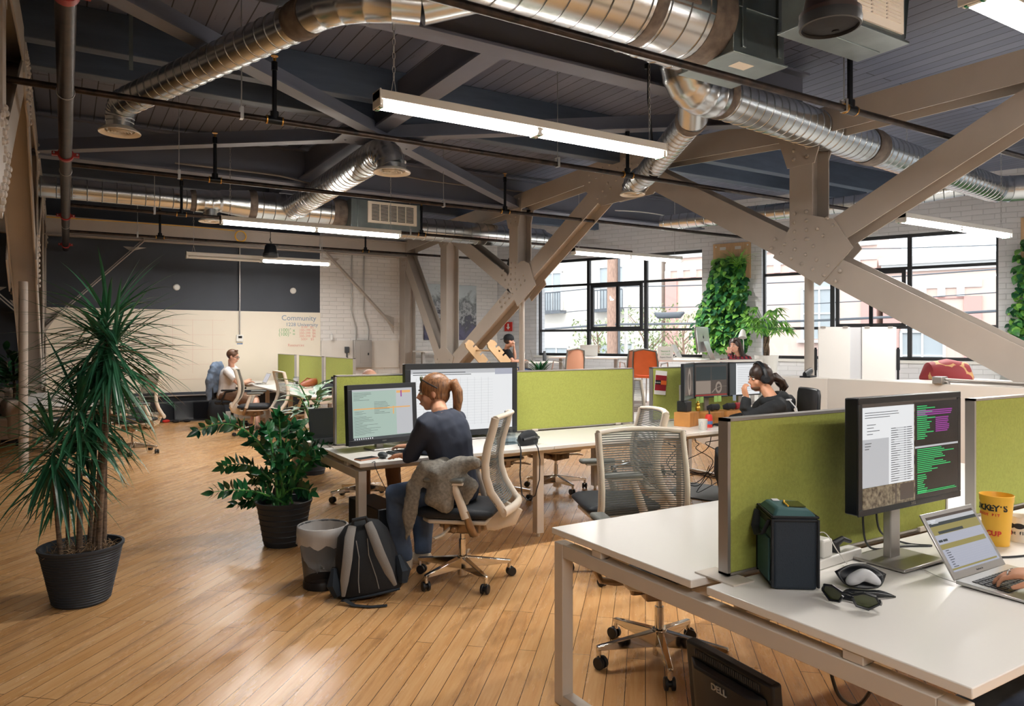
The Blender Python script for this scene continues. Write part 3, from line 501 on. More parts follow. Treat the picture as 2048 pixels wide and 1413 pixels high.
# ------------------------------------------------------------------ pendant speakers
def speaker(c, r, label, mt='black_plastic', cord=True):
    t = thing('pendant_speaker', label, 'speaker', c); m = MB()
    m.lathe([(r*.25, r*1.72), (r*.55, r*1.66), (r*.72, r*1.4), (r*.9, r*.5), (r, .06), (r*.98, .02)], 32); m.build('shell', mt, t, ang=50)
    m = MB(); m.lathe([(r*.98, .05), (r*1.02, .03), (r*1.0, .0), (r*.93, -.002), (r*.92, .01)], 32, cap=False); m.build('rim', 'dark_grey', t)
    m = MB(); m.lathe([(.001, .0), (r*.5, .004), (r*.92, .012), (r*.92, .02), (.001, .02)], 32, cap=False); m.lathe([(.001, -.004), (r*.12, -.003), (r*.13, .01)], 16, (r*.45, r*.1, 0), cap=False); m.build('cover', 'soft_black', t)
    m = MB(); m.cyl((0, 0, r*1.7), (0, 0, CEIL-c[2]), .006, n=6); m.tube([(0, .02, r*1.7), (.03, .02, r*1.95), (-.02, 0, r*2.2), (0, 0, r*2.6)], .006, 6); m.build('cable', 'black_plastic', t)
mat('speaker_brown', (62, 50, 50), .4)
speaker(AT(1660, 55, 3.0), .12, 'large dark brown pendant speaker below the return-air box', 'speaker_brown'); speaker(AT(541, 514, 12.2), .125, 'black pendant speaker hanging below the tan back beam'); speaker(AT(1024, 535, 15.2), .12, 'small black pendant speaker by the back corner, behind the truss')
# ================================================================== desks, screens and chairs
def rib_material():
    m = MATS['mesh_grey']; nt, N, L, b = nodes(m); x = [n for n in N if n.type == 'MIX_SHADER'][0]
    tc = N.new('ShaderNodeTexCoord'); sp = N.new('ShaderNodeSeparateXYZ'); L(tc.outputs['Object'], sp.inputs[0])
    a = N.new('ShaderNodeMath'); a.operation = 'MULTIPLY'; a.inputs[1].default_value = 2*PI/.0115; L(sp.outputs[2], a.inputs[0])
    s = N.new('ShaderNodeMath'); s.operation = 'SINE'; L(a.outputs[0], s.inputs[0])
    r = N.new('ShaderNodeMapRange'); r.inputs[1].default_value = -.5; r.inputs[2].default_value = .3; r.inputs[3].default_value = .34; r.inputs[4].default_value = .97; L(s.outputs[0], r.inputs[0]); L(r.outputs[0], x.inputs[0])
rib_material()
BACKP = [(-.265, 1.06), (-.245, .98), (-.215, .88), (-.2, .78), (-.205, .7), (-.235, .61), (-.285, .535), (-.315, .49)]
def backy(z):
    for (y0, z0), (y1, z1) in zip(BACKP, BACKP[1:]):
        if z1 <= z <= z0: return y0+(y1-y0)*(z0-z)/(z0-z1)
    return BACKP[0][0] if z > 1 else BACKP[-1][0]
def task_chair(label, loc, rz, arms=True, group='white framed mesh task chairs', rb=0.2):
    t = thing('task_chair', label, 'chair', loc, rz, group)
    m = MB(); n = 12
    prof = [(-.235, .435), (-.25, .465), (-.235, .492), (-.1, .495), (.1, .5), (.2, .497), (.245, .475), (.25, .45), (.22, .425), (-.1, .42)]
    def wsc(y): return .245 if y > -.1 else .225
    vs = []; xs = [-1, -.93, -.6, 0, .6, .93, 1]
    for x in xs:
        for y, z in prof:
            e = abs(x) > .95; vs.append((x*wsc(y), y*(.93 if e else 1), .458+(z-.458)*(.25 if e else 1)+(.006 if abs(x) > .5 and not e else 0)))
    k = len(prof); fs = [(i*k+j, i*k+(j+1) % k, (i+1)*k+(j+1) % k, (i+1)*k+j) for i in range(len(xs)-1) for j in range(k)]+[tuple(range(k)), tuple(range((len(xs)-1)*k, len(xs)*k))]
    m.add(vs, fs); m.build('seat', 'seat_black', t, ang=60, sub=1)
    m = MB(); m.ext([(-.2, -.2, .4), (.2, -.2, .4), (.21, .16, .4), (.14, .22, .4), (-.14, .22, .4), (-.21, .16, .4)], (0, 0, .025)); m.build('seat_pan', 'chair_white', t, bev=.008)
    # back frame: two curved stiles, top and bottom rail
    m = MB()
    for s in (-1, 1): m.tube([(s*(.225-.012*(i > 5)), y, z) for i, (y, z) in enumerate(BACKP)], .026, 10, ry=.017, up=(1, 0, 0))
    def rail(i, r, ry, dz=0):
        y, z = BACKP[i]; return m.tube([(x*.225, y-.045*(1-x*x)+.0, z+dz+.012*(1-x*x)) for x in [-1, -.7, -.35, 0, .35, .7, 1]], r, 10, ry=ry, up=(0, 1, 0))
    rail(0, .014, .022); rail(7, .03, .022, .0)
    m.tube([(0, -.33, .49), (0, -.3, .43), (0, -.2, .39), (0, -.06, .385)], [.07, .08, .07, .06], 12, ry=[.02, .022, .02, .02], up=(1, 0, 0)); m.build('back_frame', 'chair_white', t, ang=60)
    m = MB(); zz = [1.068-i*.03 for i in range(19)]; xs = [-1, -.75, -.5, -.25, 0, .25, .5, .75, 1]; vs = [(x*.238, backy(z)-.042*(1-x*x)+.019, z) for z in zz for x in xs]
    m.add(vs, [(i*9+j, i*9+j+1, (i+1)*9+j+1, (i+1)*9+j) for i in range(len(zz)-1) for j in range(8)]); m.build('back_mesh', 'mesh_grey', t, ang=80, recalc=False)
    m = MB(); m.box((0, -.02, .36), (.2, .24, .085)); m.tube([(0, .14, .37), (0, -.0, .33), (0, -.16, .36)], .04, 10); m.cyl((-.15, .02, .35), (.15, .02, .35), .024, n=12); m.build('mechanism', 'mech_bronze', t, bev=.01)
    m = MB(); m.tube([(-.12, .05, .355), (-.25, .06, .345), (-.3, .1, .335)], [.01, .011, .016], 8, ry=[.01, .011, .006]); m.build('lever', 'chair_white', t)
    if arms:
        for s in (-1, 1):
            m = MB(); m.tube([(s*.09, -.1, .35), (s*.18, -.13, .34), (s*.25, -.135, .355), (s*.28, -.12, .41), (s*.285, -.09, .5)], [.022, .026, .028, .026, .022], 10, ry=.016)
            m.build('arm_support', 'mech_bronze', t, ang=60)
            m = MB(); m.tube([(s*.284, -.095, .46), (s*.287, -.06, .56), (s*.29, -.02, .66)], [.028, .026, .022], 10, ry=[.02, .019, .017], up=(1, 0, 0)); m.box((s*.288, .02, .668), (.05, .2, .012)); o = m.build('armrest', 'chair_white', t, ang=60)
            m = MB(); m.box((s*.285, .04, .69), (.078, .25, .03)); m.build('arm_pad', 'grey_pad', o, bev=.014, seg=3)
    m = MB(); m.cyl((0, 0, .1), (0, 0, .34), .015, n=14); m.cyl((0, 0, .16), (0, 0, .26), .022, n=14); m.cyl((0, 0, .03), (0, 0, .15), .03, n=16); m.build('gas_column', 'chrome', t)
    m = MB(); m.cyl((0, 0, .075), (0, 0, .155), .036, n=16)
    for i in range(5):
        a = 2*PI*i/5+rb; c, s = math.cos(a), math.sin(a); q = Matrix.Rotation(a, 4, 'Z'); M0 = m.M; m.M = M0 @ q
        m.add([(.02, -.022, .075), (.02, .022, .075), (.02, .02, .15), (.02, -.02, .15), (.32, -.014, .085), (.32, .014, .085), (.32, .012, .105), (.32, -.012, .105)], [(0, 3, 2, 1), (4, 5, 6, 7), (0, 1, 5, 4), (1, 2, 6, 5), (2, 3, 7, 6), (3, 0, 4, 7)]); m.cyl((.31, 0, .1), (.31, 0, .05), .012, n=10); m.M = M0
    m.build('star_base', 'chrome', t, bev=.004)
    for i in range(5):
        a = 2*PI*i/5+rb; px, py = .31*math.cos(a), .31*math.sin(a); b = a+1.1*i+.5; ax = V(math.cos(b), math.sin(b), 0); m = MB(); c = V(px, py, .0295)+V(-ax.y, ax.x, 0)*.012
        for s in (-1, 1): m.cyl(c+ax*s*.008, c+ax*s*.024, .029, n=16)
        m.cyl(c-ax*.01, c+ax*.01, .016, n=10); m.build('caster', 'black_plastic', t, bev=.003)
    return t
CH = {}
CH['woman'] = task_chair('white framed mesh chair the woman in navy sits on', (2.17, 4.15, 0), math.radians(138-90), rb=.1)
def chair(label, x, y, deg, rb=0): return dup(CH['woman'], label, (x, y, 0), math.radians(deg-90))
chair('empty mesh chair tucked at the white desk in front, back toward the green screens', 2.42, 2.6, -112)
chair('empty mesh chair facing left just behind the one at the front desk', 3.1, 3.75, 158)
chair('empty mesh chair across the second row, chrome base right of the single desk leg', 4.3, 6.15, -80)
chair('mesh chair between two green screens of the second row, only its grey back showing', 5.6, 6.4, -100)
chair('chair partly hidden by the desk leg with hanging bag strap', 3.0, 4.95, 75) if False else None
chair('mesh chair by the far left desks turned to the man in white', 2.62, 12.3, -18)
chair('mesh chair second along the far left desks, behind the glossy potted plant', 3.0, 11.2, 5)
chair('empty mesh chair behind the tall dracaena, its chrome base in view', .78, 11.1, 200)
chair('mesh chair further back beside the dracaena trunks with a dark jacket', .45, 12.5, 190)
chair('mesh chair tucked under the second desk row, right of the woman', 2.95, 5.9, -80) if False else None
chair('chair of the bald man behind the green screen', 2.45, 6.75, -95)
chair('empty mesh chair across the second row, black seat left of the single desk leg', 3.55, 6.05, -100)
t = thing('black_chair', 'plain black swivel chair of the man with headphones', 'chair', (5.24, 4.18, 0), math.radians(58))
def black_chair(t):
    m = MB(); m.box((0, 0, .46), (.48, .46, .07)); m.build('seat', 'seat_black', t, bev=.025, seg=3)
    m = MB(); m.add([(x*.23*(1-.12*(z > 1.1)), -.24-.05*(z-.5)-.04*(1-x*x)+d, z) for d in (0, -.03) for z in (.52, .64, .78, .93, 1.07, 1.12) for x in (-1, -.6, 0, .6, 1)],
      [(o+i*5+j, o+i*5+j+1, o+(i+1)*5+j+1, o+(i+1)*5+j) for o in (0, 30) for i in range(5) for j in range(4)]+[(i*5, (i+1)*5, 30+(i+1)*5, 30+i*5) for i in range(5)]+[(i*5+4, (i+1)*5+4, 30+(i+1)*5+4, 30+i*5+4) for i in range(5)]+[(j, j+1, 31+j, 30+j) for j in range(4)]+[(25+j, 26+j, 56+j, 55+j) for j in range(4)])
    m.build('backrest', 'black_plastic', t, bev=.012, ang=60)
    for s in (-1, 1):
        m = MB(); m.tube([(s*.2, -.1, .43), (s*.29, -.1, .46), (s*.3, -.02, .64), (s*.3, .1, .66)], .016, 8); o = m.build('armrest', 'black_plastic', t); m = MB(); m.box((s*.3, .03, .675), (.07, .24, .03)); m.build('arm_pad', 'soft_black', o, bev=.012)
    m = MB(); m.cyl((0, 0, .08), (0, 0, .43), .025, n=12); m.build('gas_column', 'black_plastic', t)
    m = MB(); [m.bar((0, 0, .1), (.31*math.cos(2*PI*i/5), .31*math.sin(2*PI*i/5), .08), .04, .035) for i in range(5)]; m.build('star_base', 'black_plastic', t, bev=.006)
    for i in range(5): m = MB(); a = 2*PI*i/5; m.cyl((.31*math.cos(a)-.02, .31*math.sin(a), .03), (.31*math.cos(a)+.02, .31*math.sin(a), .03), .03, n=12); m.cyl((.31*math.cos(a), .31*math.sin(a), .03), (.31*math.cos(a), .31*math.sin(a), .08), .01, n=6); m.build('caster', 'black_plastic', t)
black_chair(t)
dup(t, 'black swivel chair of the man in white, blue-grey jacket over its back', (2.5, 13.5, 0), math.radians(-118))
# ------------------------------------------------------------------ bench desks
def bench(label, loc, rz, L, n, d=.8, gap=.07, left_leg=True, right_leg=True, single=False, mids=True):
    """local x runs along the bench, y across it; two rows of tops with a gap between"""
    t = thing('bench_desk', label, 'desk', loc, rz, 'white bench desks'); sides = (1,) if single else (-1, 1); yo = (lambda s: s*(gap/2+d/2)) if not single else (lambda s: 0)
    for i in range(n):
        for s in sides:
            m = MB(); m.bx(i*L+.001, (i+1)*L-.001, yo(s)-d/2, yo(s)+d/2, .708, .735); m.build('tabletop', 'desk_white', t, bev=.003)
    ey = d+gap/2 if not single else d/2
    def frame(x, w=.055):
        m = MB(); x1 = x+w
        m.bx(x, x1, -ey+.02, -ey+.08, .0, .68); m.bx(x, x1, ey-.08, ey-.02, .0, .68); m.bx(x, x1, -ey+.08, ey-.08, .625, .68); m.bx(x, x1, -ey+.08, ey-.08, .0, .05)
        for y in (-ey+.3, ey-.3) if not single else (0,): m.bx(x+.005, x1-.005, y-.03, y+.03, .68, .708)
        m.build('leg_frame', 'desk_frame', t, bev=.003)
    if left_leg: frame(.0)
    if right_leg: frame(n*L-.055)
    for i in range(1, n):
        for s in (-1, 1):
            if not mids: continue
            m = MB(); y = s*(ey-.22); m.bx(i*L-.032, i*L+.032, y-.032, y+.032, .03, .68); m.cyl((i*L, y, 0), (i*L, y, .03), .014, n=10); m.build('leg', 'desk_frame', t, bev=.003)
    m = MB()
    for y in ([-ey+.3, ey-.3] if single else [-ey+.3, -.12, .12, ey-.3]): m.bx(.055, n*L-.055, y-.02, y+.02, .635, .675)
    m.build('support_rail', 'desk_frame', t)
    if not single:
        for x in [i*L+o for i in range(n) for o in (.12, L-.12)]: m = MB(); m.bx(x-.05, x+.05, -.085, .085, .7352, .74); m.build('clamp_plate', 'desk_frame', t)
        m = MB(); m.bx(.2, n*L-.2, -.03, .03, .56, .7); m.build('cable_tray', 'alu', t)
    return t
bench('nearest white bench desk with the cooler bag and laptop', (1.765, 1.712, 0), 0, 1.6, 2, .81, .068)
bench('second white bench desk row with the woman in navy at its left end', (1.62, 5.365, 0), 0, 1.53, 3, .805, .07)
bench('far left white bench desk row where the man in white works', (3.66, 10.3, 0), PI/2, 1.57, 3, .76, .06)
bench('white desk mostly hidden behind the dracaena leaves', (-.05, 10.25, 0), PI/2, 1.5, 2, .8, .06, single=True)
def screen(label, a, b, z0=.745, z1=1.27, th=.035):
    a = Vector((*a, 0)); b = Vector((*b, 0)); d = (b-a); L = d.length; t = thing('desk_screen', label, 'screen', a, math.atan2(d.y, d.x), 'green felt desk screens'); t.location.z = 0
    m = MB(); m.bx(.012, L-.012, -th/2, th/2, z0+.006, z1-.008); m.build('felt_panel', 'felt_green', t, bev=.004)
    m = MB(); e = th/2+.003; m.bx(0, .014, -e, e, z0, z1); m.bx(L-.014, L, -e, e, z0, z1); m.bx(0, L, -e, e, z1-.01, z1); m.bx(0, L, -e, e, z0, z0+.008); m.build('edge_trim', 'alu', t)
    for x in (.2, L-.2): m = MB(); m.bx(x-.03, x+.03, -.03, .03, z0-.006, z0+.012); m.build('clamp', 'desk_frame', t)
    return t
screen('large green screen behind the cooler bag on the nearest desk', (1.88, 1.712), (3.24, 1.712)); screen('green screen cut by the right edge, behind the yellow cup', (3.46, 1.712), (4.9, 1.712))
screen('green screen behind the small computer the woman uses', (1.72, 5.365), (3.12, 5.365)); screen('green screen in the middle right of the big television, nothing in front', (3.31, 5.365), (4.65, 5.365)); screen('green screen with a red card pinned, by the headphones man', (4.88, 5.365), (6.1, 5.365))
screen('far green screen standing rightmost of the three on the far left desks', (3.66, 10.45), (3.66, 11.8)); screen('far green screen in the middle of the three on the far left desks', (3.66, 12.0), (3.66, 13.4)); screen('far green screen standing leftmost, nearest the whiteboard wall', (3.66, 13.7), (3.66, 14.95))
# the white half wall in front of the raised floor
m = MB(); m.bx(6.2, 6.36, .3, 4.35, 0, 1.17); m.ext([(6.2, 4.35, 0), (6.36, 4.35, 0), (6.42, 4.9, 0), (6.02, 4.95, 0)], (0, 0, 1.17)); struct(m.build('trim_1', 'plaster', bev=.004)); m = MB()
# ================================================================== people
def remesh(o, vox, it=3):
    r = o.modifiers.new('remesh', 'REMESH'); r.mode = 'VOXEL'; r.voxel_size = vox; r.use_smooth_shade = True
    s = o.modifiers.new('smooth', 'SMOOTH'); s.factor = .5; s.iterations = it
    return o
TEX = bpy.data.textures.new('folds', 'CLOUDS'); TEX.noise_scale = .09
def folds(o, st=.012):
    d = o.modifiers.new('folds', 'DISPLACE'); d.texture = TEX; d.strength = st; d.mid_level = .5; d.texture_coords = 'GLOBAL'; return o
def hand(m, wrist, f, n, side, curl=.35, sc=1.0, spread=.1):
    """palm and five bent fingers; f points to the knuckles, n out of the back of the hand, side +1 puts the thumb on f x n"""
    w = Vector(wrist); f = Vector(f).normalized(); n = (Vector(n)-f*Vector(n).dot(f)).normalized(); s = f.cross(n)*side
    m.tube([w-f*.03*sc, w, w+f*.035*sc, w+f*.07*sc, w+f*.092*sc], [.024*sc, .027*sc, .036*sc, .04*sc, .036*sc], 12, ry=[.019*sc, .018*sc, .016*sc, .014*sc, .01*sc], up=n.cross(s)*0+n if False else s.cross(f) )
    for i, (o, ln, r) in enumerate(((.028, .072, .0088), (.009, .08, .009), (-.011, .074, .0086), (-.029, .058, .0076))):
        p = w+f*(.088-.006*abs(i-1))*sc+s*o*sc; d = (f+s*spread*(1.3-i)*.6).normalized(); P = [p-d*.02*sc, p]; R = [r*1.05*sc, r*1.08*sc]; a = curl*.6
        for seg, fr in ((0, .45), (1, .3), (2, .25)):
            dd = d*math.cos(a)-n*math.sin(a); P.append(P[-1]+dd*ln*fr*sc); R.append(r*(1-.1*(seg+1))*sc); a += curl*(1.15-.1*i)
        m.tube(P, R, 8)
    b = w+f*.022*sc+s*.026*sc; d1 = (f*.62+s*.72-n*.25).normalized(); d2 = (f*.9+s*.3-n*.25).normalized()
    m.tube([w+f*.01*sc+s*.01*sc, b, b+d1*.036*sc, b+d1*.036*sc+d2*.03*sc, b+d1*.036*sc+d2*.052*sc], [.013*sc, .014*sc, .0115*sc, .0095*sc, .0075*sc], 8)
class Hd:
    """a head frame: local x to the person's right, y out of the face, z up"""
    def __init__(s, c, yaw, pitch=0, roll=0): s.M = Matrix.Translation(c) @ Matrix.Rotation(math.radians(yaw)-PI/2, 4, 'Z') @ Matrix.Rotation(math.radians(pitch), 4, 'X') @ Matrix.Rotation(math.radians(roll), 4, 'Y')
    def p(s, x, y, z): return s.M @ Vector((x, y, z))
def head(m, H, k=1.0):
    M0 = m.M; m.M = H.M @ Matrix.Scale(k, 4)
    m.sph((0, -.012, .03), .1, n=20, sc=(.76, .97, .86)); m.sph((0, .022, -.035), .075, n=18, sc=(.8, .86, 1.02)); m.sph((0, .05, -.088), .03, n=12, sc=(1, .8, .75))
    m.sph((0, .062, .012), .03, n=10, sc=(1.5, .6, .5)); m.tube([(0, .08, .016), (0, .096, -.006), (0, .106, -.026)], [.008, .011, .013], 8); m.tube([(-.012, .09, -.03), (.012, .09, -.03)], .009, 8)
    m.tube([(-.022, .078, -.058), (0, .087, -.056), (.022, .078, -.058)], .0075, 8); m.tube([(-.02, .077, -.067), (0, .084, -.068), (.02, .077, -.067)], .008, 8)
    for s in (-1, 1): m.sph((s*.076, -.008, -.005), .03, n=10, sc=(.32, .62, 1)); m.sph((s*.04, .055, -.03), .03, n=10, sc=(.9, .7, .8))
    m.M = M0
def face(H, t, brow='hair_dark', k=1.0, lips=True):
    m = MB(); m.M = H.M @ Matrix.Scale(k, 4)
    for s in (-1, 1): m.sph((s*.03, .0745, .006), .0125, 0, 10, sc=(1.1, .7, .7)); m.sph((s*.03, .0815, .006), .006, 1, 8)
    m.build('eye', ['eye_white', 'eye_dark'], t)
    m = MB(); m.M = H.M @ Matrix.Scale(k, 4)
    for s in (-1, 1): m.tube([(s*.014, .088, .025), (s*.03, .086, .031), (s*.048, .072, .026)], [.003, .004, .002], 6)
    m.build('eyebrow', brow, t)
    if lips: m = MB(); m.M = H.M @ Matrix.Scale(k, 4); m.tube([(-.022, .083, -.061), (0, .0925, -.06), (.022, .083, -.061)], [.002, .006, .002], 8); m.build('mouth', 'lips', t)
def person(label, pel, neck, hd, sh, elbows, wrists, knees, ankles, top, sleeve, legs='denim', skin='skin', hips=None, hands=(None, None), shoes='shoe_cream', vox=.009, k=1.0, toes=None, fold=.012, gen=1.0, hem=None, shorts=False):
    """all joints in scene metres; sh = shoulder heading in degrees, index 0 is the person's left"""
    pel = Vector(pel); neck = Vector(neck); t = thing('person', label, 'person', (0, 0, 0)); a = math.radians(sh)-PI/2; sx = V(math.cos(a), math.sin(a), 0); fw = V(-sx.y, sx.x, 0)
    ha = math.radians(hips if hips is not None else sh)-PI/2; hx = V(math.cos(ha), math.sin(ha), 0); sp = (neck-pel); b = pel.lerp(neck, .55)-fw*.03
    H = hd
    def P(f): return pel*(1-f)**2+b*2*f*(1-f)+neck*f*f if False else (pel.lerp(b, f/.55) if f < .55 else b.lerp(neck, (f-.55)/.45))
    prof = [(-.12, .15, .115), (0, .172, .125), (.2, .15, .112), (.42, .146, .11), (.62, .162, .118), (.8, .172, .112), (.92, .15, .09), (1.0, .085, .065)]
    def torso(m, g):
        pts = [P(max(0, f)) + (V(0, 0, f*.5) if f < 0 else V(0, 0, 0)) for f, _, _ in prof]
        m.tube(pts, [w*gen+g for _, w, _ in prof], 16, ry=[d*gen+g for _, _, d in prof], up=tuple(fw))
    SH = [neck-sp.normalized()*.055-sx*.165*gen, neck-sp.normalized()*.055+sx*.165*gen]
    HP = [pel-hx*.09-V(0, 0, .02), pel+hx*.09-V(0, 0, .02)]
    def arm(m, i, g, f0=0, f1=2):
        s, e, w = SH[i], Vector(elbows[i]), Vector(wrists[i]); pts = [s.lerp(neck, .35), s, s.lerp(e, .5), e, e.lerp(w, .4), w]; rs = [.05, .056, .047, .04, .039, .026]
        c = {1: 3, 2: 6, 3: 6}[f1]
        pts = pts[:c]; rs = [(r*gen+g) for r in rs[:c]]
        if f1 == 1: pts[2] = s.lerp(e, .72)
        m.tube(pts, rs, 12)
    def leg(m, i, g, short=False):
        h, kn, an = HP[i], Vector(knees[i]), Vector(ankles[i]); pts = [h.lerp(pel, .3), h, h.lerp(kn, .5), kn, kn.lerp(an, .35), an]; rs = [.09, .098, .085, .062, .058, .04]
        if short: pts = pts[:4]; rs = rs[:4]
        m.tube(pts, [(r*gen+g) for r in rs], 12)
    m = MB(); torso(m, -.004); nb = H.p(0, -.02, -.06); m.tube([neck-sp.normalized()*.03, neck, nb], [.07, .054, .05], 12); head(m, H, k)
    for i in (0, 1):
        arm(m, i, -.003); leg(m, i, -.004)
        hn = hands[i]; w = Vector(wrists[i]); fa = (w-Vector(elbows[i])).normalized()
        f, n, cu = hn if hn else (fa, V(0, 0, 1), .35)
        hand(m, w, f, n, -1 if i == 0 else 1, cu)
    body = remesh(m.build('body', skin, t), vox); body.name = 'body'
    m = MB(); torso(m, .012); [arm(m, i, .011, f1=1 if sleeve == 'short' else 2) for i in (0, 1)]
    m.tube([neck-sp.normalized()*.05, neck+(nb-neck)*.12], [.095, .066], 14); folds(remesh(m.build('shirt', top, t), .011, 4), fold)
    m = MB(); m.tube([pel+V(0, 0, -.06), pel, pel+(P(.2)-pel)], [.165, .182, .165], 16, ry=[.12, .138, .122], up=tuple(fw)); [leg(m, i, .014, shorts) for i in (0, 1)]; folds(remesh(m.build('trousers', legs, t), .012, 3), .014)
    for i in (0, 1):
        an = Vector(ankles[i]); d = Vector(toes[i]) if toes else (Vector(knees[i])-pel); d.z = 0; d.normalize()
        m = MB(); gz = an.z-.075; m.tube([V(an.x, an.y, gz+.045)-d*.055, V(an.x, an.y, gz+.05), V(an.x, an.y, gz+.042)+d*.07, V(an.x, an.y, gz+.033)+d*.15], [.032, .038, .043, .034], 12, ry=[.04, .052, .038, .026], up=(0, 0, 1)); m.tube([V(an.x, an.y, gz+.04), an], .042, 10)
        remesh(m.build('shoe', shoes, t), .008, 3)
    return t, body
def hair_cap(H, t, mt, parts, k=1.0, vox=.007, name='hair'):
    m = MB(); m.M = H.M @ Matrix.Scale(k, 4); parts(m); o = remesh(m.build(name, mt, t), vox, 3); return o
# ---- the woman in navy, seen from behind
H = Hd(AT(866, 786, 4.78), 150, -8)
wp = V(2.13, 4.17, .575)
lw, le = AT(800, 905, 4.98), AT(822, 908, 4.62); lw = G(806, 905, .785)
t, body = person('woman in a navy long-sleeved top and jeans, brown ponytail, typing', wp, AT(880, 826, 4.66), H, 122,
    [AT(822, 912, 4.62), AT(905, 905, 5.05)], [G(806, 912, .80), G(815, 893, .79)], [AT(790, 990, 4.74), AT(846, 985, 5.0)], [G(808, 1120, .09), G(846, 1108, .09)],
    'cloth_navy', 'long', hips=140, hands=((V(*(G(770, 905, .775)-G(806, 912, .80))), V(0, 0, 1), .3), (V(*(G(780, 893, .775)-G(815, 893, .79))), V(0, 0, 1), .3)), toes=(V(-.8, .5, 0), V(-.6, .8, 0)), vox=.007, gen=1.07)
def ponytail(m):
    m.sph((0, -.02, .035), .108, n=20, sc=(.8, .98, .9)); m.sph((0, -.03, -.02), .09, n=16, sc=(.86, .9, .8)); m.tube([(0, -.1, .04), (0, -.135, .045)], .024, 10)
    for i, (a, b) in enumerate(((-.024, .0), (.0, .015), (.024, .004), (.0, -.012))):
        m.tube([(a*.4, -.115, .045), (a*1.0, -.145, .04+b), (a*1.5, -.16, -.015), (a*1.6, -.155, -.075), (a*1.3, -.14, -.125+b), (a*.6, -.13, -.17+b)], [.022, .03, .035, .033, .026, .008], 10)
hair_cap(H, t, 'hair_auburn', ponytail, vox=.006); face(H, t)
m = MB(); m.M = H.M; m.tube([(.0+.02*math.cos(q), -.122, .043+.024*math.sin(q)) for q in [2*PI*i/12 for i in range(13)]], .006, 6); m.build('hair_tie', 'soft_black', t)
g = thing('sunglasses', 'dark sunglasses pushed up on the head of the woman in navy', 'sunglasses', H.p(0, 0, 0)); m = MB(); m.M = Matrix.Translation(-H.p(0, 0, 0)) @ H.M
for s in (-1, 1): m.tube([(s*.068, .055, .1), (s*.088, .02, .072), (s*.09, -.04, .03)], .004, 6); m.sph((s*.036, .062, .1), .03, 1, 10, sc=(1, .25, .7))
m.build('frame', ['black_plastic', 'lens'], g)
jk = thing('jacket', 'grey knit jacket bunched on the seat behind the woman in navy', 'jacket', (2.2, 4.1, 0)); o0 = Vector((2.2, 4.1, 0))
m = MB(); P = [AT(905, 925, 4.55), AT(880, 940, 4.45), AT(850, 935, 4.4), AT(828, 975, 4.42), AT(818, 1040, 4.42), AT(812, 1085, 4.42)]
m.tube([p-o0 for p in P], [.05, .07, .05, .055, .045, .008], 14, ry=[.03, .05, .025, .022, .02, .006], up=tuple(FWD)); P = [AT(960, 925, 4.4), AT(920, 930, 4.42), AT(885, 955, 4.4), AT(880, 1000, 4.4), AT(900, 1025, 4.4)]
m.tube([p-o0 for p in P], [.03, .06, .09, .1, .03], 14, ry=[.03, .05, .06, .05, .02], up=tuple(FWD)); m.tube([p-o0 for p in [AT(900, 940, 4.5), AT(940, 980, 4.38), AT(930, 1010, 4.4)]], [.05, .07, .02], 12, ry=.03, up=tuple(FWD))
folds(remesh(m.build('cloth', 'cloth_grey', jk), .012, 3), .03)
# ---- man with headphones
H = Hd(AT(1519, 757, 6.4), 158, -10); o1 = V(5.3, 4.15, .575)
t, body = person('man with headphones and ponytail in a black hoodie, hand at his mouth', o1, AT(1543, 796, 6.3), H, 150, [AT(1487, 838, 6.15), AT(1500, 835, 6.7)], [AT(1494, 796, 6.2), G(1462, 838, .78)],
    [AT(1440, 910, 6.3), AT(1470, 905, 6.6)], [G(1455, 1000, .09), G(1500, 985, .09)], 'cloth_black', 'long', legs='cloth_black', hands=((V(-.1, .12, .5), V(-.8, .3, .2), 1.1), None), shoes='soft_black', fold=.02, gen=1.06)
def hp_hair(m):
    m.sph((0, -.02, .037), .107, n=20, sc=(.8, .98, .9)); m.sph((0, -.05, -.02), .075, n=14)
    random.seed(4)
    for i in range(16): a = random.uniform(-1, 1); b = random.uniform(-1, 1); m.tube([(0, -.11, .0), (a*.03, -.15, -.02+b*.03), (a*.055, -.19+b*.02, -.05+b*.03), (a*.06, -.2+b*.03, -.1+a*.02), (a*.05, -.19, -.135+b*.03)], [.02, .022, .02, .017, .006], 7)
hair_cap(H, t, 'hair_dark', hp_hair); face(H, t); 
m = MB(); m.M = H.M; m.sph((0, .045, -.075), .05, n=12, sc=(1.1, .85, .55)); m.build('beard', 'hair_brown', t)
g = thing('headphones', 'black over-ear headphones worn by the man in the black hoodie', 'headphones', H.p(0, 0, 0)); m = MB(); m.M = Matrix.Translation(-H.p(0, 0, 0)) @ H.M
m.tube([(.104*math.cos(q), -.01, .01+.132*math.sin(q)) for q in [PI*i/16 for i in range(17)]], .012, 8, ry=.02); m.build('headband', 'black_plastic', g)
for s in (-1, 1): m = MB(); m.M = Matrix.Translation(-H.p(0, 0, 0)) @ H.M; m.cyl((s*.076, -.008, -.005), (s*.112, -.008, -.005), .042, .036, 20); m.build('ear_cup', 'soft_black', g, bev=.006)
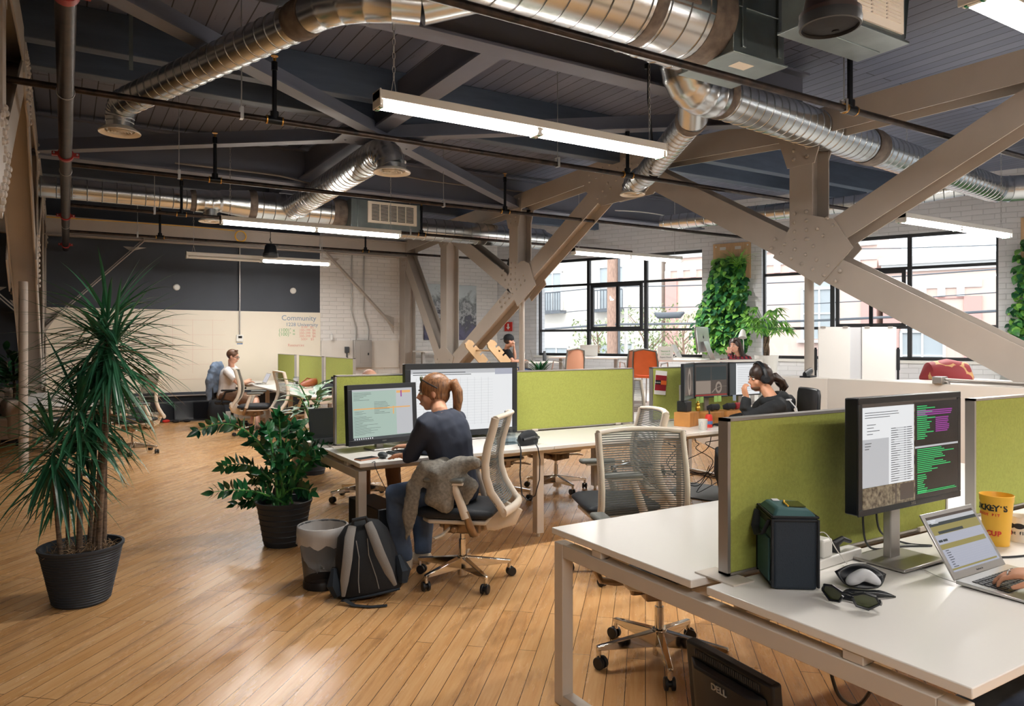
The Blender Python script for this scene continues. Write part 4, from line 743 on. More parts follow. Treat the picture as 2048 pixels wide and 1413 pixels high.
nk = AT(1543, 796, 6.3); m = MB(); hx = V(math.cos(math.radians(60)), math.sin(math.radians(60)), 0); hf = V(math.cos(math.radians(150)), math.sin(math.radians(150)), 0); m.tube([nk+V(0, 0, -.005)+hx*.1*math.cos(a)+hf*(.085*math.sin(a)-.01)+V(0, 0, -.03*math.sin(a)) for a in [2*PI*i/20 for i in range(21)]], .038, 10); m.tube([nk-hf*.09+hx*.09, nk-hf*.16+V(0, 0, -.05), nk-hf*.09-hx*.09], [.03, .06, .03], 10, ry=[.04, .08, .04]); folds(remesh(m.build('hood', 'cloth_black', t), .011, 4), .015)
m = MB(); q = AT(1578, 800, 6.15); m.tube([q, q+V(.03, -.05, -.07), q+V(.02, -.07, -.13)], [.012, .02, .006], 8, ry=.006); m.box(q, (.05, .02, .012)); o = m.build('print', 'paper_grey', t)
# ---- man in white at the far left desks
H = Hd(AT(466, 714, 12.75), -28, -14)
t, body = person('man in a white t-shirt and glasses working at a laptop, far left', V(2.42, 13.6, .575), AT(463, 735, 12.85), H, -30, [AT(482, 770, 12.9), AT(478, 768, 12.5)], [G(498, 760, .79)*1.0, G(500, 764, .79)], [AT(512, 800, 12.9), AT(512, 803, 12.5)], [G(505, 850, .09), G(515, 856, .09)],
    'cloth_white', 'short', legs='cloth_khaki', skin='skin_pale', shoes='soft_black', shorts=True, gen=1.16)
def short_hair(m): m.sph((0, -.022, .04), .106, n=20, sc=(.79, .96, .88)); [m.sph((x, .045-abs(x)*.3, .118), .018, n=8) for x in (-.04, -.015, .015, .04)]
hair_cap(H, t, 'hair_brown', short_hair); face(H, t)
m = MB(); m.M = H.M
for s in (-1, 1): m.tube([(s*.032+.022*math.cos(q), .094, .004+.017*math.sin(q)) for q in [2*PI*i/10 for i in range(11)]], .003, 5); m.tube([(s*.055, .09, .006), (s*.08, .0, .006)], .003, 5)
m.build('glasses', 'black_plastic', t)
fc = V(math.cos(math.radians(-28)), math.sin(math.radians(-28)), 0); pc = V(-fc.y, fc.x, 0); b = V(2.5, 13.5, 0)-fc*.26; g = thing('jacket', 'blue-grey jacket hung over the black chair of the man in white', 'jacket', b); m = MB()
m.tube([V(0, 0, 1.16), V(0, 0, 1.1), V(0, 0, .9)-fc*.02, V(0, 0, .62)-fc*.03], [.16, .25, .27, .22], 16, ry=[.05, .085, .09, .06], up=tuple(fc))
for s2, z2 in ((1, .42), (-1, .5)): m.tube([pc*s2*.2+V(0, 0, 1.08), pc*s2*.26-fc*.05+V(0, 0, .85), pc*s2*.24-fc*.06+V(0, 0, z2)], [.06, .065, .045], 10)
folds(remesh(m.build('cloth', 'cloth_bluegrey', g), .014, 3), .05)
# ---- man in a cap, back corner
H = Hd(AT(1019, 683, 14.0), -22, -6)
t, body = person('man in a backwards black cap and black t-shirt, hand at his face, back corner', AT(1015, 742, 14.1), AT(1013, 700, 14.1), H, -20, [AT(1030, 716, 14.0), AT(1026, 724, 13.7)], [AT(1028, 698, 13.9), AT(1042, 722, 13.7)], [AT(1060, 745, 14.1), AT(1060, 748, 13.8)], [AT(1062, 782, 14.0), AT(1064, 785, 13.7)],
    'cloth_black', 'short', skin='skin_pale', hands=((V(0, 0, 1), V(.8, -.3, 0), .5), None), vox=.012); face(H, t)
m = MB(); m.M = H.M; m.sph((0, -.02, .052), .108, n=20, sc=(.8, .98, .84)); m.ext([(-.06, -.1, .03), (.06, -.1, .03), (.045, -.18, .012), (-.045, -.18, .012)], (0, 0, .01)); m.build('cap', 'soft_black', t)
m = MB(); m.M = H.M; m.sph((0, -.03, .01), .1, n=14, sc=(.8, .9, .7)); m.build('hair', 'hair_dark', t)
# ---- woman in plaid behind the computer
H = Hd(AT(1470, 692, 12.2), 190, -6)
mat('plaid', (112, 34, 42), .85); nt, N, L, bs = nodes(MATS['plaid']); tc = N.new('ShaderNodeTexCoord'); ck = N.new('ShaderNodeTexChecker'); ck.inputs['Scale'].default_value = 22; ck.inputs[1].default_value = rgb(150, 40, 50); ck.inputs[2].default_value = rgb(40, 34, 50); L(tc.outputs['Object'], ck.inputs[0]); L(ck.outputs[0], bs.inputs['Base Color'])
t, body = person('woman with long dark hair and a plaid shirt resting her cheek on a hand', AT(1488, 752, 12.4), AT(1480, 712, 12.3), H, 195, [AT(1462, 722, 12.0), AT(1462, 724, 12.6)], [AT(1459, 709, 12.1), G(1440, 730, 1.25)*0+AT(1442, 722, 12.0)], [AT(1450, 765, 12.1), AT(1450, 760, 12.6)], [AT(1455, 810, 12.1), AT(1455, 805, 12)],
    'plaid', 'long', skin='skin_pale', hands=((V(0, 0, 1), V(-.5, -.8, 0), .9), None), gen=.92, vox=.011); face(H, t)
def long_hair(m):
    m.sph((0, -.025, .04), .11, n=20, sc=(.8, .96, .9))
    for s in (-1, 1): m.tube([(s*.04, .03, .12), (s*.085, -.01, .05), (s*.095, -.03, -.08), (s*.11, -.05, -.2), (s*.09, -.04, -.29)], [.02, .03, .04, .04, .012], 9)
    m.tube([(0, -.09, .06), (0, -.12, -.05), (0, -.12, -.18), (0, -.1, -.27)], [.05, .075, .08, .03], 10, ry=[.03, .03, .03, .02])
hair_cap(H, t, 'hair_dark', long_hair)
# ---- bald man behind the green screen
H = Hd(AT(739, 764, 6.85), -95, -25)
t, body = person('bald man whose head top shows over the green screen behind the small computer', V(2.42, 6.72, .575), AT(739, 800, 7.0), H, -95, [V(2.68, 6.45, .85), V(2.15, 6.45, .85)], [V(2.6, 6.1, .79), V(2.25, 6.1, .79)], [V(2.52, 6.2, .52), V(2.25, 6.22, .52)], [V(2.5, 6.05, .09), V(2.2, 6.05, .09)], 'cloth_bluegrey', 'short', legs='cloth_khaki', skin='skin_pale', shoes='soft_black', vox=.011); face(H, t)
# ---- the person typing at the nearest desk, mostly outside the picture
H = Hd(V(2.86, .62, 1.24), 95, -15)
t, body = person('person at the nearest desk, one ringed hand on the laptop keyboard', V(2.92, .36, .575), V(2.9, .5, 1.08), H, 92, [V(2.6, .7, .86), V(3.2, .7, .86)], [V(2.575, 1.045, .808), V(2.82, 1.03, .80)], [V(2.8, .92, .54), V(3.06, .92, .54)], [V(2.72, 1.52, .09), V(3.0, 1.5, .09)],
    'cloth_black', 'short', legs='denim', shoes='soft_black', hands=((V(-.28, .95, -.12), V(-.15, 0, 1), .42), (V(-.1, 1, -.1), V(0, 0, 1), .4)), vox=.0055); face(H, t)
hair_cap(H, t, 'hair_brown', short_hair)
m = MB(); f = V(-.28, .95, -.12).normalized(); c = V(2.575, 1.045, .808)+f*.1; m.tube([c+V(-.012, -.003, 0)+V(math.cos(q)*.0105, 0, math.sin(q)*.0105) for q in [2*PI*i/14 for i in range(15)]], .0022, 6); m.build('ring', 'silver', t)
# ================================================================== computers and small things on and under the desks
def rects(m, R, w, h, y0=0.0, dy=-.0006):
    """flat panels of a screen picture, each a hair in front of the last; x across, z up, y toward the back"""
    for i, (x0, x1, z0, z1, k) in enumerate(R):
        y = y0-.00003*(i+1); m.quad((x0*w, y, z0*h), (x1*w, y, z0*h), (x1*w, y, z1*h), (x0*w, y, z1*h), k)
def lines(x0, x1, z0, z1, n, k, seed=1, fill=.5, lo=.3):
    r = random.Random(seed); out = []; p = (z1-z0)/n
    for i in range(n):
        z = z1-(i+1)*p; out.append((x0, x0+(x1-x0)*r.uniform(lo, 1), z+p*.2, z+p*(.2+fill), k))
    return out
def monitor(label, base, ang, w, h, zb, R, mats, bez=.016, body='black_plastic', depth=.035, stand='alu', tilt=0, basez=.737, bw=.24, bd=.18, name='computer_monitor', edge=None, logo=None, std=True, grp=None):
    """base: stand position; ang: direction the screen looks, degrees"""
    a = math.radians(ang)+PI/2; t = thing(name, label, 'monitor', (base[0], base[1], basez), a, grp); z0 = zb-basez; tl = Matrix.Rotation(-tilt, 4, 'X')
    Mx = Matrix.Translation((0, -.06, z0)) @ tl
    m = MB(); m.M = Mx; m.bx(-w/2, w/2, 0, depth, 0, h); m.bx(-w*.3, w*.3, depth, depth+.02, h*.2, h*.8); m.build('case', body, t, bev=.005)
    m = MB(); m.M = Mx; m.bx(-w/2-.002, w/2+.002, -.004, .002, -.002, bez); m.bx(-w/2-.002, w/2+.002, -.004, .002, h-bez, h+.002); m.bx(-w/2-.002, -w/2+bez, -.004, .002, bez, h-bez); m.bx(w/2-bez, w/2+.002, -.004, .002, bez, h-bez); m.build('bezel', edge or body, t, bev=.002)
    m = MB(); m.M = Mx @ Matrix.Translation((-w/2+bez, -.0008, bez)); rects(m, R, w-2*bez, h-2*bez); m.build('display', mats, t, recalc=False)
    if std: m = MB(); m.bx(-.03, .03, .0, .03, 0, z0+h*.4); m.build('stand', stand, t, bev=.004); m = MB(); m.bx(-bw/2, bw/2, -bd*.55, bd*.45, 0, .012); m.build('stand_base', stand, t, bev=.006)
    if logo: text(logo, 'silver', .013, tuple(Mx @ V(0, -.005, bez*.5)), (PI/2, 0, 0), t, .0004)
    return t
SM = ['scr_white', 'scr_grey', 'scr_text', 'scr_black', 'scr_green', 'scr_magenta', 'scr_fur', 'scr_brown', 'scr_mint', 'scr_orange', 'scr_olive', 'scr_teal', 'scr_lav', 'scr_tan', 'scr_red']
sW, sG, sT, sB, sGr, sM, sF, sBr, sMi, sO, sOl, sTe, sLa, sTa, sR = range(15)
R = [(0, 1, 0, 1, sF), (.0, 1, .965, 1, sBr), (0, .518, .2, .965, sW), (0, .26, .45, .66, sG), (0, .26, .2, .45, sG), (.27, .5, .2, .76, sW)]
R += [(.28, .49, .22+i*.0225, .231+i*.0225, sG) for i in range(24)]+lines(.28, .38, .22, .76, 24, sT, 3, .25)+lines(.41, .43, .22, .76, 24, sT, 4, .22, .8)+lines(.44, .5, .22, .76, 24, sT, 5, .25, .5)
R += lines(.02, .4, .86, .93, 3, sT, 6, .25)+lines(.04, .2, .7, .82, 4, sT, 7, .2)+lines(.02, .12, .56, .64, 3, sT, 9, .25)
R += [(.518, 1, .535, .98, sB), (.518, 1, .0, .515, sB), (.518, 1, .515, .535, sG)]+lines(.54, .74, .6, .95, 17, sGr, 8, .5, .4)+lines(.54, .95, .84, .9, 3, sM, 9, .6, .9)+lines(.74, .9, .66, .82, 8, sM, 10, .6, .8)+lines(.54, .97, .26, .51, 13, sGr, 11, .5, .3)+lines(.54, .66, .05, .25, 10, sGr, 12, .5, .5)+lines(.54, .99, .05, .08, 2, sGr, 13, .5, .9)+[(.0, .515, .0, .2, sF), (.31, .325, .0, .2, sBr), (.36, .5, .03, .19, sBr)]
mat('monitor_bezel', (34, 38, 42), .35)
monitor('large monitor with a black and green terminal window on the nearest desk', (2.56, 1.52), -90, .635, .392, .945, R, SM, .02, edge='monitor_bezel', depth=.05, bw=.26, bd=.2, logo='DELL')
# laptop on the nearest desk
def laptop(label, o, ang, tilt, R, mats, w=.325, d=.225, h=.21, body='silver', keys=True, logo=None, grp=None, z=.736):
    t = thing('laptop', label, 'laptop', (o[0], o[1], z), math.radians(ang), grp); m = MB()
    m.add([(0, 0, .004), (w, 0, .004), (w, -d, .002), (0, -d, .002), (0, 0, .016), (w, 0, .016), (w, -d, .008), (0, -d, .008)], [(0, 1, 2, 3), (4, 7, 6, 5), (0, 4, 5, 1), (1, 5, 6, 2), (2, 6, 7, 3), (3, 7, 4, 0)]); [m.bx(x, x+.02, -d+.02, -d+.03, 0, .003) or m.bx(x, x+.02, -.03, -.02, 0, .005) for x in (.03, w-.05)]; m.build('base', body, t, bev=.002)
    if keys:
        m = MB()
        for r in range(6):
            for c in range(13): y = -.035-r*.0185; zz = .0161+.008*y/d; m.bx(.03+c*.0205, .0465+c*.0205, y-.015, y, zz-.001, zz+.002)
        m.build('keyboard', 'black_plastic', t); m = MB(); m.bx(w*.33, w*.67, -d+.01, -d+.075, .0085, .0105); m.build('trackpad', 'paper_grey' if body == 'silver' else 'dark_grey', t)
    M = Matrix.Translation((0, .002, .014)) @ Matrix.Rotation(-tilt, 4, 'X'); m = MB(); m.M = M; m.bx(0, w, 0, .006, 0, h); m.build('lid', body, t, bev=.002); m = MB(); m.M = M @ Matrix.Translation((.017, -.0006, .024)); rects(m, R, w-.034, h-.038); m.build('display', mats, t, recalc=False)
    if logo: text(logo, 'dark_grey', .008, tuple(M @ V(w/2, -.0012, .012)), (PI/2-tilt, 0, 0), t, .0002)
    return t
R = [(0, 1, 0, 1, sLa), (0, 1, .95, 1, sBr), (0, 1, .88, .95, sG), (0, 1, .82, .88, sTe), (0, 1, .66, .82, sOl), (.1, .62, .67, .72, sTe), (.02, .1, .53, .57, sTe), (.11, .2, .53, .57, sTe), (0, .96, .4, .49, sOl), (0, .96, .03, .06, sOl)]+[(.02, .95, .09+i*.04, .092+i*.04, sG) for i in range(8)]+lines(.05, .16, .07, .4, 8, sT, 3, .3, .5)+lines(.05, .3, .86, .94, 3, sW, 4, .4)
laptop('open silver laptop with olive web page at the right edge', (2.464, 1.262), 0, math.radians(31), R, SM, w=.332, h=.222, logo='MacBook Air')
# green and black cooler bag
t = thing('cooler_bag', 'upright dark cooler bag with teal lid in front of the green screen', 'bag', (2.03, 1.575, .7355), math.radians(-36)); m = MB()
m.bx(-.07, .07, -.09, .09, 0, .235); m.build('body', 'navy_nylon', t, bev=.012, seg=3); m = MB(); m.add([(-.071, -.091, .232), (.071, -.091, .232), (.071, .091, .232), (-.071, .091, .232), (-.05, -.065, .258), (.05, -.065, .254), (.05, .065, .254), (-.05, .065, .258)], [(0, 3, 2, 1), (4, 5, 6, 7), (0, 1, 5, 4), (1, 2, 6, 5), (2, 3, 7, 6), (3, 0, 4, 7)]); m.build('lid', 'teal_nylon', t, bev=.008)
m = MB(); [m.tube([(x*.071, y*.091, z) for x, y in ((-1, -1), (1, -1), (1, 1), (-1, 1), (-1, -1))], .004, 6) for z in (.233, .222)]; [m.tube([(x*.071, y*.091, .01), (x*.071, y*.091, .225)], .005, 6) for x in (-1, 1) for y in (-1, 1)]; m.build('piping', 'soft_black', t)
m = MB(); m.quad((-.0715, -.075, .09), (-.0715, .075, .09), (-.0715, .075, .2), (-.0715, -.075, .2)); m.bx(-.078, -.07, -.07, .07, .02, .16); m.build('side_pocket', 'teal_nylon', t, bev=.004)
m = MB(); m.tube([(-.074, -.07, .22), (-.09, -.05, .17), (-.094, 0, .155), (-.09, .05, .17), (-.074, .07, .22)], .013, 6, ry=.003, up=(0, 0, 1)); m.build('handle', 'soft_black', t)
m = MB(); m.box((.02, -.01, .258), (.05, .08, .003)); m.build('clear_window', 'lens', t); m = MB(); m.tube([(-.01, -.05, .26), (-.012, -.01, .262), (.0, .03, .26)], .003, 6); m.build('trim', 'yellow_cup', t); m = MB(); m.box((-.025, .045, .259), (.022, .03, .002)); m.build('patch', 'paper_grey', t)
# power strip, adapters and cables
t = thing('power_strip', 'white power strip with plugs between cooler bag and monitor', 'power strip', (2.36, 1.625, .7355), math.radians(4)); m = MB(); m.bx(-.15, .13, -.028, .028, 0, .035); m.build('body', 'white_enamel', t, bev=.005)
m = MB(); m.bx(-.12, -.06, -.028, .025, .035, .1); m.build('adapter', 'white_enamel', t, bev=.008); m = MB(); m.tube([(.0, 0, .03), (0, 0, .065), (.03, -.01, .08), (.07, -.015, .065), (.09, 0, .06)], [.018, .016, .01, .008, .008], 10); m.build('plug', 'black_plastic', t)
def cable(label, pts, r=.003, mt='black_plastic', name='cable', grp=None):
    P = [Vector(p) for p in pts]; Q = []
    for i in range(len(P)-1):
        a, b, c, d = P[max(i-1, 0)], P[i], P[i+1], P[min(i+2, len(P)-1)]
        for k in range(6): f = k/6; Q.append(.5*((2*b)+(c-a)*f+(2*a-5*b+4*c-d)*f*f+(3*b-a-3*c+d)*f**3))
    Q.append(P[-1]); m = MB(); m.tube(Q, r, 7); return tag(m.build(name, mt), label, 'cable', grp)
z = .7385
cable('thin white charging cable curling across the nearest desk to the laptop', [V(2.22, 1.63, .83), V(2.26, 1.6, .86), V(2.28, 1.56, .80), G(1693, 1127, z), G(1700, 1135, z), G(1690, 1131, z), G(1760, 1125, z), G(1830, 1134, z), G(1880, 1155, z+.003), V(2.466, 1.24, .744)], .0018, 'white_enamel')
cable('black monitor cable looping behind the large monitor on the nearest desk', [V(2.5, 1.6, 1.0), V(2.52, 1.62, .85), V(2.6, 1.64, .745), V(2.75, 1.6, z), V(2.85, 1.55, z), V(2.8, 1.62, z), V(2.66, 1.64, .80), V(2.6, 1.62, .95)], .004)
cable('black cable lying on the nearest desk beside the yellow cup', [V(2.86, 1.36, z), V(3.0, 1.3, z), V(3.2, 1.28, z), V(3.6, 1.24, z)], .004)
# sunglasses and open case
t = thing('sunglasses', 'dark wraparound sunglasses lying on the nearest desk before their case', 'sunglasses', (1.985, 1.325, .738), math.radians(-76)); t.scale = (1.12, 1.12, 1.12); m = MB()
for s in (-1, 1):
    m.tube([(s*.012, -.002, .034), (s*.04, .0, .046), (s*.066, .012, .04), (s*.073, .02, .02), (s*.05, .006, .004), (s*.022, .0, .008), (s*.012, -.002, .026)], .0035, 6)
    m.tube([(s*.073, .018, .026), (s*.07, .04, .016), (s*.02, .052, .006), (-s*.05, .05, .004)], .004, 6, ry=.007, up=(0, 0, 1))
m.tube([(-.013, -.002, .034), (0, .001, .036), (.013, -.002, .034)], .004, 6); m.build('frame', 'black_plastic', t)
for s in (-1, 1): m = MB(); m.add([(s*.014, -.001, .032), (s*.04, .001, .044), (s*.065, .012, .038), (s*.071, .019, .021), (s*.05, .007, .006), (s*.024, .001, .009)], [(0, 1, 2, 3, 4, 5)]); m.build('lens', 'lens', t)
t = thing('sunglasses_case', 'open black clamshell sunglasses case with grey lining cloth', 'case', (2.165, 1.39, .737), math.radians(-42))
for s in (-1, 1):
    m = MB(); m.M = Matrix.Translation((0, 0, .004)) @ Matrix.Rotation(.95 if s < 0 else -.12, 4, 'X'); nu, nv = 16, 6; vs = []
    for b in range(nv+1):
        for a in range(nu+1):
            u = -1+2*a/nu; v = b/nv; top = .07*(1-.55*u*u)+.012*abs(u)**3; vs.append((.078*u*(.55+.45*v**.6), s*(.004+.028*v+.02*math.sin(PI*v)*(1-u*u)), top*v+.006*u*u*(1-v)))
    m.add(vs, [(b*(nu+1)+a, b*(nu+1)+a+1, (b+1)*(nu+1)+a+1, (b+1)*(nu+1)+a) for b in range(nv) for a in range(nu)]); o = m.build('shell', 'black_plastic', t, ang=60); q = o.modifiers.new('thick', 'SOLIDIFY'); q.thickness = .004
m = MB(); m.tube([(-.05, .0, .02), (-.02, -.004, .04), (0, .004, .05), (.025, -.004, .042), (.05, 0, .022)], [.008, .02, .024, .02, .008], 10, ry=[.01, .016, .02, .016, .01], up=(0, 1, 0)); folds(m.build('lining_cloth', 'paper_grey', t, sub=2), .02)
# cups on the nearest desk
def ring_text(s, c, r0, z, size, a0, st, mt, par, tilt=0):
    for i, ch in enumerate(s):
        a = math.radians(a0+st*i); text(ch, mt, size, (c[0]+r0*math.cos(a), c[1]+r0*math.sin(a), c[2]+z), (PI/2+tilt, 0, a+PI/2), par, .0003, bold=size*.035)
t = thing('plastic_cup', 'tall yellow plastic cup with black and red lettering', 'cup', (3.1, 1.435, .7355)); m = MB(); m.lathe([(.001, .004), (.04, .002), (.043, 0), (.056, .17), (.0575, .17), (.0585, .192), (.06, .193), (.058, .195), (.056, .19), (.041, .008), (.001, .008)], 40, cap=False); m.build('cup_body', 'yellow_cup', t)
ring_text("DICKEY'S", (0, 0, 0), .0555, .148, .033, 124, 16, 'ink_black', t, -.075); ring_text('BARBECUE PIT', (0, 0, 0), .0545, .122, .013, 102, 10, 'ink_red', t, -.075); ring_text('BIG YELLOW CUP', (0, 0, 0), .0505, .05, .026, -45, 20, 'ink_red', t, -.075)
t = thing('paper_cup', 'short cream paper cup at the right edge beside the yellow cup', 'cup', (3.225, 1.41, .7355)); m = MB(); m.lathe([(.001, .002), (.034, 0), (.044, .098), (.047, .1), (.047, .103), (.043, .1), (.033, .006), (.001, .006)], 32, cap=False); m.build('cup_body', 'vent_cream', t); m = MB(); [m.box((.0405*math.cos(a), .0405*math.sin(a), .066), (.004, .006, .01+.012*abs(math.sin(4*a))), 0, Euler((0, 0, a))) for a in [2.6+.06*i for i in range(26)]]; m.build('print', 'ink_black', t); ring_text('light flight', (0, 0, 0), .0395, .038, .017, 130, 13, 'ink_black', t, -.1)
# old monitor standing on the floor, back toward the viewer
t = thing('computer_monitor', 'old black monitor standing on the floor, back to the viewer, under the nearest desk', 'monitor', (2.04, 1.78, 0), math.radians(-95)); Mx = Matrix.Rotation(math.radians(6), 4, 'X')
m = MB(); m.M = Mx; m.bx(-.215, .215, -.025, .02, .07, .41); m.build('case', 'black_plastic', t, bev=.01); m = MB(); m.M = Mx; m.add([(-.19, -.025, .1), (.19, -.025, .1), (.19, -.025, .36), (-.19, -.025, .36), (-.13, -.06, .12), (.13, -.06, .12), (.13, -.06, .35), (-.13, -.06, .35)], [(0, 3, 2, 1), (4, 5, 6, 7), (0, 1, 5, 4), (1, 2, 6, 5), (2, 3, 7, 6), (3, 0, 4, 7)]); m.build('rear_bulge', 'black_plastic', t, bev=.008)
m = MB(); m.M = Mx; [m.bx(-.16+i*.0095, -.155+i*.0095, -.03, -.02, .37, .395) or m.bx(-.13+i*.0078, -.126+i*.0078, -.066, -.05, .352, .36) for i in range(34)]; m.build('vent_slots', 'dark_grey', t); m = MB(); m.M = Mx; m.bx(-.06, .06, -.066, -.06, .13, .19); m.build('mount_plate', 'soft_black', t); text('DELL', 'silver', .034, tuple(Mx @ V(0, -.0655, .318)), (PI/2+math.radians(6), 0, 0), t, .002)
m = MB(); m.M = Mx; m.bx(-.04, .04, -.07, -.045, .03, .16); m.build('stand', 'black_plastic', t); m = MB(); m.bx(-.12, .12, -.12, .09, 0, .02); m.build('stand_base', 'black_plastic', t, bev=.005)
cable('thick black cable hanging in a loop under the nearest desk', [AT(1660, 1310, 2.3), AT(1662, 1345, 2.32), AT(1680, 1395, 2.35), AT(1715, 1412, 2.4), AT(1745, 1375, 2.3), AT(1752, 1340, 2.25)], .006)
# ------------------------------------------------------------------ second desk row
R = [(0, 1, 0, 1, sW), (0, .82, .93, 1, sG), (.82, 1, .9, 1, sLa), (.0, .82, .86, .93, sW)]+[(.02, .8, .1+i*.045, .102+i*.045, sG) for i in range(17)]+[(.05+i*.07, .052+i*.07, .08, .86, sG) for i in range(11)]+lines(.02, .7, .9, .97, 2, sT, 5, .3)
t = monitor('very large television with a white spreadsheet behind the woman in navy', (2.72, 5.24), -92, .99, .58, .77, R, SM, .045, depth=.06, bw=.4, bd=.16); text('ns', 'scr_text', .09, (.41, -.0625, .2), (PI/2, 0, 0), t, .0003)
R = [(0, 1, 0, 1, sMi), (0, 1, .0, .05, sT), (.72, 1, .06, .97, sG), (0, 1, .965, 1, sG), (.02, .96, .6, .625, sO), (.73, .97, .9, .95, sO), (.8, .82, .82, .95, sM), (.66, .68, .48, .64, sO)]+lines(.02, .45, .1, .48, 16, sT, 3, .2)+lines(.03, .35, .5, .58, 4, sT, 4, .2)+lines(.35, .62, .5, .76, 9, sT, 5, .2)+lines(.02, .35, .78, .95, 6, sT, 6, .2)+[(.02+i*.035, .035+i*.035, .012, .04, sW) for i in range(9)]
monitor('black all-in-one computer with a pale green screen before the woman in navy', (1.97, 5.07), -80, .575, .43, .785, R, SM, .035, depth=.05, bw=.2, bd=.16, tilt=.06, logo='SONY', stand='alu')
def box_thing(name, label, cat, loc, dims, mt, rz=0, bev=.004, grp=None):
    m = MB(); m.bx(-dims[0]/2, dims[0]/2, -dims[1]/2, dims[1]/2, 0, dims[2]); o = m.build(name, mt, bev=bev); o.location = loc; o.rotation_euler = (0, 0, rz); return tag(o, label, cat, grp)
def keyboard(label, loc, rz):
    t = thing('keyboard', label, 'keyboard', loc, rz); m = MB(); m.bx(-.2, .2, -.065, .065, 0, .014); m.build('base', 'black_plastic', t, bev=.003); m = MB(); [m.bx(-.19+c*.0254, -.169+c*.0254, -.056+r*.023, -.037+r*.023, .014, .019) for c in range(15) for r in range(5)]; m.build('keys', 'dark_grey', t); return t
keyboard('black keyboard under the hands of the woman in navy', (2.13, 4.8, .7355), math.radians(8))
m = MB(); m.sph((0, 0, 0), .05, n=16, sc=(.62, 1, .42)); o = m.build('computer_mouse', 'dark_grey'); o.location = G(806, 912, .757)*1; o.location = (1.83, 4.66, .757); tag(o, 'dark computer mouse by the right hand of the woman in navy', 'mouse')
t = thing('phone', 'black phone in a copper case lying near the desk corner', 'phone', tuple(G(733, 919, .7355)), math.radians(18)); m = MB(); m.bx(-.075, .075, -.038, .038, 0, .008); m.build('case', 'orange_plastic', t, bev=.003); m = MB(); m.bx(-.071, .071, -.034, .034, .008, .0105); m.build('glass', 'screen_off', t)
cable('thin dark cable hanging from the phone over the desk edge', [G(744, 926, .74), V(1.72, 4.515, .74), V(1.72, 4.5, .7), V(1.8, 4.52, .55), V(1.95, 4.6, .35), V(2.0, 4.62, .3)], .0025)
laptop('dark laptop standing open behind the left end green screen', (1.6+.05, 5.75), 5, math.radians(8), [(0, 1, 0, 1, sB)], SM, body='black_plastic', h=.24, d=.22, keys=False)
t = thing('desk_organiser', 'clear acrylic organiser beside the big television', 'organiser', tuple(G(1014, 888, .7355)), .1); m = MB()
for x in (-.1, -.035, .035, .1): m.bx(x-.0015, x+.0015, -.06, .06, 0, .11 if abs(x) < .05 else .08)
m.bx(-.1, .1, .058, .061, 0, .12); m.bx(-.1, .1, -.061, -.058, 0, .05); m.bx(-.1, .1, -.06, .06, 0, .003); m.build('tray', 'clear_plastic', t); m = MB(); m.bx(-.085, -.05, -.03, .02, .004, .05); m.build('sticky_pad', 'orange_plastic', t)
t = thing('shoulder_bag', 'small black leather bag on the desk edge, strap hanging down', 'bag', tuple(G(1056, 890, .7355)), .3); m = MB(); m.M = Matrix.Scale(1, 4)
m.tube([(-.1, 0, .03), (-.06, 0, .034), (0, 0, .036), (.06, 0, .034), (.1, 0, .028)], [.05, .07, .075, .07, .045], 14, ry=[.02, .03, .032, .03, .02], up=(0, 1, 0)); m.build('pouch', 'soft_black', t, ang=60); m = MB(); m.tube([(-.09, -.03, .05), (0, -.06, .066), (.09, -.03, .05)], .012, 8); m.build('flap', 'black_plastic', t)
m = MB(); c = Vector(t.location); P = [AT(1034, 880, 5.45), AT(1040, 893, 5.3), AT(1042, 903, 5.28), AT(1040, 950, 5.28), AT(1044, 990, 5.28), AT(1055, 1001, 5.28), AT(1070, 992, 5.28), AT(1079, 960, 5.28), AT(1080, 920, 5.28), AT(1076, 897, 5.28), AT(1068, 882, 5.42)]
Mi = Matrix.Rotation(-.3, 4, 'Z'); m.tube([Mi @ (p-c) for p in P], .005, 6, ry=.003); m.build('strap', 'black_plastic', t)
box_thing('computer_tower', 'black computer tower on the floor under the left end of the second desk', 'computer', (1.83, 4.78, 0), (.2, .5, .42), 'black_plastic', .06, .006)
# waste bin with liner
t = thing('waste_bin', 'black wire mesh waste bin with a white plastic liner', 'bin', (1.37, 4.5, 0)); m = MB(); m.lathe([(.11, .0), (.112, .03), (.148, .37)], 40, cap=False); m.build('mesh_wall', 'wire_mesh', t); m = MB(); m.lathe([(.001, .004), (.108, .004), (.118, .0), (.12, .03), (.112, .05)], 32, cap=False); m.build('foot', 'black_plastic', t)
m = MB(); m.tube([(.15*math.cos(a), .15*math.sin(a), .372) for a in [2*PI*i/32 for i in range(33)]], .006, 7); m.build('rim', 'dark_grey', t)
m = MB(); random.seed(8); n = 40; vs = []
for r0, z0, j0 in ((.156, .27, .006), (.158, .32, .004), (.157, .378, .002), (.147, .382, .002), (.135, .3, .006), (.12, .2, .012), (.09, .13, .014), (.02, .12, .01)):
    for j in range(n): a = 2*PI*j/n; rr = r0+random.uniform(-j0, j0); vs.append((rr*math.cos(a), rr*math.sin(a), z0+random.uniform(-j0, j0)*(3 if z0 < .3 else .5)))
m.add(vs, [(i*n+j, i*n+(j+1) % n, (i+1)*n+(j+1) % n, (i+1)*n+j) for i in range(7) for j in range(n)]); m.build('liner', 'bin_liner', t, ang=80, recalc=False)
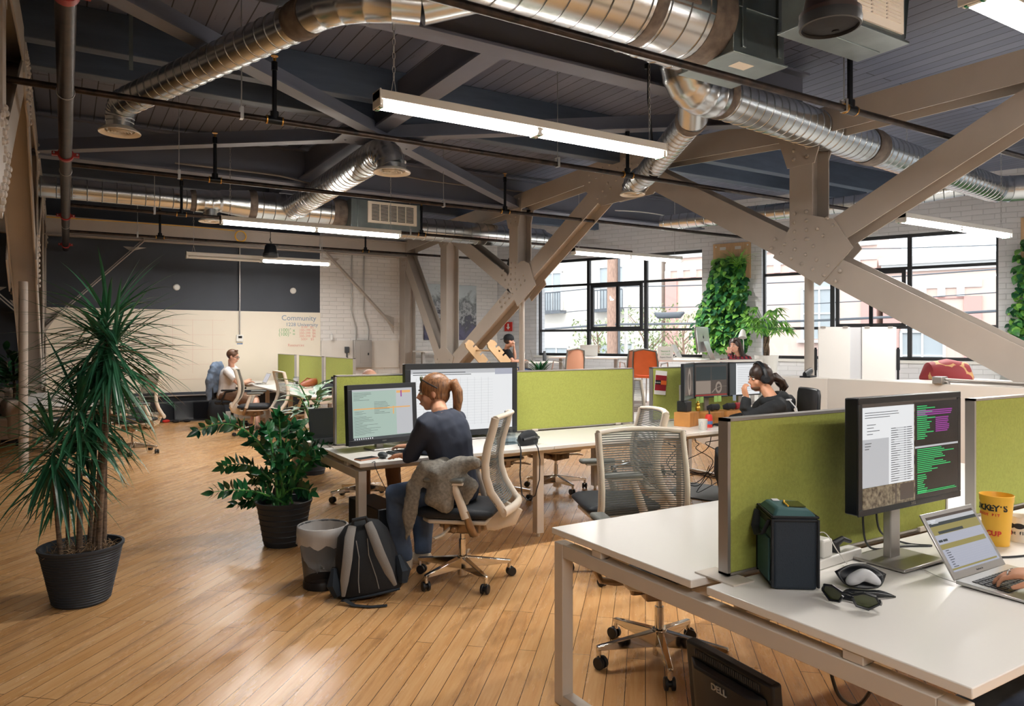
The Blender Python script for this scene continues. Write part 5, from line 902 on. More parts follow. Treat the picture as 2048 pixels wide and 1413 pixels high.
# backpacks
def backpack(label, loc, rz, lean, k=1.0, detail=True, roll=0):
    t = thing('backpack', label, 'backpack', loc, rz); t.scale = (k, k, k); Mx = Matrix.Rotation(roll, 4, 'Y') @ Matrix.Rotation(lean, 4, 'X')
    m = MB(); m.M = Mx; m.tube([(0, 0, .01), (0, 0, .04), (0, .0, .14), (0, .0, .28), (0, .01, .4), (0, .02, .46), (0, .02, .485)], [.17, .2, .205, .19, .16, .11, .04], 20, ry=[.08, .105, .115, .11, .085, .055, .02], up=(0, 1, 0)); o = m.build('pack_body', 'soft_black', t, ang=70); folds(o, .015)
    if detail:
        for s in (-1, 1):
            m = MB(); m.M = Mx; m.tube([(s*.05, -.06, .45), (s*.07, -.112, .39), (s*.1, -.135, .26), (s*.135, -.135, .14), (s*.16, -.1, .05)], [.026, .03, .03, .026, .012], 8, ry=.009, up=(0, 1, 0)); m.build('shoulder_strap', 'strap_grey', t)
            m = MB(); m.M = Mx; m.tube([(s*.2, -.02, .05), (s*.215, -.02, .12), (s*.2, -.02, .22)], [.03, .05, .02], 8, ry=[.05, .08, .03]); m.build('side_pocket', 'navy_nylon', t)
            m = MB(); m.M = Mx; m.tube([(s*.035, -.1, .36), (s*.03, -.119, .26), (s*.055, -.12, .12), (s*.06, -.112, .05)], .003, 6); m.build('piping', 'strap_grey', t)
        m = MB(); m.M = Mx; m.tube([(-.05, -.045, .44), (-.04, -.06, .487), (.04, -.06, .487), (.05, -.045, .44)], .013, 8); m.build('grab_handle', 'soft_black', t)
        m = MB(); m.tube([(-.16, -.11, .03), (-.1, -.16, .01), (.0, -.19, .008), (.1, -.18, .008)], .018, 6, ry=.004, up=(0, 0, 1)); m.build('loose_strap', 'soft_black', t); m = MB(); m.M = Mx; m.tube([(-.18, -.06, .02), (0, -.115, .02), (.18, -.06, .02)], .008, 6); m.build('bottom_edge', 'navy_nylon', t)
    return t
backpack('black backpack with grey straps on the floor against the waste bin', (1.56, 4.14, 0), math.radians(-24), -.22, .95, roll=-.17)
backpack('black bag slumped behind the glossy plant pot by the desk leg', (1.55, 6.0, 0), math.radians(20), .0, .85, False)
# ------------------------------------------------------------------ the headphones man's place
R1 = [(0, 1, 0, 1, sBr), (0, 1, .95, 1, sT), (0, 1, .02, .06, sR), (.02, .48, .5, .92, sTe), (.5, .98, .5, .92, sTe), (.02, .48, .08, .48, sTa), (.5, .98, .08, .48, sBr)]
R2 = [(0, 1, 0, 1, sW), (0, .2, 0, 1, sT), (.22, 1, .94, 1, sG)]+lines(.25, .95, .1, .9, 14, sG, 5, .25, .7)
a = monitor('left dark monitor angled beside the headphones man, a round window on screen', (5.05, 5.1), -58, .43, .35, .965, [(0, 1, 0, 1, sTe), (.1, .9, .1, .92, sBr), (0, 1, 0, .05, sT)], SM, .012, depth=.03, bw=.2, bd=.14)
b = monitor('middle monitor before the headphones man showing a grey aircraft cabin picture', (5.5, 5.22), -90, .47, .345, .965, R1, SM, .012, depth=.03, bw=.2, bd=.14); c = monitor('right monitor before the headphones man with a white document', (5.99, 5.22), -90, .47, .345, .965, R2, SM, .012, depth=.03, bw=.2, bd=.14)
def porthole(par, x, z, rx, rz, k):
    m = MB(); m.lathe([(.6, 0), (.78, -.01), (1, 0)], 24, cap=False); m.v = [V(x+p.x*rx, -.0635, z+p.y*rz) for p in m.v]; m.build('porthole', SM[k], par, recalc=False)
porthole(b, .1, .49-.165, .075*.6, .06, sTa); porthole(a, 0, .4-.0, .07, .13, sTa)
m = MB(); P = [(-.1, -.0636, .265), (.2, -.0636, .265), (.22, -.0636, .32), (.12, -.0636, .37)]; m.tube([(.0, -.0636, .275), (.05, -.0636, .315), (.12, -.0636, .335), (.21, -.0636, .335)], .012, 6, ry=.0004); m.build('curve', 'scr_tan', b)
for i, (x, k) in enumerate(((5.3, 0), (5.355, 0), (5.55, 0), (5.605, 0), (5.82, 1))):
    m = MB(); m.bx(-.024, .024, -.0006, 0, -.06, 0); o = m.build('sticky_note', ['note_green', 'note_blue'][k]); o.location = (x, 5.148, .965+.012); tag(o, ['green sticky note hanging far left under the middle monitor of the headphones man', 'green sticky note second from left under the middle monitor of the headphones man', 'green sticky note third from left under the middle monitor of the headphones man', 'green sticky note rightmost green under the middle monitor of the headphones man', 'blue sticky note under the right monitor of the headphones man'][i], 'note', 'sticky notes under the monitors')
t = thing('wall_card', 'dark red card with white border pinned to the green screen', 'card', (4.98, 5.344, 1.0), 0); m = MB(); m.M = Matrix.Rotation(.1, 4, 'Y'); m.bx(-.075, .075, -.003, 0, .0, .235); m.build('sheet', 'paper', t); m = MB(); m.M = Matrix.Rotation(.1, 4, 'Y'); m.bx(-.073, .073, -.004, -.003, .04, .19); m.build('red_panel', 'red_card', t); m = MB(); m.M = Matrix.Rotation(.1, 4, 'Y'); m.bx(-.073, .0, -.005, -.004, .1, .14); m.build('black_band', 'ink_black', t); m = MB(); m.M = Matrix.Rotation(.1, 4, 'Y'); m.bx(.0, .074, -.005, -.004, .1, .14); m.build('orange_band', 'orange_ink', t); text('RESERVED', 'paper', .016, (-.028, -.0055, .12), (PI/2, .1, 0), t, .0003)
m = MB(); m.lathe([(.001, .004), (.03, 0), (.036, .01), (.041, .095), (.0385, .095), (.034, .014), (.001, .012)], 28, cap=False); t = thing('mug', 'white mug on the desk corner near the headphones man', 'mug', (4.84, 4.64, .7355), .9); m.build('mug_body', 'white_enamel', t); m = MB(); m.tube([(.038, 0, .08), (.06, 0, .082), (.07, 0, .06), (.062, 0, .032), (.037, 0, .024)], .0055, 8); m.build('handle', 'white_enamel', t); m = MB(); [m.sph((.0405*math.cos(a)*.97, .0405*math.sin(a)*.97, .055+.02*math.sin(i)), .0018, n=6) for i, a in enumerate([2.6+.1*math.cos(i*.63)*3 for i in range(10)])]; m.build('dots', 'ink_blue', t)
for i, (x, w, y, lb) in enumerate(((4.95, .2, 4.95, 'wooden riser block left, under the small black speaker'), (5.3, .24, 5.0, 'wooden riser box in the middle under the monitors'), (5.62, .28, 5.02, 'wooden riser box under the two pairs of goggles'), (5.98, .22, 5.02, 'wooden riser box at the right end under the right monitor'))): box_thing('riser_box', lb, 'box', (x, y, .7355), (w, .16, .11 if i else .13), 'wood_orange', .0 if i else .35, .003, 'wooden riser boxes')
box_thing('small_speaker', 'small black speaker cube on a wooden block by the red card', 'speaker', (4.95, 4.98, .866), (.11, .1, .1), 'black_plastic', .3, .008)
m = MB(); m.lathe([(.03, 0), (.033, .004), (.033, .1), (.025, .115), (.024, .118)], 24); o = m.build('drink_can', 'ink_red'); o.location = (5.03, 4.75, .7355); tag(o, 'red drink can beside the wooden riser block', 'can'); c2 = MB(); c2.lathe([(.0336, .03), (.0336, .06)], 24, cap=False); c2.build('label_band', 'ink_blue', o)
for i, x in enumerate((5.36, 5.58, 5.7)):
    m = MB(); m.tube([(-.07, .02, 0), (-.04, -.015, .01), (0, -.02, .012), (.04, -.015, .01), (.07, .02, 0)], [.012, .025, .022, .025, .012], 8, ry=[.02, .035, .03, .035, .02]); o = m.build('goggles', 'soft_black' if i < 2 else 'red_card'); o.location = (x, 5.0, .875); tag(o, ['dark goggles with bluish lens on the middle riser box', 'dark goggles on the riser box beside the red pair', 'dark red goggles on the wooden riser box'][i], 'goggles', 'goggles on the riser boxes')
m = MB(); m.sph((0, 0, .03), .028, n=10, sc=(1, .8, 1.1)); m.sph((0, 0, .07), .02, n=10); m.sph((0, 0, .095), .01, n=8); o = m.build('figurine', 'gold'); o.location = (5.2, 5.05, .8455); tag(o, 'small golden seated figurine on the riser box', 'figurine')
m = MB(); m.tube([(0, 0, 0), (0, 0, .015), (0, 0, .02)], [.03, .03, .012], 12); m.cyl((0, 0, .015), (.01, .02, .15), .007, n=8); o = m.build('pen_stand', 'black_plastic'); o.location = (5.12, 4.82, .7355); tag(o, 'black pen standing in its round holder near the drink can', 'pen holder')
keyboard('black keyboard on the desk before the headphones man', (5.38, 4.78, .7355), 0)
random.seed(21)
for i in range(9):
    x = 4.95+random.random()*.7; y = 4.8+random.random()*.5; P = [V(x, y, .72)]
    for k in range(5): P.append(V(x+random.uniform(-.25, .25), y+random.uniform(-.15, .15), .62-.12*k+random.uniform(-.05, .1)))
    P.append(V(5.5+random.uniform(-.1, .1), 5.1, random.uniform(.1, .3))); cable('black cable in the tangle hanging under the headphones man\'s desk', P, .004, grp='tangled cables under the desk')
m = MB(); m.bx(5.62, 5.82, 4.7, 5.15, .0, .45); tag(m.build('computer_tower', 'black_plastic', bev=.005), 'black computer tower under the desk of the headphones man', 'computer')
# wooden standing-desk stand behind the television
t = thing('wooden_stand', 'light wooden stand with two notched slanted arms on the second desk row', 'stand', (0, 0, 0))
for y in (6.02, 5.6):
    m = MB(); a = V(3.22, y, 1.5); b = V(3.95, y, .737); d = (b-a).normalized(); n = V(-d.z, 0, d.x)*.045; poly = [a-n-d*.0, b-n]; k = 10; up = []
    for i in range(k): p = b+(a-b)*(i+.5)/k+n; up += [p-d*-.012, p-d*-.012-n*.7, p+d*-.012-n*.7, p+d*-.012]
    m.ext([a-n*.6-d*.03, a-n, b-n, b+n]+up+[a+n, a+n*.6-d*.03], (0, .018, 0)); m.build('notched_arm', 'wood_light', t)
m = MB(); m.cyl((3.3, 5.6, 1.44), (3.3, 6.04, 1.44), .009, n=10); m.build('cross_bar', 'wood_light', t); m = MB(); m.bx(3.45, 3.85, 5.62, 6.02, .9, .918); m.build('shelf', 'wood_light', t)
# ------------------------------------------------------------------ far left desks
laptop('silver laptop of the man in white on the far left desk', (3.08, 13.85), -90, .45, [(0, 1, 0, 1, sLa)], SM)
t = thing('iced_cup', 'pale green takeaway cup with dark label on the far left desk', 'cup', tuple(G(592, 776, .7355))); m = MB(); m.lathe([(.03, 0), (.046, .15), (.05, .155), (.05, .16)], 20); m.build('cup_body', 'scr_mint' if False else 'paper_grey', t); m = MB(); m.lathe([(.0505, .16), (.045, .185), (.02, .19)], 20); m.build('lid', 'clear_plastic', t); m = MB(); m.bx(-.02, .02, -.05, -.044, .05, .11); m.build('label', 'ink_black', t)
t = thing('leather_bag', 'tan leather bag lying on the far left desk', 'bag', tuple(G(618, 776, .7355)), .3); m = MB(); m.tube([(-.2, 0, .04), (-.1, 0, .06), (.05, 0, .09), (.17, .02, .1), (.22, .03, .12)], [.05, .09, .1, .07, .02], 12, ry=[.02, .05, .07, .06, .02], up=(0, 0, 1)); folds(m.build('bag_body', 'leather_tan', t, sub=1), .02); m = MB(); m.tube([(-.2, .0, .05), (0, .06, .16), (.2, .03, .12)], .01, 6); m.build('handle', 'leather_tan', t)
t = thing('black_tote', 'black bag at the near end of the far left desks', 'bag', tuple(G(655, 790, .7355)), .2); m = MB(); m.tube([(-.15, 0, .07), (0, 0, .1), (.15, 0, .08)], [.05, .1, .06], 12, ry=.07); m.build('bag_body', 'soft_black', t); m = MB(); m.tube([(-.1, 0, .12), (-.06, 0, .2), (.06, 0, .2), (.1, 0, .12)], .008, 6); m.build('handle', 'soft_black', t)
m = MB(); m.lathe([(.03, 0), (.042, .08), (.043, .085)], 20); o = m.build('plastic_cup', 'pink_cup'); o.location = G(658, 783, .7355); tag(o, 'bright pink cup beside the black bag on the far left desks', 'cup')
m = MB(); m.lathe([(.1, 0), (.085, .22), (.08, .28)], 20); o = m.build('desk_speaker', 'black_plastic'); o.location = G(541, 758, .7355); tag(o, 'black tapered desk speaker in front of the whiteboard wall', 'speaker')
laptop('dark tablet leaning up near the pink cup on the far left desks', (3.35, 10.75), -70, .25, [(0, 1, 0, 1, sB)], SM, body='black_plastic', h=.25, keys=False)
random.seed(5)
for i in range(6):
    box_thing('paper_sheet', ['white paper lying by the pale green cup', 'white paper lying under the tan bag', 'paper pad lying beside the laptop of the man in white', 'folded paper lying near the black desk speaker', 'white notebook lying at the desk centre before the man in white', 'yellowish envelope lying by the middle far screen'][i], 'paper', (3.1+.07*i, 11.6+.45*i, .7355), (.2, .15, .006+.004*i), ['paper', 'paper_grey', 'vent_cream'][i % 3], random.uniform(0, 3), 0, 'papers on the far desks')
# ================================================================== plants
def blade(m, p, d, ln, w, droop, rnd, mi=0, n=6):
    """long arching strap leaf with a shallow fold"""
    p = Vector(p); d = Vector(d).normalized(); sd = d.cross(V(0, 0, 1)); sd = sd.normalized() if sd.length > .1 else V(1, 0, 0); vs = []; q = p.copy(); dd = d.copy()
    for i in range(n+1):
        f = i/n; ww = w*(.55+1.5*f*(1-f)*1.4)*(1-f**3)+.0006; up = sd.cross(dd).normalized()
        vs += [q-sd*ww/2+up*ww*.18, q.copy(), q+sd*ww/2+up*ww*.18]; q = q+dd*ln/n; dd = (dd+V(0, 0, -droop*(.35+f*1.1))/n).normalized()
    m.add(vs, [(i*3+j, i*3+j+1, i*3+j+4, i*3+j+3) for i in range(n) for j in (0, 1)], mi)
def oval(m, p, d, up, ln, w, mi=0, cup=.15, n=5):
    p = Vector(p); d = Vector(d).normalized(); s = d.cross(Vector(up)); s = s.normalized() if s.length > .05 else d.orthogonal().normalized(); u = s.cross(d); vs = []
    for i in range(n+1):
        f = i/n; ww = w*math.sin(PI*min(.99, max(.02, f**.8)))*.5; c = p+d*ln*f-u*ln*cup*f*f; vs += [c-s*ww+u*ww*.25, c, c+s*ww+u*ww*.25]
    m.add(vs, [(i*3+j, i*3+j+1, i*3+j+4, i*3+j+3) for i in range(n) for j in (0, 1)], mi)
def pot(t, r0, r1, h, mt='pot_slate', rings=14, oval_=1.0):
    m = MB(); P = [(r0*.96, 0), (r0, .01)]
    for i in range(1, rings): f = i/rings; r = r0+(r1-r0)*f; P += [(r, h*f-.004), (r+.004, h*f), (r+.001, h*f+.005)]
    P += [(r1+.006, h-.015), (r1+.008, h), (r1-.008, h), (r1-.02, h-.05), (r1-.04, h-.07)]; m.lathe(P, 44, sy=oval_, cap=False); m.lathe([(.001, 0), (r0*.96, 0)], 44, sy=oval_, cap=False); m.build('pot', mt, t)
    m = MB(); m.lathe([(r1-.02, h-.05), (r1*.5, h-.035), (.001, h-.03)], 30, sy=oval_, cap=False); m.build('soil', 'soil', t)
random.seed(11)
DP = G(163, 1203); t = thing('potted_dracaena', 'tall dracaena with several canes in a ribbed slate pot at left', 'plant', DP); pot(t, .148, .218, .335, rings=22)
m = MB()
for i in range(160): a = random.uniform(0, 6.28); r = random.uniform(.03, .18); p = V(r*math.cos(a), r*math.sin(a), .3+random.uniform(0, .02)); d = V(random.uniform(-1, 1), random.uniform(-1, 1), random.uniform(-.1, .5)).normalized()*.035; m.tube([p, p+d+V(0, 0, .01), p+d*1.8], .0016, 4)
m.build('straw_mulch', 'straw', t)
def rel(u, v, dd=0.0): return AT(u, v, 4.27+dd)-DP
CANES = [((122, 1110), (106, 905), .0135, -.14), ((137, 1105), (136, 940), .012, .12), ((158, 1112), (156, 838), .0165, -.06), ((179, 1100), (190, 822), .0135, .16), ((197, 1110), (226, 716), .0165, -.03), ((208, 1098), (204, 706), .0135, .12), ((188, 1100), (214, 668), .0135, .02)]
heads = []
for (bu, bv), (tu, tv), r, dd in CANES:
    b = rel(bu, bv, dd*.7); b.z = .29; e = rel(tu, tv, dd); m = MB(); mid = (b+e)/2+V(random.uniform(-.02, .02), random.uniform(-.02, .02), 0); P = arc(b, mid, e, 12); m.tube(P, [r*(1-.25*i/12)*(1+.04*(i % 2)) for i in range(13)], 10); m.build('cane', 'bark', t); heads.append((e, (e-mid).normalized()))
NL = [75, 62, 84, 74, 84, 80, 92]; SZ = [.44, .4, .46, .44, .52, .48, .5]
for (e, ax), n, sz in zip(heads, NL, SZ):
    m = MB()
    for i in range(n):
        f = (i+.5)/n; el = math.radians(66-118*f**.62+random.uniform(-14, 14)); az = i*2.399+random.uniform(-.3, .3); d = V(math.cos(az)*math.cos(el), math.sin(az)*math.cos(el), math.sin(el))
        p = e+ax*(.1-.2*f)+d*.015; blade(m, p, d, sz*random.uniform(.75, 1.12), .0195*random.uniform(.8, 1.3), random.uniform(.4, 1.25), random, 1 if random.random() < .03 else 0, 7)
    m.build('leaf_crown', ['leaf_dracaena', 'leaf_tip'], t, recalc=False)
# ZZ plant
ZP = G(568, 1088); t = thing('potted_zz_plant', 'glossy leaved zz plant in a slate pot beside the middle desk', 'plant', ZP); pot(t, .145, .2, .33, rings=8)
def relz(u, v, dd=0): return AT(u, v, 5.38+dd)-ZP
TIPS = [(398, 862, -.3, .5), (428, 985, -.35, .12), (447, 935, .1, .25), (505, 885, .1, .3), (530, 855, -.1, .3), (556, 828, .05, .35), (588, 850, .2, .3), (612, 872, .0, .25), (640, 900, -.25, .3), (655, 922, .05, .25), (470, 1010, .2, .1), (505, 960, .3, .2), (600, 945, .3, .2), (622, 985, -.2, .15), (575, 905, -.3, .25), (545, 925, -.35, .22), (660, 905, .2, .3)]
for k, (u, v, dd, lift) in enumerate(TIPS):
    b = V(random.uniform(-.08, .08), random.uniform(-.08, .08), .27); e = relz(u, v, dd); c = b.lerp(e, .45)+V(0, 0, lift*1.1); P = arc(b, c, e, 18)
    st = MB(); st.tube(P, [.011*(1-.75*i/18) for i in range(19)], 7); m = MB()
    for i in range(4, 19):
        tt = (P[min(i+1, 18)]-P[i-1]).normalized(); hz = V(random.uniform(-1, 1), random.uniform(-1, 1), 0).normalized(); sd = tt.cross(hz).normalized(); sz = .1*(1-.4*abs(i-11)/8)
        for s in (-1, 1): d = (sd*s*.85+tt*.6+V(0, 0, random.uniform(-.1, .25))).normalized(); oval(m, P[i], d, hz+V(0, 0, .35), sz*random.uniform(.85, 1.15), sz*.5, 0, .15, 5)
    oval(m, P[-1], tt, hz, .09, .042)
    o = st.build('stem', 'leaf_mid', t); m.build('leaflets', 'leaf_zz', o, recalc=False)
# broad leaved plant behind the second row
BP = V(2.42, 8.35, 0); t = thing('potted_dumb_cane', 'broad leaved green plant behind the dark laptop at the far left desks', 'plant', BP); pot(t, .14, .18, .3, rings=6)
m = MB(); sm = MB()
for i in range(64):
    az = i*2.4; f = i/64; h = .42+.66*(1-f)*random.uniform(.7, 1); d = V(math.cos(az), math.sin(az), .7-f*1.0).normalized(); p = V(0, 0, h)+V(d.x, d.y, 0)*random.uniform(.05, .2); oval(m, p, d, V(0, 0, 1), random.uniform(.22, .34), random.uniform(.08, .115), 0, .35, 6)
    if i % 4 == 0: sm.tube([(0, 0, .26), (p.x*.3, p.y*.3, h*.8), p], .008, 6)
sm.build('stem', 'leaf_mid', t); leafmat('leaf_varieg', (92, 148, 98), (26, 84, 48), .35, 24); m.build('leaf_clump', 'leaf_varieg', t, recalc=False)
# living walls on the brick piers
def living_wall(label, s0, s1, z0, z1, n, prof, board, seed, group='living walls'):
    t = thing('living_wall', label, 'plant', (0, 0, 0), 0, group); r = random.Random(seed)
    m = MB(); m.M = MW; m.bx(board[0], board[1], -.03, -.005, board[2], board[3]); m.build('backing_board', 'wood_light', t, bev=.003)
    m = MB(); m.M = MW
    for s in (board[0]+.2, board[1]-.25): m.bx(s-.06, s+.06, -.034, -.029, board[3]-.13, board[3]-.07)
    for s in (board[0]+.06, board[1]-.06): m.cyl((s, -.03, board[3]-.06), (s, -.036, board[3]-.06), .016, n=10)
    m.build('fitting', 'white_enamel', t)
    for k, mt in enumerate(('leaf_bright', 'leaf_mid', 'leaf_dark')):
        m = MB(); m.M = MW
        for i in range(n//3):
            f = r.random(); z = z0+(z1-z0)*f; a, b, th = prof(f); s = r.uniform(a, b); o = -.05-th*abs(r.gauss(0, .5))*(1-.6*abs((s-a)/(b-a)-.5)*2); p = V(s, max(o, -.55), z)
            d = V(r.uniform(-.8, .8), -r.uniform(.2, 1), -r.uniform(.0, 1)).normalized(); ln = r.uniform(.09, .17); oval(m, p, d, V(r.uniform(-.5, .5), -.6, 1), ln, ln*.78, 0, .25, 4)
        m.build('leaf_mass', mt, t, recalc=False)
    return t
def pr1(f):
    w = 1.0 if f < .35 else 1.0-.55*(f-.35)/.65
    c = 5.62+.2*max(0, f-.3); return c-.52*w, c+.52*w, .5 if f < .6 else .3
t = living_wall('leafy green living wall with a spider plant on the brick pier between the windows', 5.2, 6.3, 1.35, 3.15, 1900, pr1, (5.4, 6.15, 2.75, 3.46), 5)
m = MB(); m.M = MW; r = random.Random(3)
for i in range(70): az = r.uniform(0, 6.28); blade(m, V(5.95, -.18, 3.0), V(math.cos(az), -abs(math.sin(az))*.9, r.uniform(.1, 1.1)), r.uniform(.3, .62), .018, r.uniform(1.0, 2.4), r)
m.build('spider_plant', 'leaf_bright', t, recalc=False)
living_wall('leafy green living wall cut by the right edge, beside the right window', 10.2, 12, 1.0, 3.1, 2100, lambda f: (10.22+.25*f, 11.9, .5), (10.45, 11.6, 2.3, 3.5), 9)
# potted money tree by the window
MP = AT(1533, 705, 12.4); MP.z = PF; t = thing('potted_money_tree', 'small potted tree with finger-like leaves left of the right window', 'plant', MP); pot(t, .13, .19, .78, 'white_enamel', rings=3)
m = MB()
for i in range(3): m.tube([(.03*math.cos(2*i+z*9), .03*math.sin(2*i+z*9), .7+z) for z in [.05*k for k in range(9)]], .022, 8)
m.build('trunk', 'bark', t); m = MB(); bm2 = MB(); r = random.Random(6)
for i in range(46):
    az = i*2.4; el = r.uniform(-.3, 1.2); L0 = r.uniform(.15, .42); e = V(math.cos(az)*math.cos(el), math.sin(az)*math.cos(el), math.sin(el))*L0+V(0, 0, 1.28); bm2.tube([(0, 0, 1.08), e*.5+V(0, 0, .62), e], .005, 5)
    for k in range(5): a = az+(k-2)*.6; oval(m, e, V(math.cos(a), math.sin(a), r.uniform(-.7, .1)), V(0, 0, 1), r.uniform(.14, .22), .05, 0, .3, 5)
bm2.build('branch', 'leaf_mid', t); m.build('leaf_crown', 'leaf_bright', t, recalc=False)
def bush(label, c, h, n, mt, ln, potr=.1, name='potted_plant', z0=.15):
    t = thing(name, label, 'plant', c); pot(t, potr*.8, potr, z0, rings=4); m = MB(); r = random.Random(n)
    for i in range(n): az = i*2.4; f = i/n; d = V(math.cos(az), math.sin(az), 1.2-1.3*f).normalized(); blade(m, V(0, 0, z0+(h-z0)*.75*(1-f)), d, ln*r.uniform(.7, 1.1), ln*.13, r.uniform(.4, 1.2), r)
    m.build('leaf_clump', mt, t, recalc=False); m = MB(); m.cyl((0, 0, z0-.05), (0, 0, z0+(h-z0)*.75), .015, n=8); m.build('stem', 'bark', t); return t
bush('spiky dark green potted plant behind the middle green screen', V(*(AT(1080, 722, 7.0).xy), .7355), .62, 90, 'leaf_dark', .2); bush('low leafy plant just right of the spiky one behind the middle green screen', V(*(AT(1112, 735, 7.0).xy), .7355), .52, 60, 'leaf_mid', .12)
for i, (u, v, d, lb) in enumerate(((12, 730, 11.8, 'big leafy plant in the dark corner left of the left truss'), (26, 740, 11.0, 'second leafy plant in the dark corner, closer to the left truss post'))):
    c = AT(u, v, d); c.z = 0; t = thing('potted_plant', lb, 'plant', c); pot(t, .15, .2, .35, rings=5); m = MB(); r = random.Random(40+i)
    for k in range(70): az = k*2.4; f = k/70; dd = V(math.cos(az), math.sin(az), 1.1-1.5*f).normalized(); oval(m, V(0, 0, .4+1.0*(1-f)*r.uniform(.6, 1))+V(dd.x, dd.y, 0)*.1, dd, V(0, 0, 1), r.uniform(.25, .42), .1, 0, .35, 6)
    m.build('leaf_clump', 'leaf_dark', t, recalc=False); m = MB(); m.tube([(0, 0, .3), (.02, 0, .8), (0, 0, 1.2)], .02, 7); m.build('stem', 'bark', t)
# ================================================================== walls' fittings and the raised area
mat('ink_wash', (128, 150, 172), .7)
t = thing('whiteboard', 'wide cream whiteboard wall with faint handwriting behind the far desks', 'whiteboard', (0, 0, 0))
m = MB(); m.bx(-.35, 4.6, 15.27, 15.299, .54, 2.125); m.build('board', 'whiteboard', t); m = MB(); m.bx(-.35, 4.2, 15.24, 15.3, .49, .54); m.bx(-.35, 4.2, 15.2, 15.3, .47, .492, 1); m.build('tray', ['wall_charcoal', 'alu'], t)
def wtxt(s, u, v, sz, mt): p = PY(u, v, 15.266); text(s, mt, sz, p, (PI/2, 0, 0), t, .0004)
wtxt('Community', 598, 637, .15, 'ink_wash'); wtxt('1228 University', 604, 650, .105, 'ink_wash'); wtxt('(100)° x', 574, 661, .1, 'ink_green'); wtxt('(100)° =', 574, 669, .1, 'ink_green')
for i, s in enumerate(('0-99   $5', '100-199  $6', '200-299  $6', '300-399  $6', '500+   $5')): wtxt(s, 615, 655+i*6, .07, 'ink_pink')
wtxt('Resources', 592, 691, .08, 'ink_pink')
m = MB()
for i in range(5): z = PY(350, 640+i*30, 15.27).z; m.bx(1.2, 2.7, 15.267, 15.269, z, z+.004)
for u in (345, 385, 425): x = PY(u, 700, 15.27).x; m.bx(x, x+.004, 15.267, 15.269, .9, 1.95)
m.build('grid_lines', 'ink_faint', t)
m = MB(); m.bx(-6.4, 4.6, 15.285, 15.3, 0, .47); struct(m.build('trim_2', 'wall_charcoal'))
def at_wall(name, label, cat, u, v, w, h, dp, mt, y=15.3, bev=.004):
    p = PY(u, v, y); m = MB(); m.bx(-w/2, w/2, -dp, 0, -h/2, h/2); o = m.build(name, mt, bev=bev); o.location = p; return tag(o, label, cat)
for u, v, lb in ((353, 575, 'left round white sensor on the charcoal wall'), (586, 582, 'right round white sensor on the charcoal wall, nearer the brick')):
    m = MB(); m.tube([(0, 0, 0), (0, -.02, 0), (0, -.035, 0)], [.062, .062, .045], 24); o = m.build('wall_sensor', 'white_enamel'); o.location = PY(u, v, 15.3); tag(o, lb, 'sensor', 'round wall sensors')
t = thing('thermostat', 'white thermostat at the end of a thin conduit on the whiteboard wall', 'thermostat', PY(479, 677, 15.27)); m = MB(); m.bx(-.065, .065, -.04, 0, -.07, .07); m.build('case', 'white_enamel', t, bev=.006); m = MB(); m.bx(-.03, .04, -.042, -.04, .0, .045); m.build('display', 'screen_off', t); m = MB(); m.cyl((0, -.02, .07), (0, -.02, 2.1), .014, n=10); m.build('conduit', 'alu', t); m = MB(); m.bx(-.05, .06, -.002, .0, -.12, -.1); m.build('note', 'ink_blue', t)
m = MB(); c = PY(481, 473, 14.862); [m.tube([(c.x+r0*math.cos(a), c.y-.012*k, c.z+r0*math.sin(a)) for a in [2*PI*i/24 for i in range(25)]], .007, 6) for k, r0 in ((0, .1), (1, .106), (2, .097))]; tag(m.build('cable_coil', 'yellow_cup'), 'yellow cable coil hung on the tan back beam', 'cable')
cable('thin yellow and black cable lying along the tan back beam', [PY(90, 434, 14.85), PY(250, 444, 14.85), PY(400, 455, 14.85), PY(470, 462, 14.85)], .008, 'yellow_cup')
m = MB(); m.bx(4.62, 6.38, 15.27, 15.3, .93, 1.535); tag(m.build('wall_panel', 'plaster', bev=.004), 'white painted board fixed low on the brick wall under the conduits', 'panel')
t = thing('electrical_panel', 'grey electrical panel box on the white brick wall', 'electrical panel', PY(723, 708, 15.27)); m = MB(); m.bx(-.2, .2, -.1, 0, -.3, .3); m.build('box', 'alu', t, bev=.006); m = MB(); m.bx(-.17, .17, -.11, -.1, -.27, .27); m.bx(-.07, .12, -.113, -.11, -.2, .2); m.build('door', 'dark_grey' if False else 'alu', t, bev=.004); m = MB(); m.bx(.1, .13, -.118, -.11, -.03, .02); m.build('latch', 'black_plastic', t)
for i, (u0, u1) in enumerate(((704, 712), (728, 737))): cable(['left bent conduit rising from the electrical panel', 'right bent conduit rising from the electrical panel'][i], [PY(u0, 500, 15.27), PY(u0, 600, 15.27), PY(u0, 624, 15.27), PY(u1, 656, 15.27), PY(u1, 681, 15.2)], .013, 'alu', 'conduit', 'conduits above the electrical panel')
t = thing('outlet_box', 'small grey outlet box with a bent pipe left of the electrical panel', 'outlet', PY(693, 700, 15.27)); m = MB(); m.bx(-.045, .045, -.06, 0, -.065, .065); m.build('box', 'dark_grey', t, bev=.005); m = MB(); m.tube([(0, -.03, -.06), (0, -.03, -.15), (.03, -.03, -.2), (.08, -.03, -.2)], .016, 8); m.build('pipe', 'dark_grey', t)
m = MB(); m.lathe([(.03, 0), (.032, .1), (.012, .12), (.012, .16)], 14); o = m.build('spray_bottle', 'paper'); o.location = PY(663, 680, 15.2); tag(o, 'small white bottle on top of the white wall board', 'bottle')
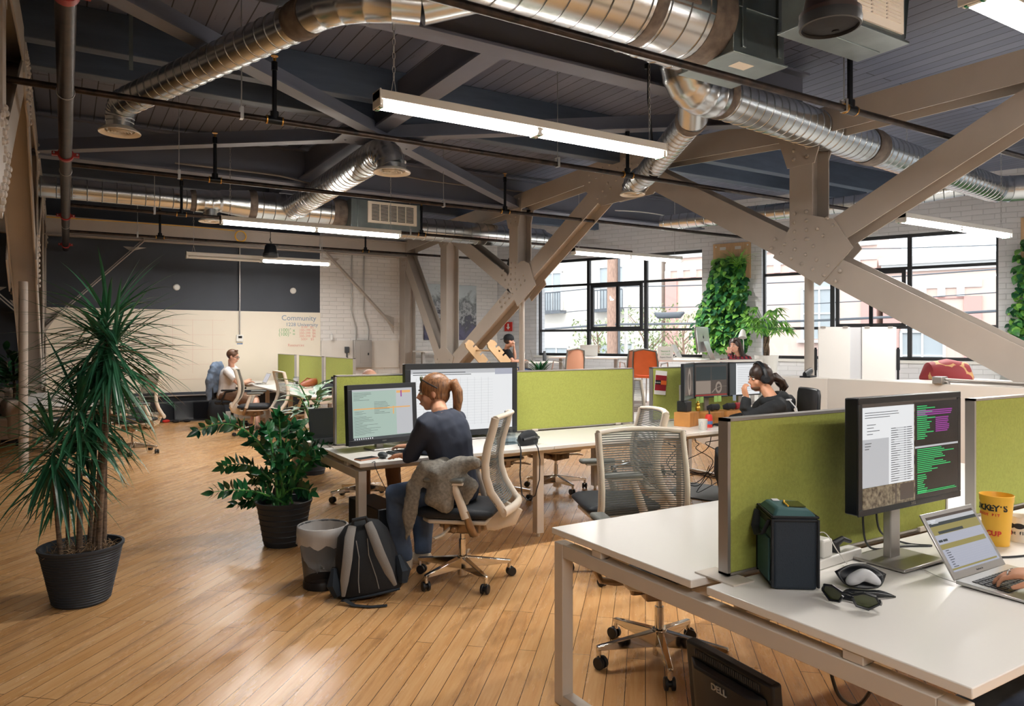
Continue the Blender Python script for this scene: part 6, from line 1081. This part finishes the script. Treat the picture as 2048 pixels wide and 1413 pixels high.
t = thing('painting', 'unframed abstract painting in stormy grey, white and violet', 'painting', (0, 0, 0)); mat('abstract', (120, 124, 140), .7); nt, N, L, b = nodes(MATS['abstract']); tc = N.new('ShaderNodeTexCoord'); sp = N.new('ShaderNodeSeparateXYZ'); L(tc.outputs['Object'], sp.inputs[0])
nz = N.new('ShaderNodeTexNoise'); nz.inputs['Scale'].default_value = 4; nz.inputs['Detail'].default_value = 14; nz.inputs['Roughness'].default_value = .68; nz.inputs['Distortion'].default_value = .5; L(tc.outputs['Object'], nz.inputs[0]); mr = N.new('ShaderNodeMapRange'); mr.inputs[1].default_value = 1.55; mr.inputs[2].default_value = 2.84; mr.inputs[3].default_value = -.25; mr.inputs[4].default_value = .45; L(sp.outputs[2], mr.inputs[0]); ad = N.new('ShaderNodeMath'); L(mr.outputs[0], ad.inputs[0]); L(nz.outputs[0], ad.inputs[1]); rp = N.new('ShaderNodeValToRGB'); L(ad.outputs[0], rp.inputs[0])
e = rp.color_ramp.elements; e[0].position = .12; e[0].color = rgb(58, 58, 84); e[1].position = .85; e[1].color = rgb(196, 204, 206); k = e.new(.35); k.color = rgb(104, 102, 128); k = e.new(.5); k.color = rgb(86, 88, 92); k = e.new(.58); k.color = rgb(190, 192, 196); k = e.new(.66); k.color = rgb(110, 114, 116); L(rp.outputs[0], b.inputs['Base Color'])
m = MB(); m.bx(7.0, 8.36, 15.26, 15.3, 1.55, 2.84); m.build('canvas', 'abstract', t, bev=.004)
t = thing('fire_sign', 'small red wall sign with a white arrow near the back corner', 'sign', WP(.35, 1.87, -.01), WANG); m = MB(); m.bx(-.11, .11, -.02, 0, -.11, .11); m.build('plate', 'ink_red', t); m = MB(); m.ext([(-.02, -.022, .07), (.02, -.022, .07), (.02, -.022, -.01), (.055, -.022, -.01), (0, -.022, -.075), (-.055, -.022, -.01), (-.02, -.022, -.01)], (0, -.003, 0)); m.build('arrow', 'paper', t)
# three black screens on the floor by the wall and clutter
for i, (u, w, lb) in enumerate(((336, .42, 'left dark screen leaning on the floor against the back wall'), (370, .36, 'middle dark screen leaning on the floor against the back wall'), (399, .34, 'right dark screen leaning on the floor against the back wall'))):
    x = PY(u, 820, 14.9).x; t = thing('old_monitor', lb, 'monitor', (x, 14.95-.03*i, 0), math.radians(6-9*i), 'old screens on the floor'); Mx = Matrix.Rotation(math.radians(-12), 4, 'X'); m = MB(); m.M = Mx; m.bx(-w/2, w/2, 0, .05, .02, .39); m.build('case', 'black_plastic', t, bev=.006); m = MB(); m.M = Mx; m.bx(-w/2+.02, w/2-.02, -.002, .0, .045, .365); m.build('display', 'screen_off', t)
for i, (u, v, mt, lb) in enumerate(((318, 845, 'note_green', 'green packet among the bits on the floor by the back wall'), (332, 846, 'ink_red', 'red packet among the bits on the floor by the back wall'), (352, 846, 'black_plastic', 'black adapter on the floor before the old screens'), (374, 845, 'soft_black', 'second black adapter on the floor before the old screens'))):
    p = G(u, v); m = MB(); m.sph((0, 0, .03), .07, n=8, sc=(1, .6, .45)); o = m.build('packet' if i < 2 else 'adapter', mt); o.location = p; tag(o, lb, 'packet' if i < 2 else 'adapter')
backpack('black backpack on the floor behind the chair of the man in white', (2.46, 14.8, 0), .3, 0, .85, False)
# tables, chairs and computers on the raised floor
def table(label, a, b, w, z, name='table'):
    a = Vector((*a, 0)); b = Vector((*b, 0)); d = b-a; L = d.length; t = thing(name, label, 'table', (a.x, a.y, PF), math.atan2(d.y, d.x), 'white tables on the raised floor'); h = z-PF; m = MB(); m.bx(0, L, -w/2, w/2, h-.03, h); m.build('tabletop', 'desk_white', t, bev=.004)
    for x in (.12, L-.12): m = MB(); m.bx(x-.03, x+.03, -.04, .04, .03, h-.03); m.bx(x-.03, x+.03, -w/2+.03, w/2-.03, 0, .03); m.build('leg', 'alu', t, bev=.003)
    return t
table('white table under the left window before the orange backed chair', AT(1110, 722, 13.6).xy, AT(1245, 722, 13.1).xy, .75, 1.24)
table('white table with the silver desktop computer and paper sign', AT(1300, 722, 12.3).xy, AT(1520, 722, 11.9).xy, .8, 1.22)
table('white side table at the back wall left of the tall steel upright', PY(836, 704, 14.7).xy, PY(905, 704, 14.7).xy, .6, 1.31)
table('white table where the man in the cap sits', AT(1040, 724, 14.1).xy, AT(1100, 724, 14.4).xy, .7, 1.13)
CO = {}
def orange_chair(label, u, v, d, deg):
    p = AT(u, v, d)
    if CO: return dup(CO['a'], label, (p.x, p.y, PF), math.radians(deg))
    t = thing('orange_chair', label, 'chair', (p.x, p.y, PF), math.radians(deg), 'orange chairs by the windows'); m = MB(); m.M = Matrix.Identity(4)
    vs = [(x*.22*(1-.1*(z > .8)), .22+.04*(z-.5)+.05*(1-x*x)-o, z) for o in (0, .02) for z in (.48, .6, .72, .82, .88) for x in (-1, -.5, 0, .5, 1)]
    m.add(vs, [(o+i*5+j, o+i*5+j+1, o+(i+1)*5+j+1, o+(i+1)*5+j) for o in (0, 25) for i in range(4) for j in range(4)]+[(20+j, 21+j, 46+j, 45+j) for j in range(4)]+[(i*5, (i+1)*5, 25+(i+1)*5, 25+i*5) for i in range(4)]+[(i*5+4, (i+1)*5+4, 29+(i+1)*5, 29+i*5) for i in range(4)]); m.build('backrest', 'orange_plastic', t, bev=.01, ang=60)
    m = MB(); m.tube([(-.225, .22, .5), (-.22, .235, .7), (-.2, .25, .86), (0, .28, .895), (.2, .25, .86), (.22, .235, .7), (.225, .22, .5)], .014, 8); m.build('back_rim', 'grey_pad', t); m = MB(); m.box((0, 0, .455), (.44, .44, .05)); m.build('seat', 'orange_fabric', t, bev=.02)
    for x in (-1, 1):
        for y in (-1, 1): m = MB(); m.cyl((x*.2, y*.19, .44), (x*.23, y*.23, 0), .011, n=8); m.build('leg', 'alu', t)
        m = MB(); m.tube([(x*.21, .2, .48), (x*.25, .16, .66), (x*.25, -.05, .68), (x*.22, -.14, .5)], .012, 8); m.build('armrest', 'alu', t)
    CO['a'] = t; return t
orange_chair('orange seated chair with a tan mesh back at the left white table', 1132, 740, 12.9, 188); o = orange_chair('orange seated chair with tan back, middle, behind the paper sign', 1270, 750, 12.3, 160)
t = orange_chair('bright orange backed chair nearest the green screen gap', 1304, 755, 11.8, 110); [c.__setattr__('data', c.data.copy()) or c.data.materials.__setitem__(0, MATS['orange_fabric']) for c in t.children if c.name.startswith('backrest')]
laptop('open dark laptop on the left white table, lid toward the viewer', AT(1195, 722, 13.3).xy, 150, .3, [(0, 1, 0, 1, sB)], SM, z=1.241); laptop('open laptop beside the bottle near the man in the cap', AT(1067, 724, 14.0).xy, 60, .2, [(0, 1, 0, 1, sG)], SM, z=1.131)
for u, lb, mt, h in ((1048, 'clear steel bottle near the man in the cap', 'silver', .2), (1089, 'dark tumbler right of the laptop near the man in the cap', 'dark_grey', .2)):
    m = MB(); m.lathe([(.035, 0), (.038, h*.7), (.025, h*.8), (.026, h)], 16); o = m.build('bottle', mt); p = AT(u, 722, 14.1); o.location = (p.x, p.y, 1.131); tag(o, lb, 'bottle')
t = thing('desktop_computer', 'silver desktop computer seen from behind with a dark fruit mark', 'computer', (*AT(1408, 722, 11.9).xy, 1.221), math.radians(202)); m = MB(); Mt = Matrix.Translation((0, 0, .12)) @ Matrix.Rotation(.12, 4, 'X'); m.M = Mt; m.bx(-.265, .265, -.02, .02, 0, .42); m.build('case', 'silver', t, bev=.012); m = MB(); m.ext([(-.1, .02, .3), (-.1, .03, .3), (-.1, .16, .0), (-.1, .14, .0)], (.2, 0, 0)); m.bx(-.1, .1, -.06, .16, 0, .008); m.build('stand', 'silver', t, bev=.003); m = MB(); m.M = Mt; m.sph((0, .021, .25), .028, n=10, sc=(.9, .15, 1)); m.sph((.008, .021, .29), .01, n=6, sc=(.5, .2, 1)); m.build('logo', 'black_plastic', t)
m = MB(); m.M = Mt; m.bx(-.25, .25, -.022, -.02, .06, .4); m.build('display', 'scr_grey', t)
t = thing('paper_sign', 'white paper sign with green and black words above the red card', 'sign', (*AT(1331, 722, 11.6).xy, 1.221), math.radians(-12)); m = MB(); m.bx(-.14, .14, -.004, .004, 0, .22); m.build('sheet', 'paper', t); m = MB(); m.bx(-.14, .14, -.03, .03, 0, .006); m.build('foot', 'clear_plastic', t)
for i, (s, mt) in enumerate((('Robert Vogel', 'wall_dark'), ('Business &', 'ink_green'), ('Life Coach', 'ink_green'), ('Expert Hours', 'wall_dark'))):
    if i: text(s, mt, .038, (0, -.006, .19-.048*i), (PI/2, 0, 0), t, .0003)
t = thing('desk_lamp', 'white desk lamp over the head of the woman in plaid', 'lamp', (*AT(1487, 722, 12.3).xy, 1.221)); m = MB(); m.tube([(0, 0, 0), (0, 0, .3), (-.04, 0, .42)], .008, 8); m.cyl((0, 0, 0), (0, 0, .012), .07, n=20); m.build('arm', 'white_enamel', t); m = MB(); m.tube([(-.02, 0, .5), (-.03, -.01, .46), (-.06, -.03, .36)], [.02, .045, .07], 18); m.build('shade', 'white_enamel', t)
t = thing('tablet_stand', 'white tilted tablet on a stand left of the silver desktop computer', 'tablet', (*AT(1362, 722, 12.1).xy, 1.221), .4); m = MB(); m.M = Matrix.Rotation(-.5, 4, 'X'); m.bx(-.1, .1, 0, .01, .05, .28); m.build('tablet', 'white_enamel', t); m = MB(); m.tube([(0, .02, .15), (0, .16, .0)], .01, 8); m.build('leg', 'silver', t)
# flip chart board
c = AT(1712, 705, 9.0); t = thing('flip_chart', 'white flip chart board with two paper pads behind the half wall', 'flip chart', (c.x, c.y, 0), YAW-PI/2); z0, z1 = AT(1712, 757, 9).z, AT(1712, 655, 9).z; m = MB(); m.bx(-.45, .5, 0, .02, z0-.05, z1); m.build('board', 'paper_grey', t)
for x0, x1 in ((-.47, -.08), (.07, .48)): m = MB(); m.bx(x0, x1, -.012, -.001, z0-.1, z1+.005); o = m.build('paper_pad', 'paper', t); m = MB(); [m.bx(x0+f*(x1-x0)-.03, x0+f*(x1-x0)+.03, -.016, -.011, z1-.012, z1+.012) for f in (.15, .85)]; m.build('clip', 'alu', o)
for x in (-.5, .52): m = MB(); m.cyl((x, 0, PF), (x, 0, z0+.38), .014, n=8); m.cyl((x, 0, z0+.1), (x, 0, z0+.36), .022, n=8); m.bx(x-.03, x+.03, -.3, .3, PF, PF+.03); m.build('upright', 'black_plastic', t)
t = thing('hole_punch', 'black hole punch on top of the white half wall', 'hole punch', (*G(1616, 755, 1.171).xy, 1.171), .3); m = MB(); m.bx(-.09, .09, -.05, .05, 0, .015); m.build('base', 'black_plastic', t); m = MB(); m.M = Matrix.Rotation(-.08, 4, 'Y'); m.tube([(-.09, 0, .03), (0, 0, .045), (.09, 0, .05)], .02, 10, ry=.035); m.build('lever', 'black_plastic', t)
p = AT(1895, 765, 7.2); t = thing('low_table', 'dark fronted low table behind the half wall carrying a red rounded object', 'table', (p.x+.3, p.y, 0), math.radians(-20)); m = MB(); m.bx(-.6, .6, -.4, .4, 1.08, 1.12); m.build('top', 'desk_white', t); m = MB(); m.bx(-.25, .6, -.39, -.36, .98, 1.08); m.bx(-.58, .58, -.35, .35, PF, 1.08); m.build('body', 'wall_dark', t)
mat('red_gold', (132, 36, 40), .7, var=.0); nt, N, L, b = nodes(MATS['red_gold']); tc = N.new('ShaderNodeTexCoord'); nz = N.new('ShaderNodeTexVoronoi'); nz.inputs['Scale'].default_value = 7; L(tc.outputs['Object'], nz.inputs[0]); rp = N.new('ShaderNodeValToRGB'); rp.color_ramp.interpolation = 'CONSTANT'; rp.color_ramp.elements[0].color = rgb(136, 38, 44); rp.color_ramp.elements[1].color = rgb(190, 148, 98); rp.color_ramp.elements[1].position = .62; L(nz.outputs[0], rp.inputs[0]); L(rp.outputs[0], b.inputs['Base Color'])
m = MB(); m.tube([(-.28, 0, 0), (-.2, 0, .0), (0, 0, .0), (.2, 0, 0), (.28, 0, 0)], [.02, .12, .18, .12, .02], 20, ry=[.02, .16, .2, .16, .02]); o = m.build('round_cushion', 'red_gold'); q = AT(1893, 752, 7.7); o.location = (q.x, q.y, 1.14); o.rotation_euler = (0, 0, YAW-PI/2); tag(o, 'red and gold rounded cushion on the low table behind the half wall', 'cushion')
t = thing('conduit_box', 'grey metal outlet box with thin pipes on the half wall, above the large monitor', 'outlet', G(1880, 768, 1.171)); m = MB(); m.bx(-.05, .05, -.04, .04, .0, .06); m.build('box', 'alu', t, bev=.006); m = MB(); m.tube([(0, 0, .02), (-.0, -.06, .02), (0, -.09, -.03), (0, -.09, -.5)], .013, 8); m.tube([(.0, .0, .04), (.03, -.3, .035), (.03, -1.0, .03)], .009, 8); m.tube([(.02, .0, .02), (.05, -.3, .018), (.05, -1.0, .012)], .009, 8); m.build('pipe', 'alu', t)
# sofa in the dark corner
p = G(8, 895); t = thing('sofa', 'pale beige sofa at the far left edge behind the truss post', 'sofa', (p.x-.55, p.y+.3, 0), math.radians(12)); m = MB(); m.bx(-.9, .7, -.4, .4, .1, .42); m.build('base', 'sofa', t, bev=.04, seg=3); m = MB(); m.bx(.5, .75, -.42, .42, .1, .66); m.build('armrest', 'sofa', t, bev=.06, seg=3); m = MB(); m.bx(-.9, .7, .25, .5, .3, .82); m.build('backrest', 'sofa', t, bev=.06, seg=3); m = MB(); m.box((.3, .1, .62), (.5, .16, .36), 0, Euler((.4, 0, .1))); m.build('cushion', 'sofa', t, bev=.07, seg=3)
for x in (-.85, .65):
    for y in (-.35, .35): m = MB(); m.cyl((x, y, 0), (x, y, .1), .025, n=8); m.build('leg', 'black_plastic', t)
m = MB(); m.M = Matrix.Translation(G(1405, 985)) @ Matrix.Rotation(.3, 4, 'Z'); m.bx(-.35, .35, -.3, .3, 0, .012); tag(m.build('floor_mat', 'dark_grey', bev=.004), 'dark grey mat on the floor under the tangle of cables', 'mat')
cable('pale cable bundle running along the grey roof beam at upper left', [PY(350, 326, 10.2), PY(450, 338, 10.2), PY(560, 352, 10.2), PY(635, 372, 10.2)], .014, 'strap_grey', 'cable', 'cables along the roof beams'); cable('pale cable sagging along the grey roof beam past the middle round vent', [PY(790, 348, 10.2), PY(850, 360, 10.2), PY(940, 372, 10.2), PY(1045, 384, 10.2)], .012, 'strap_grey', 'cable', 'cables along the roof beams')
cable('white cable looping on the roof beam above the left window lamp', [PY(1230, 421, 10.25), PY(1280, 424, 10.25), PY(1330, 432, 10.25), PY(1362, 446, 10.2), PY(1375, 440, 10.2), PY(1420, 446, 10.2)], .01, 'white_enamel', 'cable', 'cables along the roof beams')
t = thing('lamp_cable', 'black cable with ties hanging by the right end of the near lamp', 'cable', (0, 0, 0)); q = PY(1300, 200, 4.45); m = MB(); m.tube([(q.x, 4.5, 4.28), (q.x+.01, 4.48, 3.9), (q.x-.02, 4.45, 3.5), (q.x+.0, 4.42, 3.12)], .009, 6); m.build('cord', 'black_plastic', t); m = MB(); [m.cyl((q.x, 4.49-.1*(4.2-z)*.0, z), (q.x, 4.49, z+.04), .018, n=8) for z in (4.0, 3.75)]; m.build('cable_tie', 'soft_black', t)
# ================================================================== the street outside
ST = -.9
m = MB(); m.M = MW; m.bx(-40, 50, .36, 40, ST-.1, ST); struct(m.build('floor_street', 'asphalt'))
def facade(label, s0, s1, z1, mt, wins, extra, out=14.0, cornice=True):
    t = thing('building', label, 'building', (0, 0, 0), 0, 'houses across the street'); m = MB(); m.M = MW; m.bx(s0, s1, out, out+6, ST, z1); m.build('wall', mt, t)
    if cornice: m = MB(); m.M = MW; m.bx(s0-.1, s1+.1, out-.25, out+.3, z1-.25, z1); m.bx(s0-.05, s1+.05, out-.12, out, z1-.5, z1-.25); m.build('cornice', 'street_white', t)
    for s, z, w, h, kind in wins:
        m = MB(); m.M = MW; m.bx(s-w/2, s+w/2, out-.03, out+.02, z, z+h, 0); m.bx(s-w/2-.08, s-w/2, out-.1, out, z-.05, z+h+.08, 1); m.bx(s+w/2, s+w/2+.08, out-.1, out, z-.05, z+h+.08, 1); m.bx(s-w/2-.08, s+w/2+.08, out-.1, out, z+h, z+h+.08, 1); m.bx(s-w/2-.2, s+w/2+.2, out-.2, out, z-.14, z-.04, 1); m.bx(s-.03, s+.03, out-.07, out, z, z+h, 1); m.bx(s-w/2, s+w/2, out-.07, out, z+h*.5, z+h*.5+.05, 1)
        if kind == 'arch': m.tube([(s+w/2*math.cos(a), out-.03, z+h+w/2*math.sin(a)) for a in [PI*i/12 for i in range(13)]], .07, 6, 1); m.add([(s+w/2*math.cos(a), out-.02, z+h+w/2*math.sin(a)) for a in [PI*i/12 for i in range(13)]], [tuple(range(13))], 0)
        o = m.build('window', ['street_glass', 'street_white'], t)
        if kind == 'bars': m = MB(); m.M = MW; [m.bx(s-w/2+i*w/12, s-w/2+i*w/12+.025, out-.14, out-.11, z, z+h) for i in range(13)]; m.bx(s-w/2, s+w/2, out-.14, out-.11, z+h*.5, z+h*.5+.03); m.build('window_bars', 'street_white', o)
        if kind == 'balcony': m = MB(); m.M = MW; [m.bx(s-w/2-.2+i*(w+.4)/10, s-w/2-.18+i*(w+.4)/10, out-.5, out-.47, z, z+.8) for i in range(11)]; m.bx(s-w/2-.2, s+w/2+.2, out-.5, out-.46, z+.78, z+.83); m.bx(s-w/2-.25, s+w/2+.25, out-.55, out, z-.12, z); m.build('balcony', 'wire_grey', o)
    if extra: extra(t, out)
    return t
def dentils(s0, s1, z):
    def f(t, out):
        m = MB(); m.M = MW; [m.bx(s, s+.22, out-.12, out, z, z+.3) for s in [s0+.55*i for i in range(int((s1-s0)/.55))]]; m.bx(s0, s1, out-.06, out, z+.3, z+.62); m.build('dentil_band', 'street_white', t)
        m = MB(); m.M = MW; m.bx(s0, s1, out-.05, out, z-.06, z); [m.bx(s, s+.5, out-.08, out, ST, z) for s in (s0, s1-.5)]; m.build('pilaster', 'trim_pink', t)
    return f
facade('cream house with balconies seen through the left window', -14, -1.9, 6.2, 'cream_wall', [(-12, 3.0, .9, 1.6, ''), (-9.4, 3.0, .8, 1.5, ''), (-7.2, 2.9, .9, 1.7, 'balcony'), (-4.2, 2.9, 1.1, 1.8, 'balcony'), (-7, -.4, 1.2, 1.6, ''), (-4, -.4, 1.6, 1.8, '')], None)
facade('pale pink house with a white toothed cornice behind the utility pole', -1.7, 6.2, 5.4, 'pink_wall', [(4.3, 1.6, 1.1, 1.8, 'arch'), (1.0, 2.2, 1.4, 1.5, ''), (.6, -.6, 1.2, 1.6, 'arch')], dentils(-1.7, 6.2, 4.1))
facade('low pink and white house at the left of the right window', 6.4, 11.3, 4.4, 'pink_wall', [(7.6, .2, 1.2, 1.6, 'arch'), (10.4, 2.2, .9, 1.3, 'bars')], dentils(6.4, 9.3, 3.0))
facade('tall cream house with barred windows in the right window', 11.5, 32, 10, 'street_white', [(12.9, 1.9, 1.0, 1.3, 'bars'), (16.4, 1.9, 1.9, 1.9, 'bars'), (21.5, 1.9, 2.0, 1.9, 'bars'), (14.5, 5.0, 1.6, 1.5, ''), (16.9, 5.2, 1.6, 1.5, ''), (20.6, 5.2, 1.5, 1.6, ''), (23.2, 5.2, 1.5, 1.6, ''), (17.8, -.5, 1.2, 1.5, 'bars'), (26, 1.9, 2, 1.9, 'bars')], None)
def on_street(u, out):  # s where the view line through u reaches that distance out
    r = ray(u); A = ((r.x, .392), (r.y, -.92)); b = (8.96+.92*out, 15.3+.392*out); # r*d = W0 + dir*s
    det = r.x*.92+r.y*.392; d = (b[0]*.92+b[1]*.392)/det; return (r.x*d-b[0])/.392 if abs(.392) > .1 else 0
s = on_street(1226, 6.5); t = thing('utility_pole', 'thick brown wooden utility pole outside the left window', 'pole', (0, 0, 0)); m = MB(); m.M = MW; m.cyl((s, 6.5, ST), (s, 6.5, 9), .2, .17, 16); m.build('pole', 'pole_wood', t); m = MB(); m.M = MW; m.cyl((s+.24, 6.45, ST), (s+.24, 6.45, 9), .04, n=8); m.bx(s-.8, s+.8, 6.35, 6.45, 7.6, 7.75); m.build('conduit', 'wire_grey', t)
s2 = on_street(1252, 7.0); m = MB(); m.M = MW; m.cyl((s2, 7, ST), (s2, 7, 6.5), .06, n=10); tag(m.build('lamp_post', 'street_white'), 'thin white street lamp post right of the wooden utility pole', 'pole')
def wire(label, z0, z1, sag, o, r=.018):
    P = [V(-16, o, z0), V(s, o, (z0+z1)/2-sag*.2), V(12, o, z1-sag), V(30, o, z1+.4)]; m = MB(); m.M = MW; Q = []
    for i in range(len(P)-1): Q += [P[i].lerp(P[i+1], k/6)-V(0, 0, sag*math.sin(PI*k/6)*.5) for k in range(6)]
    m.tube(Q+[P[-1]], r, 5); tag(m.build('power_line', 'wire_grey'), label, 'wire', 'overhead wires outside')
wire('thick overhead cable carrying the grey splice box outside the left window', 1.6, 2.6, .25, 6.4, .035); wire('overhead wire level with the middle of the left window', 3.0, 3.6, .3, 6.3); wire('overhead wire crossing the upper panes outside', 5.2, 4.1, .35, 6.5, .014); wire('thin overhead wire above the middle window rail', 4.0, 4.8, .3, 6.6, .014); wire('lowest thin overhead wire outside the windows', 2.2, 3.1, .3, 6.7, .014)
s3 = on_street(1340, 6.4); m = MB(); m.M = MW; m.tube([(s3-.5, 6.4, 2.38), (s3-.38, 6.4, 2.3), (s3+.32, 6.4, 2.3), (s3+.45, 6.4, 2.38)], [.03, .1, .1, .03], 10); tag(m.build('splice_case', 'wire_grey'), 'grey splice case hanging on the thick overhead cable', 'cable box')
def street_tree(label, u, out, h, w, seed):
    q = on_street(u, out); t = thing('street_tree', label, 'tree', (0, 0, 0), 0, 'pale street trees'); m = MB(); m.M = MW; r = random.Random(seed); m.tube([(q, out, ST), (q+.05, out, h*.4), (q, out, h*.8)], [.06, .045, .015], 7); tr = m
    for i in range(9): a = r.uniform(0, 6.28); m.tube([(q, out, h*.3+i*.12), (q+w*.6*math.cos(a), out+w*.4*math.sin(a), h*.6+i*.12)], [.02, .006], 5)
    m.build('trunk', 'pole_wood', t); m = MB(); m.M = MW
    for i in range(750):
        a = r.uniform(0, 6.28); rr = w*math.sqrt(r.random()); p = V(q+rr*math.cos(a), out+rr*.6*math.sin(a), r.uniform(h*.25, h)); oval(m, p, V(r.uniform(-1, 1), r.uniform(-1, 1), r.uniform(-1, .6)), V(0, 0, 1), .16, .07, 0, .1, 2)
    m.build('leaf_crown', 'leaf_street', t, recalc=False)
street_tree('pale street tree left of the utility pole', 1195, 8.5, 2.3, 1.0, 1); street_tree('pale street tree right of the utility pole', 1290, 8.0, 2.7, 1.3, 2); street_tree('pale street tree beside the living wall outside', 1365, 8.2, 2.5, 1.3, 3)
